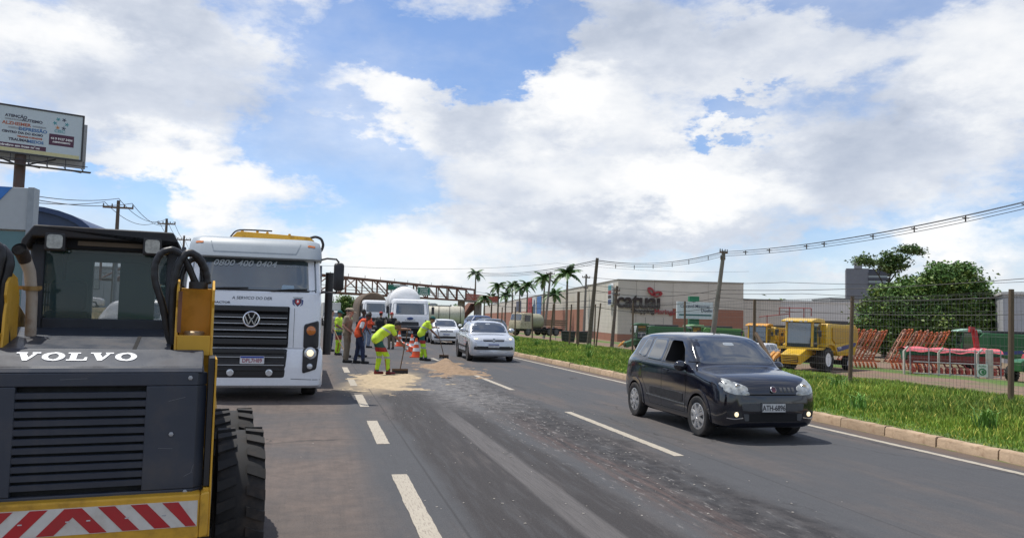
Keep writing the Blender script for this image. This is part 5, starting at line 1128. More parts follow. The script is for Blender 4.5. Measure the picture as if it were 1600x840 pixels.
    hd = MB(); hd.ball((0, .012, .02), (.074, .094, .098), 16, 12); hd.ball((0, -.022, -.045), (.055, .066, .062), 14, 10); hd.caps((0, -.088, .0), (0, -.104, -.022), .011, .014, 8, 3)
    hd.caps((-.022, -.083, -.062), (.022, -.083, -.062), .009, .009, 8, 2)
    for s in (-1, 1): hd.ball((s*.076, .012, -.008), (.012, .02, .03), 10, 6)
    hd.xf(HM); B.merge(hd)
    body = soft(B, 'body', skin, t, .0105, 3)
    ey = MB()
    for s in (-1, 1): ey.ball((s*.031, -.081, .012), (.012, .008, .008), 8, 6)
    ey.xf(HM); ey.build('eyes', M_EYE, body)
    if hair:
        hr = MB(); hr.ball((0, .022, .032), (.082, .096, .096), 18, 14); hr.v = [v for v in hr.v]
        hr.v = [(x, y, max(z, .045 if y < -.02 else (.01 if y < .05 else -.045))) for x, y, z in hr.v]; hr.xf(HM); hr.build('hair', M_HAIR, body)
    if hat:
        ht = MB(); ht.ball((0, .012, .055), (.088, .104, .085), 18, 12); ht.v = [(x, y, max(z, .048)) for x, y, z in ht.v]
        ht.caps((-.045, -.115, .052), (.045, -.115, .052), .012, .012, 8, 2)
        br = MB(); br.prism([(.08*math.cos(a), -.075+.105*math.sin(a)) for a in [R(180+180*k/10) for k in range(11)]], 'z', .046, .056); ht2 = MB(); ht2.v = ht.v[:]; ht2.f = ht.f[:]
        ht2.merge(br); ht2.xf(HM); ht2.build('cap', hat, body)
    tr = MB(); legs(tr, .016, .04); X = Vector((1, 0, 0))
    for s in (-1, 1): tr.caps(J['pelvis']+X*s*.085, J['pelvis'].lerp(J['waist'], .45)+X*s*.082, .128, .118, 12, 4)
    soft(tr, 'trousers', trousers, t, .016, 5)
    sh = MB(); torso(sh, .012); 
    if sleeves: arms(sh, .018, 1 if long_sleeve else .72, .92 if long_sleeve else 0)
    soft(sh, 'shirt', top if not sleeve_m else sleeve_m, t, .016, 5)
    if vest or sleeve_m:
        vm = MB(); torso(vm, .026); soft(vm, 'vest', vest or top, t, .018, 5)
    for s in 'lr':
        bt = MB(); a = J['ankle'+s]; f = Vector((0, -1, 0)); bt.caps(a+Vector((0, 0, .06)), a+Vector((0, .01, -.02)), .056, .055, 12, 3); bt.caps(a+Vector((0, .03, -.045)), a+f*.155+Vector((0, 0, -.05)), .048, .040, 12, 3)
        bt.v = [(x, y, max(z, a.z-.088)) for x, y, z in bt.v]; bt.build('boot', boots, t, sm=60)
    return t, J
M_YV = torso_vest('lime_vest_bent', YLIME, ((0, -.55, .83), 1.02)); M_YV2 = torso_vest('lime_vest_lean', YLIME, ((0, -.35, .94), 1.12))
# worker pushing the squeegee, bent over with arms stretched out
bend = dict(pelvis=(0, .20, .96), waist=(0, .10, 1.09), chest=(0, -.10, 1.23), neck=(0, -.24, 1.30), head=(0, -.37, 1.335), hip=(.09, .18, .93), kneel=(.10, .10, .50), kneer=(-.10, -.08, .50),
            anklel=(.11, .16, .09), ankler=(-.11, -.13, .09), sh=(.18, -.17, 1.28), elbowl=(.20, -.40, 1.235), wristl=(.06, -.62, 1.245), elbowr=(-.20, -.30, 1.03), wristr=(-.03, -.50, .845))
person('worker in lime vest bent forward pushing a squeegee over the sawdust', (1.80, 21.15, 0.02), R(93), bend, SK_B, MATS.get('x', M_TEAL), M_TROU, M_REDB, vest=M_YV, nod=.45, grip=True, h=1.74, sleeve_m=hi_vis('lime_sleeve', [], YLIME))
lean = dict(pelvis=(0, .14, .97), waist=(0, .08, 1.11), chest=(0, -.05, 1.28), neck=(0, -.17, 1.40), head=(0, -.27, 1.50), hip=(.09, .12, .94), kneel=(.10, .06, .50), kneer=(-.10, .02, .50),
            anklel=(.11, .10, .09), ankler=(-.11, -.06, .09), sh=(.18, -.10, 1.38), elbowl=(.24, -.24, 1.22), wristl=(.10, -.42, 1.22), elbowr=(-.24, -.22, 1.12), wristr=(-.06, -.44, .92))
person('worker in lime vest and teal cap leaning on a broom by the damp sand', (3.86, 28.1, 0), R(84), lean, SK_B, M_TEAL, M_TROU, M_BOOT, vest=M_YV2, hat=M_TEAL, nod=.35, grip=True, h=1.74, sleeve_m=MATS.get('y', hi_vis('lime_sleeve_b', [], YLIME)))
person('worker in lime shirt and teal cap standing beside the crane truck with a shovel', (.86, 31.2, 0), R(65), dict(elbowr=(-.27, -.05, 1.16), wristr=(-.16, -.26, 1.02)), SK_B, hi_vis('lime_shirt', [(1.0, 1.06, GREYR)], YLIME), hi_vis('worker_shorts', [(.08, .60, LIME), (.60, .78, (.30, .05, .04))], TEAL, (.14, .5, .085, .145, (.45, .10, .02))), hat=M_TEAL, nod=.25, grip=True)
person('officer in khaki uniform and cap, hand on belt, nearest the crane truck', (1.02, 26.5, 0), R(72), dict(elbowr=(-.30, .06, 1.18), wristr=(-.19, -.10, 1.03), elbowl=(.29, .02, 1.16), wristl=(.20, -.12, 1.02), chest=(0, -.02, 1.30), neck=(0, -.05, 1.46), head=(0, -.10, 1.62)), SK_L, M_KHAKI, M_KHAKI, hat=mat('khaki_cap', (.30, .25, .18), .9), nod=.4, h=1.83)
person('officer in khaki uniform and cap standing behind the other khaki officer', (1.12, 29.6, 0), R(75), dict(), SK_L, M_KHAKI, M_KHAKI, hat=MATS['khaki_cap'], h=1.84, nod=.15)
person('man in dark blue shirt standing behind the man in the orange vest', (1.72, 29.9, 0), R(60), dict(wrist=(.22, -.14, .95)), SK_D, M_NAVY, M_PALEJ, h=1.82, nod=.2)
stoop = dict(pelvis=(0, .06, .95), waist=(0, .05, 1.10), chest=(0, -.05, 1.29), neck=(0, -.15, 1.43), head=(0, -.25, 1.53), sh=(.19, -.08, 1.39), elbow=(.24, .0, 1.12), wrist=(.23, -.08, .88), anklel=(.11, .14, .09), kneel=(.10, .06, .50), ankler=(-.11, -.12, .09), kneer=(-.10, -.08, .51), hip=(.09, .05, .92))
person('man in orange vest and dark jeans looking down at the road surface', (1.44, 26.2, 0), R(88), stoop, SK_D, M_TEE, M_JEAN, vest=M_ORG, nod=.5, h=1.77)
person('man in orange shirt and pale jeans with folded arms', (2.50, 38.2, 0), R(70), dict(elbowl=(.27, -.06, 1.17), wristl=(-.02, -.24, 1.22), elbowr=(-.27, -.06, 1.17), wristr=(.02, -.25, 1.17)), SK_B, M_ORG, M_PALEJ, nod=.2, h=1.74, long_sleeve=True)
person('police officer in red cap and black vest, the one nearer the orange shirt', (2.95, 36.9, 0), R(150), dict(elbowl=(.28, -.02, 1.17), wristl=(.10, -.20, 1.12), elbowr=(-.28, 0, 1.17), wristr=(-.12, -.2, 1.1)), SK_L, M_KHAKI, M_KHAKI, vest=M_BVEST, hat=M_CAPR, h=1.76)
person('police officer in red cap and black vest standing before the tanker truck', (3.50, 37.2, 0), R(-25), dict(elbowl=(.28, -.02, 1.17), wristl=(.10, -.20, 1.12)), SK_L, M_KHAKI, M_KHAKI, vest=M_BVEST, hat=M_CAPR, h=1.74)
person('bareheaded man in pale shirt half hidden behind the teal-capped worker', (.62, 34.2, 0), R(80), dict(), SK_L, mat('beige_cloth', (.40, .32, .24), .9), M_JEAN, h=1.78)

M_POLE = mat('broom_pole', (.13, .075, .04), .7, var=.2)
def squeegee(label, a, b, head_dir, wdt, name='push_broom'):
    t = thing(name, label, 'broom', b); a = Vector(a)-Vector(b)
    p = MB(); p.cyl((0, 0, .10), a, .014, n=8); p.build('handle', M_POLE, t)
    d = Vector(head_dir).normalized(); n = Vector((-d.y, d.x, 0))
    h = MB(); h.bar(-d*wdt/2+Vector((0, 0, .115)), d*wdt/2+Vector((0, 0, .115)), .05, .05, up=(0, 0, 1)); h.build('broom_head', M_POLE, t)
    br = MB()
    for i in range(34):
        q = -d*wdt/2+d*wdt*(i+.5)/34; br.bar(q+Vector((0, 0, .10)), q+n*random.uniform(-.03, .03)+Vector((0, 0, .004)), .012, .03)
    kind(br.build('bristles', M_BLACK, t), 'stuff'); return t
squeegee('wide squeegee broom held by the bent worker', (2.44, 21.15, 1.27), (2.28, 21.35, .03), (1, -.1, 0), .44)
squeegee('push broom of the worker at the damp sand', (4.28, 28.1, 1.26), (4.62, 28.3, .07), (.8, -.5, 0), .36)
t = thing('shovel', 'wooden shovel held low beside the crane truck', 'shovel', (.95, 30.3, 0)); p = MB(); p.cyl((.12, -.1, .22), (-.30, .35, 1.05), .018, n=8); p.build('handle', mat('ash_wood', (.42, .27, .13), .7, var=.15), t); p = MB(); p.loft([[(.10-.10, -.1, .26), (.12+.10, -.1, .26), (.12+.10, -.08, .27), (.10-.10, -.08, .27)], [(.06, -.2, .0), (.24, -.22, .0), (.24, -.2, .01), (.06, -.18, .01)]]); p.build('blade', M_GALV, t)

M_CONE = mat('cone_orange', (.75, .10, .025), .5, var=.08, dirt=(.2, .1, .06), dirt_amt=.3); M_CONW = mat('cone_white', (.70, .70, .68), .45, var=.08)
def cone(label, loc, h=.75):
    t = thing('traffic_cone', label, 'cone', loc, random.uniform(0, 1), 'traffic cones beside the sand')
    b = MB(); b.prism(rounded(.40, .40, .05), 'z', 0, .035); b.build('cone_base', M_CONE, t)
    rr = lambda z: .155*(1-z/h)+.032
    c = MB(); c.lathe([(rr(.03), .03), (rr(h), h), (1e-3, h)], n=20); cb = c.build('cone_body', M_CONE, t)
    for z0, z1 in ((.24, .37), (.50, .61)): q = MB(); q.lathe([(rr(z0)+.002, z0), (rr(z1)+.002, z1), (rr(z1)+.006, z1), (rr(z0)+.006, z0)], n=20, closed=True); q.build('reflective_band', M_CONW, cb)
cone('orange cone standing clear between the worker and the tanker truck', (4.22, 34.9, 0), .78); cone('orange cone half behind the leaning worker at the damp sand', (3.83, 30.2, 0)); cone('orange cone farthest away, behind the bent worker', (4.25, 40.6, 0), .8)
t = thing('barrier_pole', 'red and white barrier pole lying between the cones', 'barrier', (4.1, 35.5, 0)); v = Vector((-.15, -4.4, 0)); 
for k in range(6): b = MB(); b.cyl(Vector((.06, 3.2, .30))+v*(k*.27), Vector((.06, 3.2, .30))+v*((k+1)*.27), .035); b.build('pole_segment', M_CONE if k % 2 else M_CONW, t)
# ================================================================== trees and palms
def leaf_cloud(name, m, blobs, n, size, parent, seed=1, up=.4, cl=.22):
    g = np.random.default_rng(seed); B = np.array([b[:6] for b in blobs], float); vol = B[:, 3]*B[:, 4]*B[:, 5]; nb = g.choice(len(B), size=max(1, n//26), p=vol/vol.sum())
    u = g.normal(size=(len(nb), 3)); u /= np.linalg.norm(u, axis=1)[:, None]; rad = g.random(len(nb))**.38
    cc = B[nb, :3]+u*B[nb, 3:6]*rad[:, None]*g.uniform(.85, 1.15, (len(nb), 1))
    cb = g.uniform(.62, 1.35, len(nb))*(1+.0*u[:, 2]); hue = g.uniform(-.18, .35, len(nb))
    k = g.integers(0, len(nb), n); rc = B[nb, 3].mean()*cl
    p = cc[k]+g.normal(size=(n, 3))*np.array([1, 1, .55])*rc
    a = g.normal(size=(n, 3)); a[:, 2] *= .55; a /= np.linalg.norm(a, axis=1)[:, None]
    nrm = g.normal(size=(n, 3))*.8; nrm[:, 2] += up*2; b = np.cross(nrm, a); b /= np.linalg.norm(b, axis=1)[:, None]
    s = size*g.uniform(.55, 1.35, (n, 1)); V = np.empty((n, 4, 3)); V[:, 0] = p-a*s; V[:, 1] = p+b*s*.55; V[:, 2] = p+a*s; V[:, 3] = p-b*s*.55
    V[:, 0, 2] -= s[:, 0]*.15; V[:, 2, 2] -= s[:, 0]*.3
    me = bpy.data.meshes.new(name); me.vertices.add(n*4); me.vertices.foreach_set('co', V.ravel()); me.loops.add(n*4); me.loops.foreach_set('vertex_index', np.arange(n*4, dtype=np.int32))
    me.polygons.add(n); me.polygons.foreach_set('loop_start', np.arange(0, n*4, 4, dtype=np.int32)); me.update(calc_edges=True); me.materials.append(m)
    br = cb[k]*g.uniform(.8, 1.2, n); c = np.stack([br*(1+hue[k]), br, br*(1-hue[k]*.6), np.ones(n)], -1)
    at = me.color_attributes.new('tint', 'FLOAT_COLOR', 'POINT'); at.data.foreach_set('color', np.repeat(c[:, None], 4, 1).ravel())
    return place(me, name, parent)
M_LEAF = mat('tree_leaves', (.115, .205, .052), .55, var=.15, vs=.4, tint=1, spec=.35); M_LEAF2 = mat('umbrella_leaves', (.085, .15, .04), .5, var=.15, vs=.4, tint=1)
M_BARK = mat('bark', (.085, .068, .052), .9, var=.3, vs=3, bump=.5, bs=12)
def tree(label, loc, trunk, limbs, blobs, n, size, m=M_LEAF, seed=1, group=None, name='tree', cl=.22):
    t = thing(name, label, 'tree', loc, 0, group)
    b = MB(); b.tube([tuple(p) for p in crom(trunk[0], 4)], list(np.linspace(trunk[1], trunk[2], (len(trunk[0])-1)*4+1)), 10); tk = b.build('trunk', M_BARK, t)
    for pts, r0, r1 in limbs: q = MB(); c = crom(pts, 4); q.tube([tuple(p) for p in c], list(np.linspace(r0, r1, len(c))), 7); q.build('limb', M_BARK, tk)
    leaf_cloud('crown', m, blobs, n, size, t, seed, cl=cl); return t
# broad dark tree behind the farm machines
tree('big dense dark green tree towering behind the farm machinery', (65.6, 70.6, -1.7), ([(0, 0, 0), (.3, 0, 2), (.2, .2, 4), (.8, 0, 7)], .55, .22),
     [([(0.2, 0, 2.5), (-2.5, -.5, 4.5), (-5.5, 0, 6)], .25, .07), ([(.2, 0, 3.5), (2.5, .5, 5.5), (5, 0, 7.5)], .25, .07), ([(.2, .1, 4), (.5, 1.5, 7), (1.5, 1, 9.5)], .2, .06)],
     [(-5.6, 1.2, 3.2, 2.8, 2.8, 2.6), (-4.6, .5, 5.6, 2.7, 2.6, 1.7), (-2, 0, 3.4, 3.2, 3, 3), (-1.6, .5, 6.3, 2.6, 2.5, 1.7), (1.6, 0, 4, 3.4, 3, 3.2), (2.2, 0, 8.2, 2.6, 2.4, 2.3), (4.6, -.5, 6.6, 2.7, 2.5, 2.6), (5.4, -1.2, 3.2, 2.6, 2.5, 3), (.4, .4, 8.0, 1.9, 1.8, 1.6), (7.2, -2.2, 5.2, 1.4, 1.4, 1.8), (7.0, -2.2, 2.4, 1.6, 1.6, 2.0), (3.6, -.6, 9.6, 1.5, 1.5, 1.0), (-5.0, .6, 6.7, 2.2, 2.0, 1.3), (-2.2, .4, 7.5, 2.3, 2.0, 1.4), (-3.6, 0, 7.2, 1.5, 1.5, 1.1), (1.0, -.5, 9.6, 1.5, 1.4, .9), (-7.4, 2.0, 2.8, 1.3, 1.3, 1.6), (-6.9, 2, 5.3, 1.1, 1.1, .8), (0, -1.5, 1.6, 6, 2, 1.6)], 88000, .20, seed=3, cl=.15)
tree('slender umbrella-shaped tree rising above the left of the big dense tree', (62.5, 74.5, -1.7), ([(0, 0, 0), (.5, 0, 4), (.6, 0, 7.5), (.9, 0, 9)], .28, .10),
     [([(.6, 0, 7), (-.6, 0, 9.2), (-1.9, 0, 10.4)], .09, .03), ([(.8, 0, 8), (1.2, .2, 10), (1.0, 0, 11.6)], .09, .03), ([(.8, 0, 8.4), (2.6, 0, 10.6), (3.6, .2, 11.9)], .09, .03), ([(3, 0, 11), (4.4, 0, 12.0)], .05, .02), ([(-.6, 0, 9.2), (.2, 0, 10.8)], .05, .02)],
     [(-2.4, 0, 10.6, 1.5, 1.2, .42), (-1.9, .3, 11.3, 1.2, 1, .25), (1.0, 0, 11.4, 1.3, 1.1, .5), (1.2, .2, 10.4, 1.9, 1.5, .8), (3.4, 0, 12.3, 1.7, 1.3, .45), (4.7, 0, 12.1, 1.2, 1, .35), (2.6, .4, 11.2, 1.0, 1, .4)], 4600, .17, M_LEAF2, 5, cl=.18)
tree('round mid-green tree beyond the people, left of the tarpaulin truck', (5.2, 150, -1.2), ([(0, 0, 0), (0, 0, 3)], .3, .2), [], [(0, 0, 4.4, 2.1, 2, 2), (-1, 0, 3.4, 1.7, 1.6, 1.5), (1.2, 0, 3.6, 1.5, 1.5, 1.4)], 5200, .22, seed=8)
# royal palms
def frond_mesh(ln, droop, seed):
    rnd = random.Random(seed); mb = MB(); N = 16; pts = []
    for i in range(N+1):
        u = i/N; pts.append(Vector((ln*(u-.18*droop*u**3), 0, ln*(.42*u-(.42+.62*droop)*u*u))))
    mb.tube(pts, [.045*(1-.8*i/N) for i in range(N+1)], 4)
    for i in range(2, N+1):
        u = i/N; l = ln*.30*math.sin(PI*min(1, u*.82+.12))*rnd.uniform(.85, 1.15)
        for s in (-1, 1):
            for q in (0, .5):
                p = pts[i].lerp(pts[i-1], q); d = (pts[i]-pts[i-1]).normalized(); tip = p+d*l*.55+Vector((0, s*l*.75, -l*rnd.uniform(.25, .7))); mid_ = p.lerp(tip, .45)+Vector((0, 0, l*.12)); wv = d*.055
                mb.add([p-wv*.5, p+wv*.5, mid_+wv, mid_-wv, tip], [(0, 1, 2, 3), (3, 2, 4)])
    return mb.mesh('frond', MATS['palm_frond'], 0)
mat('palm_frond', (.075, .15, .045), .45, var=.2, vs=.5, objvar=.35)
M_PTR = mat('palm_trunk', (.20, .17, .135), .85, var=.2, vs=1.5, stretch=(1, 1, 4), dirt=(.07, .06, .045), dirt_amt=.6); M_PSH = mat('palm_sheath', (.09, .17, .04), .45, var=.15)
FR = [frond_mesh(1, d_, i) for i, d_ in enumerate((.5, .8, 1.05, 1.3))]
def palm(label, loc, h, fl, seed):
    rnd = random.Random(seed); t = thing('royal_palm', label, 'palm tree', loc, rnd.uniform(0, 6), 'royal palms along the mall')
    b = MB(); lx, ly = rnd.uniform(-.2, .2), rnd.uniform(-.2, .2); b.tube([(0, 0, 0), (0, 0, .6), (lx*.4, ly*.4, h*.4), (lx*.8, ly*.8, h*.72), (lx, ly, h-1.3)], [.30, .25, .24, .22, .17], 10); b.build('trunk', M_PTR, t)
    s = MB(); s.tube([(lx, ly, h-1.35), (lx, ly, h-.9), (lx, ly, h)], [.18, .19, .09], 10); s.build('crown_shaft', M_PSH, t)
    n = 13
    for k in range(n):
        a = 2.4*k+rnd.uniform(-.2, .2); lvl = k/n; o = place(FR[min(3, int((1-lvl)*3.3+rnd.uniform(0, .9)))], 'frond', t, (lx, ly, h-.05), (0, -R(10+58*lvl)+rnd.uniform(-.1, .1), a)); o.scale = [fl*rnd.uniform(.85, 1.1)]*3
for k_, (lb, x_, y_, zc_, fl_) in enumerate([
 ('royal palm standing alone behind the footbridge platform', 40.7, 200.9, 12.8, 2.6),
 ('short royal palm beside the footbridge stairs', 40.1, 186.0, 5.8, 2.4),
 ('royal palm with drooping crown, shorter neighbour right of the footbridge', 47.2, 209.9, 6.8, 2.7),
 ('tall royal palm with wide crown, right of the footbridge', 49.0, 209.3, 9.9, 3.2),
 ('royal palm with low crown behind the beige flatbed cab', 54.6, 223.5, 7.8, 3.1),
 ('royal palm left of the dark mall banner', 55.3, 218.0, 10.6, 3.1),
 ('royal palm in front of the dark mall banner', 54.8, 207.8, 9.5, 3.0),
 ('royal palm between the dark banner and the red banner', 54.2, 197.6, 9.9, 3.0),
 ('tall royal palm beside the leaning concrete pole', 49.0, 164.8, 10.2, 3.2),
 ('shorter royal palm right of the blue mall banner', 47.8, 153.0, 6.3, 2.8),
 ('tallest royal palm with widest crown, nearest the mall corner', 44.9, 135.9, 9.5, 3.4),
]): palm(lb, (x_, y_, -1.75), zc_+1.75, fl_, k_)
# ================================================================== verge fence
def wire_fence():
    t = thing('wire_fence', 'tall wire mesh fence with weathered posts along the verge', 'fence', (13.4, 0, 0))
    wood = mat('weathered_post', (.15, .10, .065), .85, var=.3, vs=4, stretch=(5, 5, .7), bump=.3, dirt=(.08, .075, .05), dirt_amt=.6)
    for y, h, lx, ly, r in ((3.6, 2.45, 0, 0, .065), (8.0, 2.45, .02, .02, .065), (12.45, 2.46, .03, -.03, .066), (17.2, 2.42, .05, -.05, .062), (21.7, 2.42, .02, 0, .06), (26.4, 2.42, 0, .02, .05), (31.3, 2.42, .0, .02, .05), (35.9, 2.45, .12, -.3, .05), (36.1, 2.4, .02, -.05, .045), (40.0, 2.45, .05, -.15, .055), (38.6, 3.1, .0, -.02, .10), (43.6, 2.5, .05, -.45, .06), (47.4, 2.4, 0, .1, .055), (51.8, 2.4, 0, .1, .06), (56, 2.4, .0, -.2, .06)):
        b = MB(); z0 = float(hz(13.4, y))-.1; b.tube([(0, y, z0), (lx*.5, y+ly*.5, h*.5), (lx, y+ly, h)], [r*.88, r*.82, r*.75], 10); b.build('post', wood, t)
    b = MB(); b.bar((.02, 21.65, 1.35), (.05, 20.3, .05), .09); b.build('brace', wood, t)
    mb = MB(); wm = mat('fence_wire', (.13, .125, .12), .6, .5, var=.1); rnd = random.Random(4)
    y = 3.7
    while y < 34:
        j = rnd.uniform(-.012, .012); mb.tube([(.03+j, y, .02), (.03, y+j, 2.38)], .0019+.00004*y, 3, False); y += .10
    for k in range(14):
        z = .1+k*.175; pts = [(.03, yy, z-.02*math.sin(PI*((yy-3.6) % 4.6)/4.6)) for yy in np.arange(3.6, 56, 1.15)]; mb.tube(pts, .0024, 3, False)
    kind(mb.build('wire_mesh', wm, t, sm=0), 'stuff')
    for z in (2.42, 2.30):
        mb = MB(); pts = [(.0, yy, z-.05*math.sin(PI*((yy-3.6) % 4.6)/4.6)) for yy in np.arange(3.6, 56, .8)]; mb.tube(pts, .004, 4); mb.build('top_strand', M_WIRE, t)
wire_fence()

# ================================================================== shopping mall
M_CREAM = mat('mall_cream', (.56, .52, .45), .85, var=.06, vs=.3, dirt=(.40, .36, .30), dirt_amt=.4, dirt_s=.25, objvar=.035); M_BRICK = mat('mall_terracotta', (.34, .155, .10), .85, var=.08, vs=.4, objvar=.05, dirt=(.22, .11, .08), dirt_amt=.4, dirt_s=.4)
def mall():
    t = thing('shopping_mall', 'long cream and terracotta shopping mall with big wall lettering', 'building', (45.5, 112.3, -2.4), -math.atan2(.1495, .9888)+0)
    # local: +y runs away along the long side, +x along the short side to the right
    H = 10.3; Ls, Lf = 330, 20.3
    core = MB(); core.box(.25, Lf-.2, .25, Ls, 0, H-.4); core.build('core', M_CREAM, t)
    def panel(x0, x1, y0, y1, z0, z1, m, nm): b = MB(); b.box(x0, x1, y0, y1, z0, z1); return b.build(nm, m, t)
    y = 0
    while y < Ls:
        w_ = 9.0 if y < 27 else 12.6; y1 = min(y+w_, Ls)-.05
        if y < 27: panel(0, .26, y, y1, 1.9, H, M_CREAM, 'wall_panel'); panel(-.02, .26, y, y1, 0, 1.87, M_BRICK, 'plinth_panel')
        else: panel(0, .26, y, y1, 6.0, H, M_CREAM, 'wall_panel'); panel(-.04, .26, y, y1, 0, 5.97, M_BRICK, 'brick_panel')
        y += w_
    for x0, x1 in ((.0, 2.9), (2.94, 5.8), (5.84, 8.8)): panel(x0+.262 if x0 == 0 else x0, x1, 0, .25, 1.9, H, M_CREAM, 'wall_panel')
    panel(.262, 8.8, -.02, .25, 0, 1.87, M_BRICK, 'plinth_panel')
    for x0, x1 in ((8.84, 14.5), (14.54, Lf)): panel(x0, x1, 0, .25, 6.1, H, M_CREAM, 'wall_panel'); panel(x0, x1, -.05, .25, 0, 6.07, M_BRICK, 'brick_panel')
    for x in (4.4, 7.3): b = MB(); b.box(x, x+.06, -.01, .0, 1.9, 4.6); b.build('rain_pipe', M_GREY, t)
    b = MB(); b.box(-.08, Lf+.05, -.10, .30, H+.003, H+.16); b.box(-.08, .30, .302, Ls, H+.003, H+.16); b.build('coping', mat('coping', (.30, .28, .25), .8), t)
    dk = mat('letters_brown', (.030, .018, .016), .5); rd = mat('letters_red', (.33, .03, .035), .5)
    text('catuaı', 3.3, dk, t, 'wall_lettering', (3.2, -.30, 7.05), sx=.92, ext=.16, bold=.075)
    text('Shopping', 1.0, dk, t, 'wall_lettering', (3.9, -.2, 5.55), sx=1.0, ext=.08, bold=.025); text('Maringá', 1.0, rd, t, 'wall_lettering', (7.45, -.2, 5.50), sx=1.05, ext=.08, bold=.025)
    for (x, z, rx, rz_, a) in ((5.25, 8.65, .78, .44, -.9), (6.25, 8.25, .78, .45, .25)):
        m_ = MB(); pts = [(rx*math.cos(q), rz_*math.sin(q)) for q in [2*PI*k/22 for k in range(22)]]; ca, sa = math.cos(a), math.sin(a)
        o_ = [(u*ca-v*sa, u*sa+v*ca) for u, v in pts]; i_ = [(u*.5, v*.42) for u, v in o_]
        m_.loft([[(u, -.35, v) for u, v in o_], [(u, 0, v) for u, v in o_], [(u, 0, v) for u, v in i_], [(u, -.35, v) for u, v in i_]], True, False); n = 22
        m_.f += [(k, (k+1) % n, 3*n+(k+1) % n, 3*n+k) for k in range(n)]; m_.build('bean_emblem', rd, t, loc=(x, -.05, z))
    def banner(y0, y1, z0, z1, m, nm='wall_banner'): b = MB(); b.box(-.16, -.03, y0, y1, z0, z1); return b.build(nm, m, t, bev=.02)
    r_ = banner(108, 117.5, 4.9, 10.0, mat('banner_red', (.42, .03, .035), .6)); w_ = banner(97.5, 106.5, 4.9, 10.0, mat('banner_white', (.60, .62, .64), .6)); b_ = banner(87.5, 96, 4.9, 10.0, mat('banner_blue', (.06, .18, .46), .6)); d_ = banner(137, 152, 4.2, 9.7, mat('banner_dark', (.06, .065, .11), .6))
    q = MB(); q.box(-.19, -.16, 99, 104.5, 5.2, 8.0); q.ball((-.2, 101.6, 8.6), (.05, 1.2, .8)); q.build('banner_figure', mat('figure_blue', (.04, .10, .18), .6), w_)
    q = MB(); q.box(-.19, -.16, 110.5, 115, 5.2, 8.4); q.ball((-.2, 112.6, 8.8), (.05, 1.1, .7)); q.build('banner_figure', mat('figure_red', (.25, .02, .03), .6), r_)
    q = MB(); q.box(-.19, -.16, 139, 150, 4.6, 6.2); q.build('banner_strip', mat('banner_tan', (.35, .25, .14), .6), d_)
    bl = MB(); bl.prism(rounded(2.6, 3.5, .5, 4, 0, 0), 'x', -.5, -.2); s_ = bl.build('blade_sign', mat('blade_white', (.55, .58, .60), .5), t, loc=(0, 3.6, 8.1))
    for z, h_, m_ in ((1.1, .7, mat('blade_teal', (.05, .25, .28), .5)), (.35, .6, rd), (-.35, .5, dk), (-1.15, .7, mat('blade_navy', (.03, .05, .14), .5))): q = MB(); q.box(-.53, -.501, -1.1, 1.1, z-h_/2, z+h_/2); q.build('sign_panel', m_, s_, bev=.05)
mall()
def plain_building(name, label, loc, rz, w_, d_, h_, m, base=None, roof=None, wins=0, cat='building', gable=0):
    t = thing(name, label, cat, loc, rz); b = MB()
    n = max(2, int(w_/6))
    for k in range(n): q = MB(); q.box(-w_/2+w_*k/n+.02, -w_/2+w_*(k+1)/n-.02, 0, d_, base or 0, h_); q.build('wall_panel', m, t)
    if base: q = MB(); q.box(-w_/2, w_/2, -.04, d_, 0, base); q.build('base_band', M_BRICK, t)
    q = MB(); q.box(-w_/2-.15, w_/2+.15, -.15, d_+.1, h_+.003, h_+.25); q.build('roof', roof or M_GREY, t)
    for k in range(wins): x = -w_/2+w_*(k+.5)/wins; f = MB(); f.box(x-.8, x+.8, -.05, .02, h_*.45, h_*.72); f = f.build('window', M_GREY, t); g_ = MB(); g_.box(x-.72, x+.72, -.06, -.051, h_*.47, h_*.70); g_.build('pane', M_GLASS, f)
    return t
M_WHW = mat('warehouse_white', (.62, .61, .58), .8, var=.08, vs=.3, objvar=.04); M_GRW = mat('warehouse_grey', (.33, .33, .33), .85, var=.1, vs=.4)
plain_building('warehouse', 'cream warehouse end next to the short mall wall', (84, 134, -2.4), R(-20), 8, 10, 8.6, M_CREAM)
plain_building('warehouse', 'long white warehouse wall behind the yellow combine', (92.5, 131.5, -2.4), R(-20), 17, 12, 8.4, M_WHW, roof=M_WHW)
plain_building('warehouse', 'grey warehouse with terracotta base left of the dark tree', (101, 129.5, -2.4), R(-20), 7.5, 12, 9.2, M_GRW, base=5)
plain_building('warehouse', 'pale grey shed at the far right behind the last fence post', (72, 59.5, -1.8), R(-40), 12, 12, 7.0, mat('shed_grey', (.40, .41, .43), .8, var=.08), roof=M_WHW)
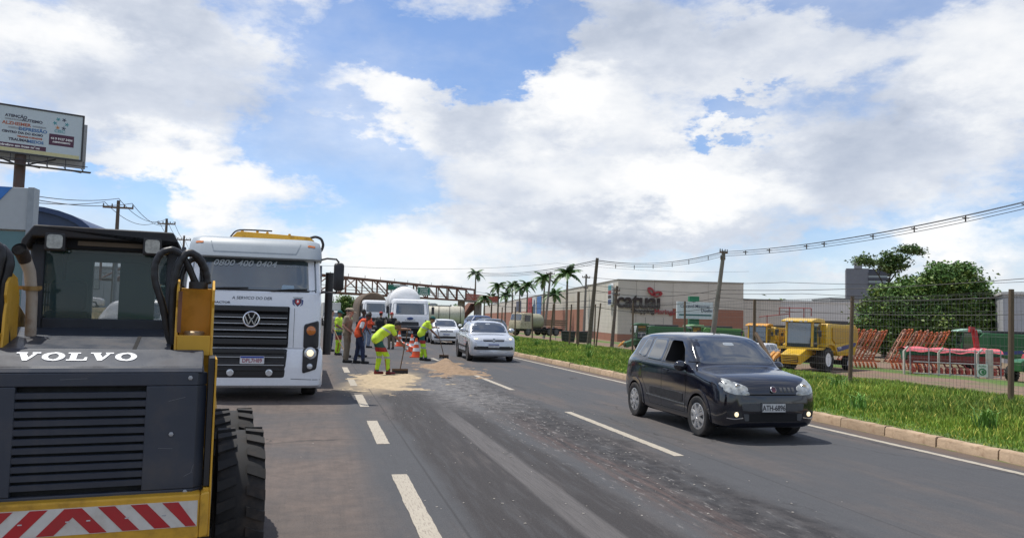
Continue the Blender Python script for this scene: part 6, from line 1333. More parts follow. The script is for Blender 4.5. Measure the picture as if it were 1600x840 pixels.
def tower():
    t = thing('tower_block', 'dark grey tower block with stepped terraces behind the dark tree', 'building', (180.5, 222, -4), R(-36)); g_ = mat('tower_grey', (.17, .18, .205), .7, var=.1, vs=.3); g2 = mat('tower_dark', (.055, .06, .08), .5); g3 = mat('tower_mid', (.24, .25, .28), .7)
    b = MB(); b.box(-7, 0, 0, 12, 0, 25.2); b.build('main_shaft', g_, t); b = MB(); b.box(-4.4, -2.0, -.3, 5, 25.2, 27.6); b.build('lift_tower', g3, t)
    b = MB(); b.box(0.02, 7.2, .5, 12, 0, 19); b.build('wing', g3, t)
    for k, (x1, z) in enumerate(((7.0, 23.0), (6.6, 21.2), (9.8, 19.4))): b = MB(); b.box(-.1, x1, -.4, 11, z, z+.9); b.build('terrace_slab', g2, t); b = MB(); b.box(.02, x1-1.2, .8, 10, z-.9, z-.003); b.build('terrace_glass', M_GLASS, t)
    b = MB(); b.box(0.02, 6.8, .3, 11, 23.9, 25.0); b.build('top_storey', g2, t)
tower()
def sign_board():
    t = thing('pylon_sign', 'white dealer sign board on a green pillar before the mall', 'sign', (42.9, 82.1, -1.75), R(-8))
    b = MB(); b.box(-.6, .6, .1, .7, 0, 6.4); b.build('pillar', mat('sign_green', (.012, .16, .075), .5, var=.08), t, bev=.03)
    b = MB(); b.box(-2.2, 2.15, -.25, .098, 3.75, 5.75); bd = b.build('board', mat('sign_white', (.66, .70, .71), .5, var=.04), t, bev=.02)
    text('Cascavel-Máquinas', .52, mat('sign_navy', (.03, .05, .10), .5), bd, 'sign_lettering', (-.05, -.26, 5.22), ext=.008, bold=.006, sx=.9); text('Duello', .5, MATS['sign_navy'], bd, 'sign_lettering', (1.35, -.26, 4.75), ext=.008, bold=.01)
    b = MB(); b.box(-1.95, 1.95, -.262, -.25, 4.12, 4.30); b.build('sign_stripe', mat('stripe_teal', (.02, .12, .12), .5), bd)
sign_board()

# ================================================================== farm machinery
def big_wheel(t, x, y, r, w_, hub=M_WTXT):
    s = 1 if x > 0 else -1; mb = MB(); mb.lathe([(r*.55, -w_*.45), (r*.75, -w_*.5), (r*.92, -w_*.48), (r*.95, -w_*.3), (r*.95, w_*.3), (r*.92, w_*.48), (r*.75, w_*.5), (r*.55, w_*.45)], (0, 0, 0), (1, 0, 0), 28, True)
    o = mb.build('wheel', M_RUBBER, t, loc=(x, y, r)); lg = MB(); N = 18
    for k in range(N):
        for sd in (-1, 1):
            a = 2*PI*(k+(.5 if sd > 0 else 0))/N; p = []
            for rad in (r*.93, r*1.0):
                for u, da in ((.02, -.03), (.02, .10), (.48, .30), (.48, .18)): p.append((sd*u*w_, rad*math.cos(a+da), rad*math.sin(a+da)))
            lg.hexa(p)
    kind(lg.build('tread_lugs', M_RUBBER, o), 'stuff')
    h = MB(); h.lathe([(r*.56, s*w_*.40), (r*.53, s*w_*.44), (r*.40, s*w_*.22), (r*.22, s*w_*.18), (r*.18, s*w_*.34), (1e-3, s*w_*.36)], (0, 0, 0), (1, 0, 0), 24); h.build('hub', hub, o); return o
def combine(name, label, loc, rz, body, trim, roofm, sc=1, detail=True):
    t = thing(name, label, 'combine harvester', loc, rz); t.scale = (sc, sc, sc)
    b = MB(); b.prism([(-1.9, 1.35), (-1.9, 3.15), (-1.55, 3.5), (3.3, 3.42), (3.75, 3.15), (3.85, 2.5), (3.2, 1.15), (.4, 1.1), (-.3, 1.35)], 'x', -1.4, 1.4); b.build('body', body, t, bev=.06)
    for s in (-1, 1):
        b = MB(); b.prism([(-1.0, 2.30), (-1.0, 3.2), (3.5, 3.12), (3.55, 2.35), (2.6, 2.1), (-.5, 2.05)], 'x', *sorted((s*1.402, s*1.48))); b.build('side_panel', trim, t, bev=.02)
        b = MB(); b.prism([(-.7, 1.35), (-.5, 1.98), (3.4, 2.2), (3.1, 1.35)], 'x', *sorted((s*1.402, s*1.47))); lp = b.build('lower_panel', body, t, bev=.02)
        b = MB(); b.prism([(-.55, 1.40), (-.45, 1.72), (2.9, 2.10), (3.25, 2.05), (2.9, 1.78)], 'x', *sorted((s*1.472, s*1.49))); b.build('side_stripe', mat('stripe_blue', (.04, .06, .19), .4), lp)
        if detail: text('TC59', .22, M_WTXT, lp, 'side_lettering', (s*1.492, .1, 1.72), (PI/2, 0, -PI/2 if s < 0 else PI/2), ext=.003, bold=.006, sx=1.3)
        b = MB(); b.prism([(-.45, 1.15), (-.55, 1.6), (-1.0, 2.0), (-1.8, 2.1), (-2.6, 1.9), (-2.6, 1.8), (-1.8, 1.98), (-1.05, 1.9), (-.65, 1.5)], 'x', *sorted((s*1.0, s*1.6))); b.build('wheel_arch', body, t)
    # cab with big raked glass
    c = MB(); c.prism([(-3.35, 1.75), (-3.25, 3.55), (-1.95, 3.55), (-1.95, 1.75)], 'x', -1.02, 1.02); cb = c.build('cab', M_BLACK if not detail else mat('cab_inner', (.02, .028, .03), .4), t, bev=.05)
    g_ = MB(); g_.prism([(-3.37, 2.02), (-3.27, 3.50), (-3.26, 3.50), (-3.36, 2.02)], 'x', -.86, .86); g_.build('front_glass', M_GLASS, cb)
    for s in (-1, 1):
        q = MB(); q.bar((s*.97, -3.34, 1.8), (s*.97, -3.24, 3.56), .15, .12, up=(0, 1, 0)); q.build('cab_post', body, cb, bev=.02)
        q = MB(); q.bar((s*.99, -2.0, 1.8), (s*.99, -2.0, 3.56), .12, .12); q.build('cab_post', body, cb, bev=.02)
        q = MB(); q.prism([(-3.2, 2.0), (-3.13, 3.45), (-2.1, 3.45), (-2.1, 2.0)], 'x', *sorted((s*1.022, s*1.03))); q.build('side_glass', M_GLASS, cb)
    r_ = MB(); r_.prism([(-3.75, 3.56), (-3.68, 3.70), (-2.8, 3.86), (-1.7, 3.80), (-1.6, 3.56)], 'x', -1.18, 1.18); r_.build('cab_roof', roofm, t, bev=.05)
    for x in (-.7, -.35, .35, .7): q = MB(); q.box(x-.1, x+.1, -3.78, -3.70, 3.58, 3.67); q.build('roof_lamp', M_LENS, t)
    f = MB(); f.hexa([(-.72, -4.6, .55), (.72, -4.6, .55), (.72, -2.6, 1.2), (-.72, -2.6, 1.2), (-.72, -4.75, 1.25), (.72, -4.75, 1.25), (.72, -2.6, 2.0), (-.72, -2.6, 2.0)]); fh = f.build('feeder_house', body, t, bev=.05)
    q = MB(); q.hexa([(-.55, -4.72, .70), (.55, -4.72, .70), (.55, -4.5, .70), (-.55, -4.5, .70), (-.55, -4.80, 1.12), (.55, -4.80, 1.12), (.55, -4.5, 1.12), (-.55, -4.5, 1.12)]); q.build('feeder_mouth', mat('mouth_brown', (.10, .05, .02), .8, var=.4), fh)
    for z in (.80, .92, 1.04): q = MB(); q.box(-.55, .55, -4.83, -4.78, z-.02, z+.02); q.build('feeder_slat', body, fh)
    p = MB(); p.box(-1.55, 1.55, -3.6, -1.9, 1.60, 1.75); p.build('platform', body, t, bev=.02)
    e = MB(); e.box(-1.3, 1.3, -1.0, 2.2, 3.46, 3.72); e.build('grain_tank_rim', mat('tank_rim', (.035, .037, .04), .6), t, bev=.04)
    a = MB(); a.tube([(-1.55, -1.0, 2.1), (-1.62, -.6, 2.42), (-1.62, 3.6, 2.5)], .19, 12); au = a.build('unloading_auger', body, t); q = MB(); q.tube([(-1.62, 3.6, 2.5), (-1.62, 4.2, 2.45), (-1.62, 4.5, 2.30)], [.2, .2, .17], 12); q.build('auger_spout', M_BLACK, au)
    for s in (-1, 1): big_wheel(t, s*1.35, -2.15, .90, .68); big_wheel(t, s*1.25, 2.0, .55, .42)
    ax = MB(); ax.box(-1.1, 1.1, -2.4, -1.9, .6, 1.2); ax.build('axle', M_BLACK, t); ax = MB(); ax.box(-1.05, 1.05, 1.8, 2.2, .4, .75); ax.build('axle', M_BLACK, t)
    for s in (-1, 1):
        q = MB(); q.tube([(s*1.0, -3.2, 3.3), (s*1.6, -3.5, 3.2), (s*1.6, -3.5, 3.0)], .025, 6); mi = q.build('mirror_arm', M_BLACK, t); q = MB(); q.box(s*1.6-.14, s*1.6+.14, -3.56, -3.48, 2.55, 3.0); q.build('mirror', M_BLACK, mi, bev=.03)
    for s in (-1, 1): q = MB(); q.tube([(s*1.5, -3.55, 1.75), (s*1.5, -3.55, 2.75), (s*1.5, -2.2, 2.75), (s*1.5, -2.2, 1.75)], .022, 6); q.build('handrail', body, t)
    q = MB()
    for k in range(4): q.box(-1.85, -1.5, -2.9, -2.5, .55+k*.32, .59+k*.32)
    q.build('ladder', M_BLACK, t)
    # divider snouts of the folded header
    for x in (-1.0, -1.35): q = MB(); q.tube([(x, -4.4, 1.25), (x-.1, -4.9, .95), (x-.12, -5.3, .6)], [.2, .16, .03], 8); q.build('divider_snout', mat('snout_orange', (.60, .26, .03), .5), t)
    return t
M_NY = mat('harvester_yellow', (.66, .41, .02), .38, var=.07, vs=2, coat=.3, dirt=(.3, .18, .05), dirt_amt=.25, dirt_s=2); M_NYD = mat('harvester_ochre', (.46, .28, .03), .45, var=.08)
M_JD = mat('harvester_green', (.022, .125, .04), .4, var=.08, coat=.2); M_JDD = mat('harvester_dkgreen', (.012, .10, .03), .45)
combine('combine_harvester', 'big yellow combine harvester parked behind the mesh fence', (36.9, 50.8, -1.72), R(-60), M_NY, M_NYD, M_NY)
combine('combine_harvester', 'yellow combine cab half hidden left of the big yellow combine', (42.2, 66.0, -1.72), R(-50), M_NY, M_NYD, mat('amber_roof', (.62, .28, .02), .5), .88, False)
combine('combine_harvester', 'yellow combine with amber roof right behind the big yellow combine', (45.6, 64.6, -1.72), R(-50), M_NY, M_NYD, MATS['amber_roof'], .88, False)
combine('combine_harvester', 'green combine harvester in front of the mall, left one', (37.3, 79.6, -1.85), R(-100), M_JD, M_JDD, M_JD, .84, False)
combine('combine_harvester', 'green combine harvester beside the green sign pillar', (43.2, 78.4, -1.9), R(-95), mat('harvester_lime', (.10, .27, .07), .45), M_JD, mat('pale_green', (.20, .36, .18), .5), .85, False)
combine('combine_harvester', 'green combine harvester behind the pink tarp, left one', (56.3, 53.5, -1.75), R(-120), M_JD, M_JDD, mat('pale_roof', (.32, .48, .38), .5), .88, False)
combine('combine_harvester', 'green combine harvester behind the pink tarp, right one', (63.6, 52.8, -1.75), R(-120), M_JD, M_JDD, M_JD, .86, False)
def planter(label, loc, rz, n, lean, h, seed):
    rnd = random.Random(seed); t = thing('folded_planter', label, 'farm implement', loc, rz, 'orange folded planters'); om = mat('implement_orange', (.52, .13, .045), .6, var=.2, vs=3, dirt=(.25, .13, .09), dirt_amt=.5)
    b = MB(); b.box(-.1, n*.30+.1, -.9, -.78, .55, .67); b.box(-.1, n*.30+.1, .5, .62, .55, .67); b.box(0, .12, -.9, .6, .52, .64); b.box(n*.30-.1, n*.30, -.9, .6, .52, .64); b.build('base_frame', om, t)
    for k in range(n):
        x = k*.30; b = MB(); l = lean+rnd.uniform(-.05, .05); top = Vector((x+l, rnd.uniform(-.1, .1), h+rnd.uniform(-.1, .12))); b0 = Vector((x-.25, -.6, .5)); b1 = Vector((x-.25, .35, .5))
        b.bar(b0, top+Vector((0, -.25, 0)), .085); b.bar(b1, top+Vector((0, .25, 0)), .085)
        for q in range(1, 8): u = q/8; b.bar(b0.lerp(top+Vector((0, -.25, 0)), u), b1.lerp(top+Vector((0, .25, 0)), u+(.06 if q % 2 else -.06)), .05)
        b.bar(top+Vector((-.12, -.3, 0)), top+Vector((.18, .3, .05)), .11); b.build('folded_wing', om if k % 3 else mat('implement_pale', (.46, .24, .16), .65, var=.2), t)
        d_ = MB(); d_.tube([(x, -1.0, .28), (x, -.55, .55), (x, -.5, .9)], .05, 6); d_.lathe([(1e-3, -.02), (.26, -.01), (.26, .01), (1e-3, .02)], (x, -1.0, .28), (1, 0, .2), 14); d_.build('row_unit', om, t)
    return t
planter('orange folded planter frames just right of the big yellow combine', (41.6, 54.5, -1.72), R(-22), 9, 1.15, 3.0, 2)
planter('orange folded planter frames left of the red seed drill', (44.9, 53.0, -1.72), R(-22), 12, 1.25, 3.05, 5)
def seeder():
    t = thing('seed_drill', 'long red seed drill with green hopper under pink sheeting', 'farm implement', (41.9, 47.6, -1.72), R(-14)); red = mat('drill_red', (.22, .035, .03), .6, var=.2, vs=3, dirt=(.12, .07, .05), dirt_amt=.5)
    b = MB(); b.box(0, 7.0, 0, .16, .75, .95); b.box(0, 7, 1.0, 1.16, .75, .95); b.box(0, .15, .16, 1, .76, .92); b.box(6.85, 7, .16, 1, .76, .92); b.build('frame', red, t)
    h = MB(); h.loft([[(.1, .35, 1.0), (6.9, .35, 1.0), (6.9, .9, 1.0), (.1, .9, 1.0)], [(.05, -.05, 1.72), (6.95, -.05, 1.72), (6.95, 1.2, 1.72), (.05, 1.2, 1.72)]]); h.build('hopper', mat('hopper_green', (.03, .15, .09), .5, var=.12), t, bev=.02)
    h = MB(); h.box(.1, 6.9, -.03, .0, .98, 1.36); h.build('front_panel', red, t)
    for k in range(14):
        x = .3+k*.49; q = MB(); q.bar((x, .05, .8), (x, -.45, .3), .07, .09); q.lathe([(1e-3, -.02), (.27, -.012), (.27, .012), (1e-3, .02)], (x, -.42, .28), (1, .15, 0), 16); q.build('row_unit', red, t)
    def cloth(u, v): return (u*7.1-.05, -.12+v*1.45, 1.76+.14*math.sin(v*PI)*(1+.3*math.sin(u*17))+.05*math.sin(u*31+v*4)+.04*math.sin(u*9)-(.16 if v in (0, 1) else 0))
    c = MB(); NU, NV = 46, 9; c.loft([[cloth(i/NU, j/NV) for j in range(NV+1)] for i in range(NU+1)], False, False); c.build('pink_sheet', mat('sheet_pink', (.62, .12, .14), .6, var=.15), t, sm=60)
    q = MB(); q.bar((5.6, .6, 1.6), (5.4, .7, 3.3), .22, .4); q.bar((5.4, .7, 3.3), (5.05, .7, 3.35), .24, .4); q.build('folded_arm', mat('arm_red', (.36, .03, .03), .5), t)
seeder()
def tractor():
    t = thing('tractor', 'green tractor with red mudguard cut off by the right edge', 'tractor', (45.9, 40.6, -1.75), R(-80))
    for s in (-1, 1): big_wheel(t, s*.85, 1.1, .82, .5, mat('hub_silver', (.5, .5, .52), .4, .5)); big_wheel(t, s*.75, -1.4, .55, .36, M_GREEN)
    b = MB(); b.prism([(-2.2, .75), (-2.25, 1.35), (-1.9, 1.5), (.1, 1.62), (.1, .75)], 'x', -.38, .38); b.build('bonnet', M_JD, t, bev=.05)
    b = MB(); b.box(-.6, .6, .1, 1.9, .6, 1.4); b.build('rear_housing', M_JDD, t, bev=.04)
    for s in (-1, 1): q = MB(); q.prism([(.05, 1.3), (.25, 1.75), (.9, 2.0), (1.6, 1.85), (2.0, 1.3), (1.9, 1.3), (1.5, 1.75), (.9, 1.88), (.35, 1.65), (.15, 1.3)], 'x', *sorted((s*.58, s*1.12))); q.build('mudguard', mat('guard_red', (.42, .04, .05), .45), t); q = MB(); q.prism([(.3, 2.0), (.9, 2.12), (1.7, 1.9), (1.6, 1.83), (.9, 2.02), (.35, 1.93)], 'x', *sorted((s*.6, s*1.1))); q.build('guard_rim', M_NY, t)
    for x in (-.6, .6):
        for y in (.2, 1.7): q = MB(); q.bar((x, y, 1.4), (x*.92, y, 2.75), .07); q.build('cab_post', M_BLACK, t)
    q = MB(); q.box(-.75, .75, 0, 1.95, 2.75, 2.9); q.build('cab_roof', M_JD, t, bev=.04); q = MB(); q.box(-.5, .5, .9, 1.3, 1.4, 2.1); q.build('seat', M_BLACK, t, bev=.03)
tractor()
def yard_fence():
    t = thing('yard_gate_fence', 'low galvanised rail fence with bent white concrete posts before the seed drill', 'fence', (41.5, 46.5, -1.72), R(-48)); gm = M_GALV; cm = mat('post_white', (.50, .47, .42), .8, var=.12, dirt=(.30, .15, .08), dirt_amt=.5, dirt_s=3)
    L_ = 5.3
    for z in (1.85, .95, .15): b = MB(); b.cyl((0, 0, z), (L_, 0, z), .028, n=8); b.build('rail', gm, t)
    for x in (-.2, 1.0, 2.3, 3.8, L_): b = MB(); b.cyl((x, 0, 0), (x, 0, 1.95), .038, n=8); b.build('rail_post', gm, t)
    for x in (-.6, 1.6, 3.95): b = MB(); b.tube([(x, .1, 0), (x, .1, 1.65), (x+.28, .1, 2.0)], .085, 4); b.build('bent_post', cm, t)
    b = MB(); b.box(4.42, 4.86, -.05, .3, 0, 2.0); b.build('gate_pillar', cm, t, bev=.02)
    for k in range(3):
        b = MB(); b.cyl((-.6, .1, .5+k*.5), (L_, .1, .5+k*.5), .006, n=4); b.build('strand', M_WIRE, t)
    s = thing('notice_sign', 'white notice with a green round head emblem on the rail fence', 'sign', (44.17, 43.20, -1.72), R(-48)); b = MB(); b.box(-.32, .32, 0, .03, .12, 1.0); bd = b.build('board', mat('notice_white', (.60, .64, .60), .6), s)
    b = MB(); b.lathe([(.24, -.006), (.24, 0), (.15, 0), (.15, -.006)], (0, 0, .47), (0, 1, 0), 20, True); b.ball((.03, -.004, .47), (.10, .006, .13)); b.build('green_emblem', M_GREEN, bd)
    text('AGRO', .16, M_GREEN, bd, 'notice_lettering', (0, -.004, .85), ext=.002, bold=.004); b = MB(); b.cyl((-.25, .05, 0), (-.25, .05, 1.2), .03); b.cyl((.25, .05, 0), (.25, .05, 1.2), .03); b.build('sign_legs', M_GALV, s)
yard_fence()
def gantry():
    t = thing('pipe_frame', 'thin red pipe frame standing behind the yellow combine', 'frame', (45.5, 71.2, -1.75), R(-30)); rd = mat('pipe_red', (.30, .06, .05), .6)
    for a, b in (((0, 0, 0), (0, 0, 4.3)), ((2.2, 0, 0), (2.2, 0, 5.2)), ((3.6, 0, 0), (3.6, 0, 5.1)), ((-.8, 0, 4.1), (2.2, 0, 4.5)), ((1.2, 0, 5.1), (4.3, 0, 5.1)), ((1.2, 0, 4.3), (1.2, 0, 5.1)), ((4.3, 0, 4.3), (4.3, 0, 5.1)), ((1.8, 0, 4.7), (3.4, 0, 4.7))): q = MB(); q.cyl(a, b, .05, n=6); q.build('pipe', rd, t)
gantry()
for i, (x, y) in enumerate(((30.2, 90.6), (32.0, 90.2))):
    t = thing('waste_container', 'dark green waste container on the grass, ' + ('left of the pair' if i == 0 else 'right of the pair'), 'container', (x, y, -1.3), R(-14), 'dark waste containers'); b = MB(); b.loft([[(-.75, -.6, .1), (.75, -.6, .1), (.75, .6, .1), (-.75, .6, .1)], [(-.86, -.7, 1.35), (.86, -.7, 1.35), (.86, .7, 1.35), (-.86, .7, 1.35)]]); b.build('bin', mat('bin_green', (.015, .03, .022), .5), t, bev=.03); b = MB(); b.box(-.9, .9, -.74, .74, 1.36, 1.46); b.build('lid', M_BLACK, t, bev=.02)
    for k in range(5): b = MB(); b.box(-.7+k*.33, -.62+k*.33, -.74, -.66, .3, 1.3); b.build('rib', MATS['bin_green'], t)
t = thing('banner_board', 'long low blue board lying in the grass before the mall', 'sign', (28, 91.2, -1.0), R(-14)); b = MB(); b.box(-.95, .95, 0, .05, .95, 1.45); b.build('board', mat('board_blue', (.04, .13, .38), .5), t); b = MB(); b.box(-.8, -.72, .05, .1, 0, 1.4); b.box(.72, .8, .05, .1, 0, 1.4); b.build('legs', M_GALV, t); b = MB(); b.box(-.8, .8, -.006, 0, 1.12, 1.28); b.build('board_stripe', mat('board_pale', (.3, .4, .55), .5), t)
# ================================================================== footbridge with road signs
def footbridge():
    a = math.atan2(58.9, 36.6); t = thing('footbridge', 'rusty steel truss footbridge spanning the road in the distance', 'footbridge', (1.9, 137.6, 0), a)
    x0, x1, zb, zt = -48.0, 69.3, 5.2, 8.05; st = M_STEEL; slope = .0066
    Z = lambda x, z: z+slope*x
    for y in (-1.1, 1.1):
        for z in (zb, zt): b = MB(); b.bar((x0, y, Z(x0, z)), (x1, y, Z(x1, z)), .26, .34, up=(0, 0, 1)); b.build('chord', st, t)
    n = 19; dx = (x1-x0)/n
    for k in range(n+1):
        x = x0+k*dx
        for y in (-1.1, 1.1):
            b = MB(); b.bar((x, y, Z(x, zb)), (x, y, Z(x, zt)), .26 if k % 2 else .18); b.build('upright', st, t)
            if k < n: b = MB(); lo, hi = (x, x+dx) if k < 9 else (x+dx, x); b.bar((lo, y, Z(lo, zb)), (hi, y, Z(hi, zt)), .15); b.build('diagonal', st, t)
        b = MB(); b.bar((x, -1.1, Z(x, zt)+.1), (x, 1.1, Z(x, zt)+.1), .14); b.build('cross_beam', st, t)
        if k < n: b = MB(); b.bar((x+dx/2, -1.15, Z(x, zt)+.1), (x+dx/2, -1.15, Z(x, zt)+.7), .07); b.build('roof_spike', st, t)
    b = MB(); b.bar((x0, 0, Z(x0, zb)+.12), (x1, 0, Z(x1, zb)+.12), 2.0, .10, up=(0, 0, 1)); b.build('deck', M_CONC, t)
    for y in (-1.0, 1.0):
        for z in (.7, 1.25): b = MB(); b.bar((x0, y, Z(x0, zb)+z), (x1, y, Z(x1, zb)+z), .05); b.build('handrail', st, t)
    b = MB(); b.box(50, 69.3, -1.3, 1.3, Z(60, zt)+.22, Z(60, zt)+.34); b.build('roof_sheet', M_GREY, t)
    # landing with pickets and the ramp that turns back under it
    zl = Z(68, zb); b = MB(); b.box(58, 82, -3.4, -1.3, zl-.25, zl-.02); b.box(69.3, 82, -1.3, 2.4, zl-.25, zl-.02); b.build('landing', M_CONC, t)
    pk = mat('picket_red', (.36, .085, .05), .6, var=.15); q = MB()
    for k in range(60): x = 58+k*.4; q.box(x, x+.16, -3.42, -3.34, zl, zl+1.5)
    kind(q.build('pickets', pk, t), 'stuff'); q = MB(); q.box(58, 82, -3.45, -3.32, zl+1.5, zl+1.6); q.box(81.9, 82, -3.3, 2.4, zl+.5, zl+1.6); q.build('landing_rail', pk, t)
    q = MB(); q.hexa([(60, 1.2, -.6), (64, 1.2, -.6), (80, 1.2, zl-.9), (76, 1.2, zl-.9), (60, 3.0, -.3), (64, 3.0, -.3), (80, 3.0, zl-.3), (76, 3.0, zl-.3)]); q.build('ramp', mat('ramp_brown', (.20, .10, .07), .8), t)
    for x, y, w_ in ((62.5, -.3, 1.5), (73, -1.0, 1.5), (-30, 0, 1.2)): q = MB(); q.box(x-w_/2, x+w_/2, y-.7, y+.7, -2.2, zl-.26 if x > 60 else Z(x, zb)-.18); q.build('pier', M_CONC, t, bev=.05)
footbridge()
M_SGN = mat('road_sign_green', (.012, .17, .12), .45, var=.05)
def road_sign(label, loc, rz, w_, h_, lines):
    t = thing('direction_sign', label, 'road sign', loc, rz, 'green direction signs on the footbridge'); b = MB(); b.box(-w_/2, w_/2, 0, .08, 0, h_); b.build('panel', M_SGN, t, bev=.01)
    for i, s in enumerate(lines): text(s, h_*.30, M_WTXT, t, 'sign_lettering', (0, -.012, h_*(.76-.27*i)), ext=.006, bold=.01)
    f = MB(); fr = rounded(w_*.96, h_*.92, .1, 3, 0, h_/2); i_ = rounded(w_*.93, h_*.87, .08, 3, 0, h_/2); f.loft([[(u, -.008, v) for u, v in fr], [(u, -.008, v) for u, v in i_]], True, False); f.build('border', M_WTXT, t, sm=0)
    q = MB(); q.box(-w_*.3, -w_*.25, .08, .5, h_*.3, h_*.9); q.box(w_*.25, w_*.3, .08, .5, h_*.3, h_*.9); q.build('bracket', M_GALV, t)
road_sign('green direction sign with three lines on the footbridge, right one', (22.3, 166.0, 5.95), R(12), 2.9, 1.75, ('Cascavel', 'Curitiba', 'Paranavaí'))
road_sign('green direction sign on the footbridge above the white tanker', (15.2, 154.8, 6.5), R(12), 3.6, 1.1, ('Maringá',))
far_truck('box_truck', 'pale box truck far away beyond the people at the left', (1.9, 98, 0), R(2), 2.1, 1.9, (.5, .5, .5), mirror=False)
b = MB(); b.box(-1.1, 1.1, 2.0, 7.5, .95, 2.95); b.build('cargo_box', mat('cargo_pale', (.50, .50, .47), .6, var=.08), [o for o in COL.objects if o.name.startswith('box_truck')][0], bev=.03)
generic_hatch('hatchback', 'grey car parked beyond the silver pickup under the footbridge', 'car', (16.6, 76, -.1), R(-70), paint('grey_paint', (.13, .15, .18), .3, .2), 4.2, 1.75, 1.6, face=False)
generic_hatch('van', 'blue van parked in front of the footbridge pier', 'van', (17.2, 84.5, -.15), R(-65), paint('blue_paint', (.04, .075, .19), .3, .2), 4.2, 1.75, 1.95, face=False)
generic_hatch('hatchback', 'white car roof showing behind the black hatchback', 'car', (36.5, 58, -1.7), R(-60), MATS['white_car_paint'], 4.0, 1.7, 1.75, face=False)

# ================================================================== left side of the road
def dealership():
    t = thing('dealership', 'grey and teal glass dealership front at the left edge', 'building', (-7.95, 24, 0), 0)
    pn = mat('cladding_grey', (.38, .42, .44), .5, var=.04); gs = mat('teal_facade', (.045, .13, .14), .08, spec=.8, var=.05)
    for k in range(5):
        x1 = -k*3.0; b = MB(); b.box(x1-2.96, x1, 0, .35, 3.74, 4.92); b.build('fascia_panel', pn, t, bev=.01)
    b = MB(); b.box(.003, .16, -.05, .4, 0, 4.94); b.build('corner_fin', mat('fin_grey', (.27, .31, .34), .5), t, bev=.01)
    tr_ = MB(); tr_.prism([(-2.0, 4.92), (-.40, 4.92), (-.78, 4.42), (-1.1, 4.1)], 'y', -.02, -.002); tr_.build('blue_triangle', mat('fascia_blue', (.025, .17, .52), .4), t)
    for k in range(9): x1 = -k*1.6-.03; b = MB(); b.box(x1-1.54, x1, .1, .16, .12, 3.70); b.build('glass_pane', gs, t); b = MB(); b.box(x1-1.6+.0, x1-1.545, .06, .2, 0, 3.72); b.build('mullion', M_GREY, t)
    b = MB(); b.box(-15, -3.2, .36, 8, 0, 3.6); b.build('hall', M_GREY, t)
dealership()
def canopy():
    t = thing('canopy', 'dark blue curved canopy roof behind the dealership', 'canopy', (-12.2, 36, 0)); b = MB(); N = 14; rings = []
    for y in (0, 8):
        rings.append([(2.6*math.sin(R(a))*1.1, y, 4.6+1.25*math.cos(R(a))) for a in np.linspace(-80, 80, N)]+[(2.4*math.sin(R(a))*1.1, y, 4.45+1.2*math.cos(R(a))) for a in np.linspace(80, -80, N)])
    b.loft(rings); g_ = MB(); g_.prism([(x, z-.05) for x, y_, z in rings[0][:N]], 'y', .15, .3); g_.build('gable_panel', mat('gable_blue', (.03, .05, .10), .5), t); b.build('curved_roof', mat('canopy_blue', (.02, .045, .12), .4, var=.1), t, sm=50)
    for x in (-2, 2):
        for y in (.4, 7.6): q = MB(); q.cyl((x, y, 0), (x, y, 4.9), .10); q.build('column', M_GALV, t)
canopy()
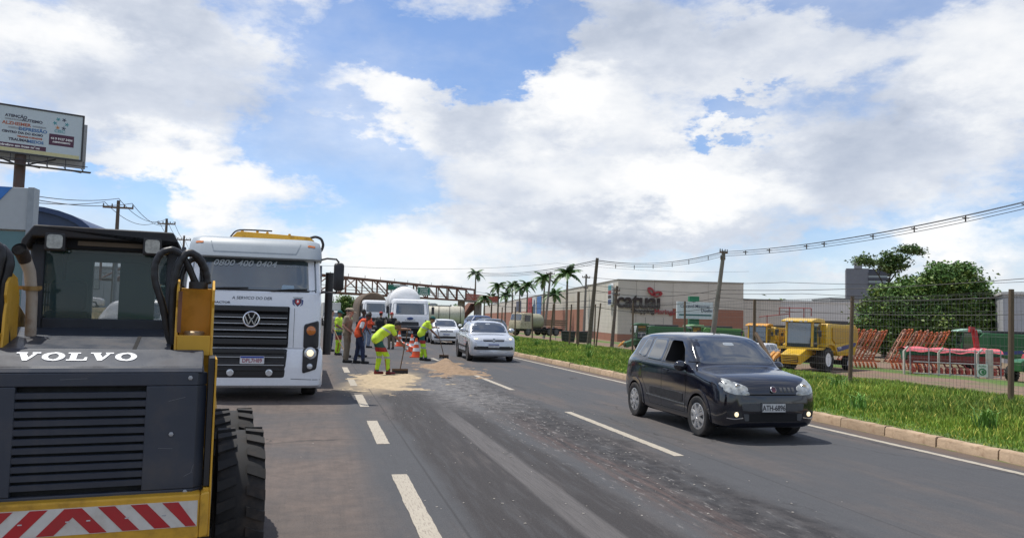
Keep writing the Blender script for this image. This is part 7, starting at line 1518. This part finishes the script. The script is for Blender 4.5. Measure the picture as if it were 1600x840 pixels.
def billboard():
    t = thing('billboard', 'tall single-post billboard with dark frame and coloured words', 'billboard', (-21.25, 62.2, 0), math.atan2(1.3, 3.15)); zb, zt, xr, xl = 12.6, 15.85, 3.75, -4.4
    b = MB(); b.box(xl, xr, -.4, -.3, zb, zt); bd = b.build('face', mat('board_pale_blue', (.50, .58, .62), .6, var=.03), t); b = MB(); b.box(xl+.4, xr+.45, .5, .6, zb-.5, zt-.35); b.build('rear_face', mat('board_back', (.35, .35, .36), .8, var=.15), t)
    fm = mat('frame_dark', (.045, .045, .05), .6)
    for x0, x1, z0, z1 in ((xl, xr, zt, zt+.12), (xr, xr+.12, zb-.1, zt+.12), (xl, xr, zb-.12, zb)): q = MB(); q.box(x0, x1, -.44, -.25, z0, z1); q.build('frame_bar', fm, t)
    q = MB(); q.box(xl, xr-.1, -.405, -.40, zb+.02, zb+.28); q.build('yellow_band', mat('band_yellow', (.58, .55, .30), .6), bd)
    mg = mat('board_maroon', (.085, .03, .06), .6); q = MB(); q.box(xl, 1.5, -.408, -.40, zb+.30, zb+.62); q.box(1.65, 3.25, -.408, -.40, zb+.85, zb+1.68); q.build('maroon_panel', mg, bd)
    def wd(s, x, z, sz, col, sx=1.25): text(s, sz, mat('board_text_'+col, {'k': (.05, .05, .08), 'r': (.40, .12, .07), 'b': (.06, .16, .36), 't': (.16, .38, .42), 'g': (.30, .33, .36), 'w': (.7, .7, .7)}[col], .6), bd, 'board_lettering', (x, -.412, zb+z), ext=.002, bold=.010, sx=sx)
    wd('ATENÇÃO', -.45, 2.58, .27, 'k', 1.05); wd('COMUNICAÇÃO', -.55, 2.34, .15, 'g', 1.0); wd('AUTISMO', .55, 2.38, .27, 'k', 1.1); wd('ALZHEIMER', -.4, 2.04, .32, 'r', 1.05); wd('PARKINSON', 1.0, 2.02, .15, 'g', 1.0); wd('ANSIEDADE', -.5, 1.74, .15, 'g', 1.0); wd('DEPRESSÃO', .62, 1.72, .32, 'b', 1.05)
    wd('CENTRO DIA DO IDOSO', .0, 1.42, .22, 'k', 1.02); wd('TERAPIAS CUIDADOS', .45, 1.16, .16, 'r', 1.0); wd('TRAUMAS', -.22, .90, .26, 'k', 1.05); wd('MEDOS', .82, .88, .29, 'b', 1.05)
    wd('Seu cérebro em boas mãos', -.35, .46, .22, 'w', 1.2); wd('44 9 9127 3404', 2.45, 1.35, .22, 'w', 1.0); wd('AGENDAMENTO', 2.45, 1.10, .15, 'w', 1.0); wd('CISC', 2.3, 1.92, .30, 't', 1.1)
    for k in range(6):
        a = 2*PI*k/6; q = MB(); 
        for j in range(5): q.bar((2.35+.38*math.cos(a), -.408, zb+2.5+.36*math.sin(a)), (2.35+.38*math.cos(a)+.14*math.cos(j*1.2566+a), -.408, zb+2.5+.36*math.sin(a)+.14*math.sin(j*1.2566+a)), .05, .01, up=(0, 1, 0))
        q.build('logo_star', [mat('star_teal', (.06, .30, .34), .6), mat('star_navy', (.05, .06, .10), .6), mat('star_orange', (.60, .25, .08), .6)][[0, 1, 0, 0, 2, 1][k]], bd)
    q = MB(); q.cyl((0, .1, 0), (0, .1, zb-.1), .36, n=18); q.lathe([(.42, 8.2), (.42, 8.5)], (0, .1, 0), (0, 0, 1), 18); q.build('post', mat('post_rust', (.09, .065, .06), .6, var=.2, vs=2, dirt=(.16, .07, .04), dirt_amt=.5), t)
    for x in np.linspace(xl+.3, xr+.2, 8):
        q = MB(); q.bar((x, -.3, zb-.1), (x, -.5, zb-.85), .05); q.bar((x, .5, zb-.5), (x, -.5, zb-.85), .04); q.build('catwalk_bracket', fm, t)
    q = MB(); q.box(xl, xr+.7, -.85, -.3, zb-.93, zb-.87); q.box(xl, xr+.5, -.45, -.40, zb-.5, zb-.45); q.build('catwalk', fm, t)
    for x in (-2.4, .2, 2.8): q = MB(); q.bar((x, -.7, zb-.9), (x+.9, -1.6, zb-1.15), .06); q.build('lamp_arm', fm, t)
    q = MB(); q.bar((-2.2, .1, zb-.1), (0, .1, zb-.9), .1); q.bar((2.2, .1, zb-.1), (0, .1, zb-.9), .1); q.build('strut', fm, t)
billboard()
# raised lot with a parked car, seen through the loader cab
xs_ = np.array([-70, -40, -30, -20, -14.2, -13.0]); b = MB()
b.loft([[(-70, 46, -.2), (-11.0, 46, -.2), (-11.0, 118, -.2), (-70, 118, -.2)], [(-70, 52, 1.6), (-13.5, 52, 1.6), (-13.5, 116, 1.6), (-70, 116, 1.6)]]); o = b.build('terrace', mat('terrace_earth', (.22, .18, .10), .95, var=.3, vs=1, bump=.5, bs=6, dirt=(.08, .11, .03), dirt_amt=.5, dirt_s=.6), sm=0); kind(o, 'structure')
generic_hatch('hatchback', 'white car parked on the raised lot seen through the loader cab', 'car', (-22.6, 84, 1.6), R(95), MATS['white_car_paint'], 4.1, 1.7, 1.5, face=False)
plain_building('warehouse', 'pale grey workshop behind the raised lot', (-34, 112, 1.6), 0, 26, 10, 5.2, mat('workshop_grey', (.38, .42, .46), .7, var=.08), roof=M_GALV, wins=5)
t, bvv_ = generic_hatch('service_van', 'white road-patrol van with orange stripe and roof beacon', 'van', (-4.55, 27.3, 0), R(88), MATS['white_car_paint'], 4.4, 1.8, 1.95, face=True)
for s in ('x-', 'x+'): strip(bvv_, s, [(-1.9, .98), (2.1, 1.05)], .16, 'orange_stripe', mat('stripe_orange', (.62, .13, .03), .4), t, off=.012)
b = MB(); b.box(-.45, .45, -.35, -.05, 1.93, 2.06); b.build('beacon_bar', mat('beacon_red', (.55, .05, .03), .2, coat=1), t, bev=.04)
t = thing('service_kiosk', 'pale green service kiosk with dark windows behind the loader', 'building', (-4.6, 34, 0)); kg = mat('kiosk_green', (.36, .52, .46), .6, var=.05)
for k in range(4): x = -2.6+k*1.3; b = MB(); b.box(x, x+1.27, 0, .2, 0, 1.0); b.build('wall_panel', kg, t); b = MB(); b.box(x+.05, x+1.2, .05, .1, 1.0, 2.5); b.build('window', mat('kiosk_glass', (.05, .11, .12), .1), t)
b = MB(); b.box(-2.8, 2.8, -.6, 3, 2.52, 3.3); b.build('fascia', kg, t, bev=.02); b = MB(); b.box(-2.6, 2.6, .22, 3, 0, 2.5); b.build('core', M_GREY, t)
t = thing('warning_sign', 'yellow diamond warning sign with black bent arrows on a post', 'road sign', (-3.95, 20.3, 0)); b = MB(); b.prism([(0, -.40), (.40, 0), (0, .40), (-.40, 0)], 'y', 0, .012); bd = b.build('plate', mat('sign_yellow', (.68, .42, .03), .45, var=.06), t, loc=(0, -.045, 2.37)); b = MB(); b.cyl((0, 0, 0), (0, 0, 2.75), .035); b.build('post', M_GALV, t)
for k, (x, z, l) in enumerate(((-.16, -.1, .30), (-.02, -.16, .36), (.12, -.06, .26))): q = MB(); q.bar((x, -.006, z), (x+.10, -.006, z+l), .055, .01, up=(0, 1, 0)); q.bar((x+.10, -.006, z+l), (x-.02, -.006, z+l*.8), .05, .01, up=(0, 1, 0)); q.build('arrow', M_TXT, bd, sm=0)

# ================================================================== poles and cables
M_PCON = mat('pole_concrete', (.20, .185, .165), .9, var=.2, vs=2, stretch=(1, 1, .4), dirt=(.10, .085, .07), dirt_amt=.5, dirt_s=1.5); M_PWD = mat('pole_wood', (.11, .085, .065), .9, var=.3, vs=3, stretch=(5, 5, .5), bump=.3)
def pole(label, base, top, r, m, arms=(), group='utility poles', name='utility_pole', gear=False):
    base, top = Vector(base), Vector(top); t = thing(name, label, 'pole', base, 0, group); v = top-base
    b = MB(); b.tube([(0, 0, 0), v*.5, v], [r*1.25, r, r*.75], 10); b.build('shaft', m, t)
    for h, w_, ang in arms:
        p = v*h; d = Vector((math.cos(ang), math.sin(ang), 0)); q = MB(); q.bar(p-d*w_/2, p+d*w_/2, .11, .13, up=(0, 0, 1)); a = q.build('crossarm', M_WOOD, t)
        for k in (-.48, -.2, .2, .48):
            i = p+d*w_*k; q = MB(); q.lathe([(.03, .06), (.07, .10), (.03, .16), (.06, .20), (.02, .28)], i, (0, 0, 1), 8); q.build('insulator', M_GREY, a)
    if gear:
        q = MB(); q.box(-.16, .16, -.16, .16, 0, .5); q.xf(Matrix.Translation(v*.66+Vector((.28, 0, 0)))); q.build('cable_box', M_GREY, t)
    return t
pole('tall leaning grey pole carrying the spaced cables, behind the black car roof', (30.0, 55.0, -1.8), (30.62, 53.9, 7.25), .19, M_PCON, ((.985, .9, .4), (.93, .5, .4)))
pole('dark wooden pole at the mall corner, taller of the two', (21.3, 58.9, -1.7), (21.75, 58.2, 6.6), .17, M_PWD, ())
pole('shorter dark pole right of the mall corner', (29.9, 75.4, -1.8), (30.2, 74.8, 5.2), .17, M_PWD, ((.93, .8, .3), (.86, .8, .3)))
pole('slim pale concrete pole left of the dark wooden pole', (37.2, 104.6, -1.8), (37.2, 103.9, 8.1), .18, M_PCON, ((.95, 1.6, .5), (.8, .8, .5)))
pole('leaning pale concrete pole beside the blue mall banner', (37.4, 125.2, -1.8), (38.1, 124.2, 9.5), .20, M_PCON, ((.97, 2.0, .5),))
pole('nearest wooden pole above the loader cab', (-14.1, 60, 0), (-14.1, 60, 9.3), .15, M_PWD, ((.945, 2.0, 0),)); pole('second wooden pole above the loader cab', (-15.35, 85, 0), (-15.35, 85, 10.9), .16, M_PWD, ((.95, 1.7, 0),)); pole('farthest wooden pole between loader cab and crane truck', (-18.4, 115, 0), (-18.4, 115, 11.9), .17, M_PWD, ((.95, 1.8, 0),))
pole('plain concrete pole seen through the loader window', (-19.2, 70, 1.5), (-19.2, 70, 6.6), .24, M_PCON, ((.6, .8, 0),))
pole('thin steel lamp pole seen under the footbridge', (3.4, 170, -1), (3.4, 170, 5.2), .09, M_GALV, ())
def cable(pts, sag, r, name, label, group):
    mb = MB()
    for a, b in zip(pts, pts[1:]):
        a, b = Vector(a), Vector(b); mb.tube([a.lerp(b, k/22)-Vector((0, 0, sag*4*(k/22)*(1-k/22))) for k in range(23)], r, 5)
    o = mb.build(name, M_WIRE, sm=60); tag(o, label, 'cable', group); return o
A = Vector((30.62, 53.9, 7.15)); Bp = Vector((21.75, 58.2, 6.2)); Nr = Vector((33.5, 27.2, 8.15)); Fa = Vector((18.5, 95, 7.2))
for k, (dx, dz) in enumerate(((-.22, .0), (-.05, -.14), (.15, .04), (.0, -.30))):
    o = Vector((dx, dx*.5, dz)); cable([Nr+o, A+o, Bp+Vector((0, 0, .2))+o*.8, Fa+o], .55, .017, 'spacer_cable', ['leftmost', 'middle', 'rightmost', 'lowest'][k]+' of the four bundled overhead cables held by spacers, from upper right to leaning pole', 'bundled overhead cables')
def spacer(p, ax, lb):
    t = thing('cable_spacer', lb, 'spacer', p, ax, 'spacers on the bundled cables'); q = MB(); q.box(-.22, .22, -.025, .025, -.025, .025); q.box(-.025, .025, -.025, .025, -.20, .14); q.build('clamp_cross', mat('clamp', (.10, .08, .065), .7), t)
for a, b, ks in ((Nr, A, (.10, .22, .34, .45, .60, .66, .80, .90)), (A, Bp, (.12, .27, .40, .55, .70, .85))):
    for i_, u in enumerate(ks): od = ('first', 'second', 'third', 'fourth', 'fifth', 'sixth', 'seventh', 'eighth')[(len(ks)-1-i_) if a is Nr else i_]; lb = od+' cross-shaped cable spacer from the leaning pole, on the span to the '+('right' if a is Nr else 'left'); p = a.lerp(b, u)-Vector((0, 0, .55*4*u*(1-u)+.1)); spacer(p, math.atan2((b-a).y, (b-a).x)+PI/2, lb)
for i, (z0, z1, z2) in enumerate(((4.2, 4.0, 5.4), (2.9, 2.7, 3.0), (3.6, 3.2, 4.2))):
    cable([(44, 30, z2), (30.35, 54.3, z0), (21.6, 58.4, z1), (20, 100, z1+1)], .5, .022, 'service_cable', ['highest', 'lowest', 'middle'][i]+' of three thin service cables strung low between the poles behind the fence', 'low service cables')
cable([(30.05, 75, 4.9), (37.2, 104, 6.2), (38, 124.4, 8.6)], .6, .02, 'service_cable', 'service cable running away along the pale concrete poles', None)
cable([(92, 74, 8.2), (60, 90, 7.2), (37.2, 104, 7.7)], .5, .03, 'service_cable', 'high thin cable behind the tree and above the warehouses', None)
cable([(92, 70, 6.2), (60, 86, 5.6), (37.2, 104, 6.6)], .5, .03, 'service_cable', 'second thin cable below the highest one above the warehouses', None)
for k, dx in enumerate((-.9, 0, .9)):
    cable([(-14.4+dx*.8, 25, 6.6+abs(dx)*-.3), (-14.1+dx, 60, 9.15+(0 if dx else .3)), (-15.35+dx*.8, 85, 10.6+(0 if dx else .3)), (-18.4+dx*.8, 115, 11.6), (-24+dx, 170, 12)], .9, .022, 'power_line', ['left', 'raised middle', 'right'][k]+' one of three thin power lines on the wooden poles above the loader', 'left power lines')
cable([(-60, 150, 12.5), (3, 150, 10.6), (60, 190, 16.0), (140, 230, 19)], 1.0, .03, 'power_line', 'long faint power line crossing high behind the footbridge', None)
# far wooded horizon
def treeline(name, pts, seed, hh):
    g = np.random.default_rng(seed); bl = []
    for (xa, ya), (xb, yb) in zip(pts, pts[1:]):
        n = int(math.hypot(xb-xa, yb-ya)/9)
        for k in range(n): u = k/n; s = g.uniform(.6, 1.25); bl.append((xa+(xb-xa)*u+g.normal()*3, ya+(yb-ya)*u+g.normal()*3, -1+hh*.42*s, 6.5, 5, hh*.5*s))
    o = leaf_cloud(name, M_LEAF, bl, 26000, .8, None, seed, cl=.3); kind(o, 'stuff')
treeline('far_woods', [(-160, 240), (-60, 300), (20, 330), (70, 320)], 11, 7)
treeline('far_trees', [(90, 190), (150, 175), (230, 120)], 12, 7)
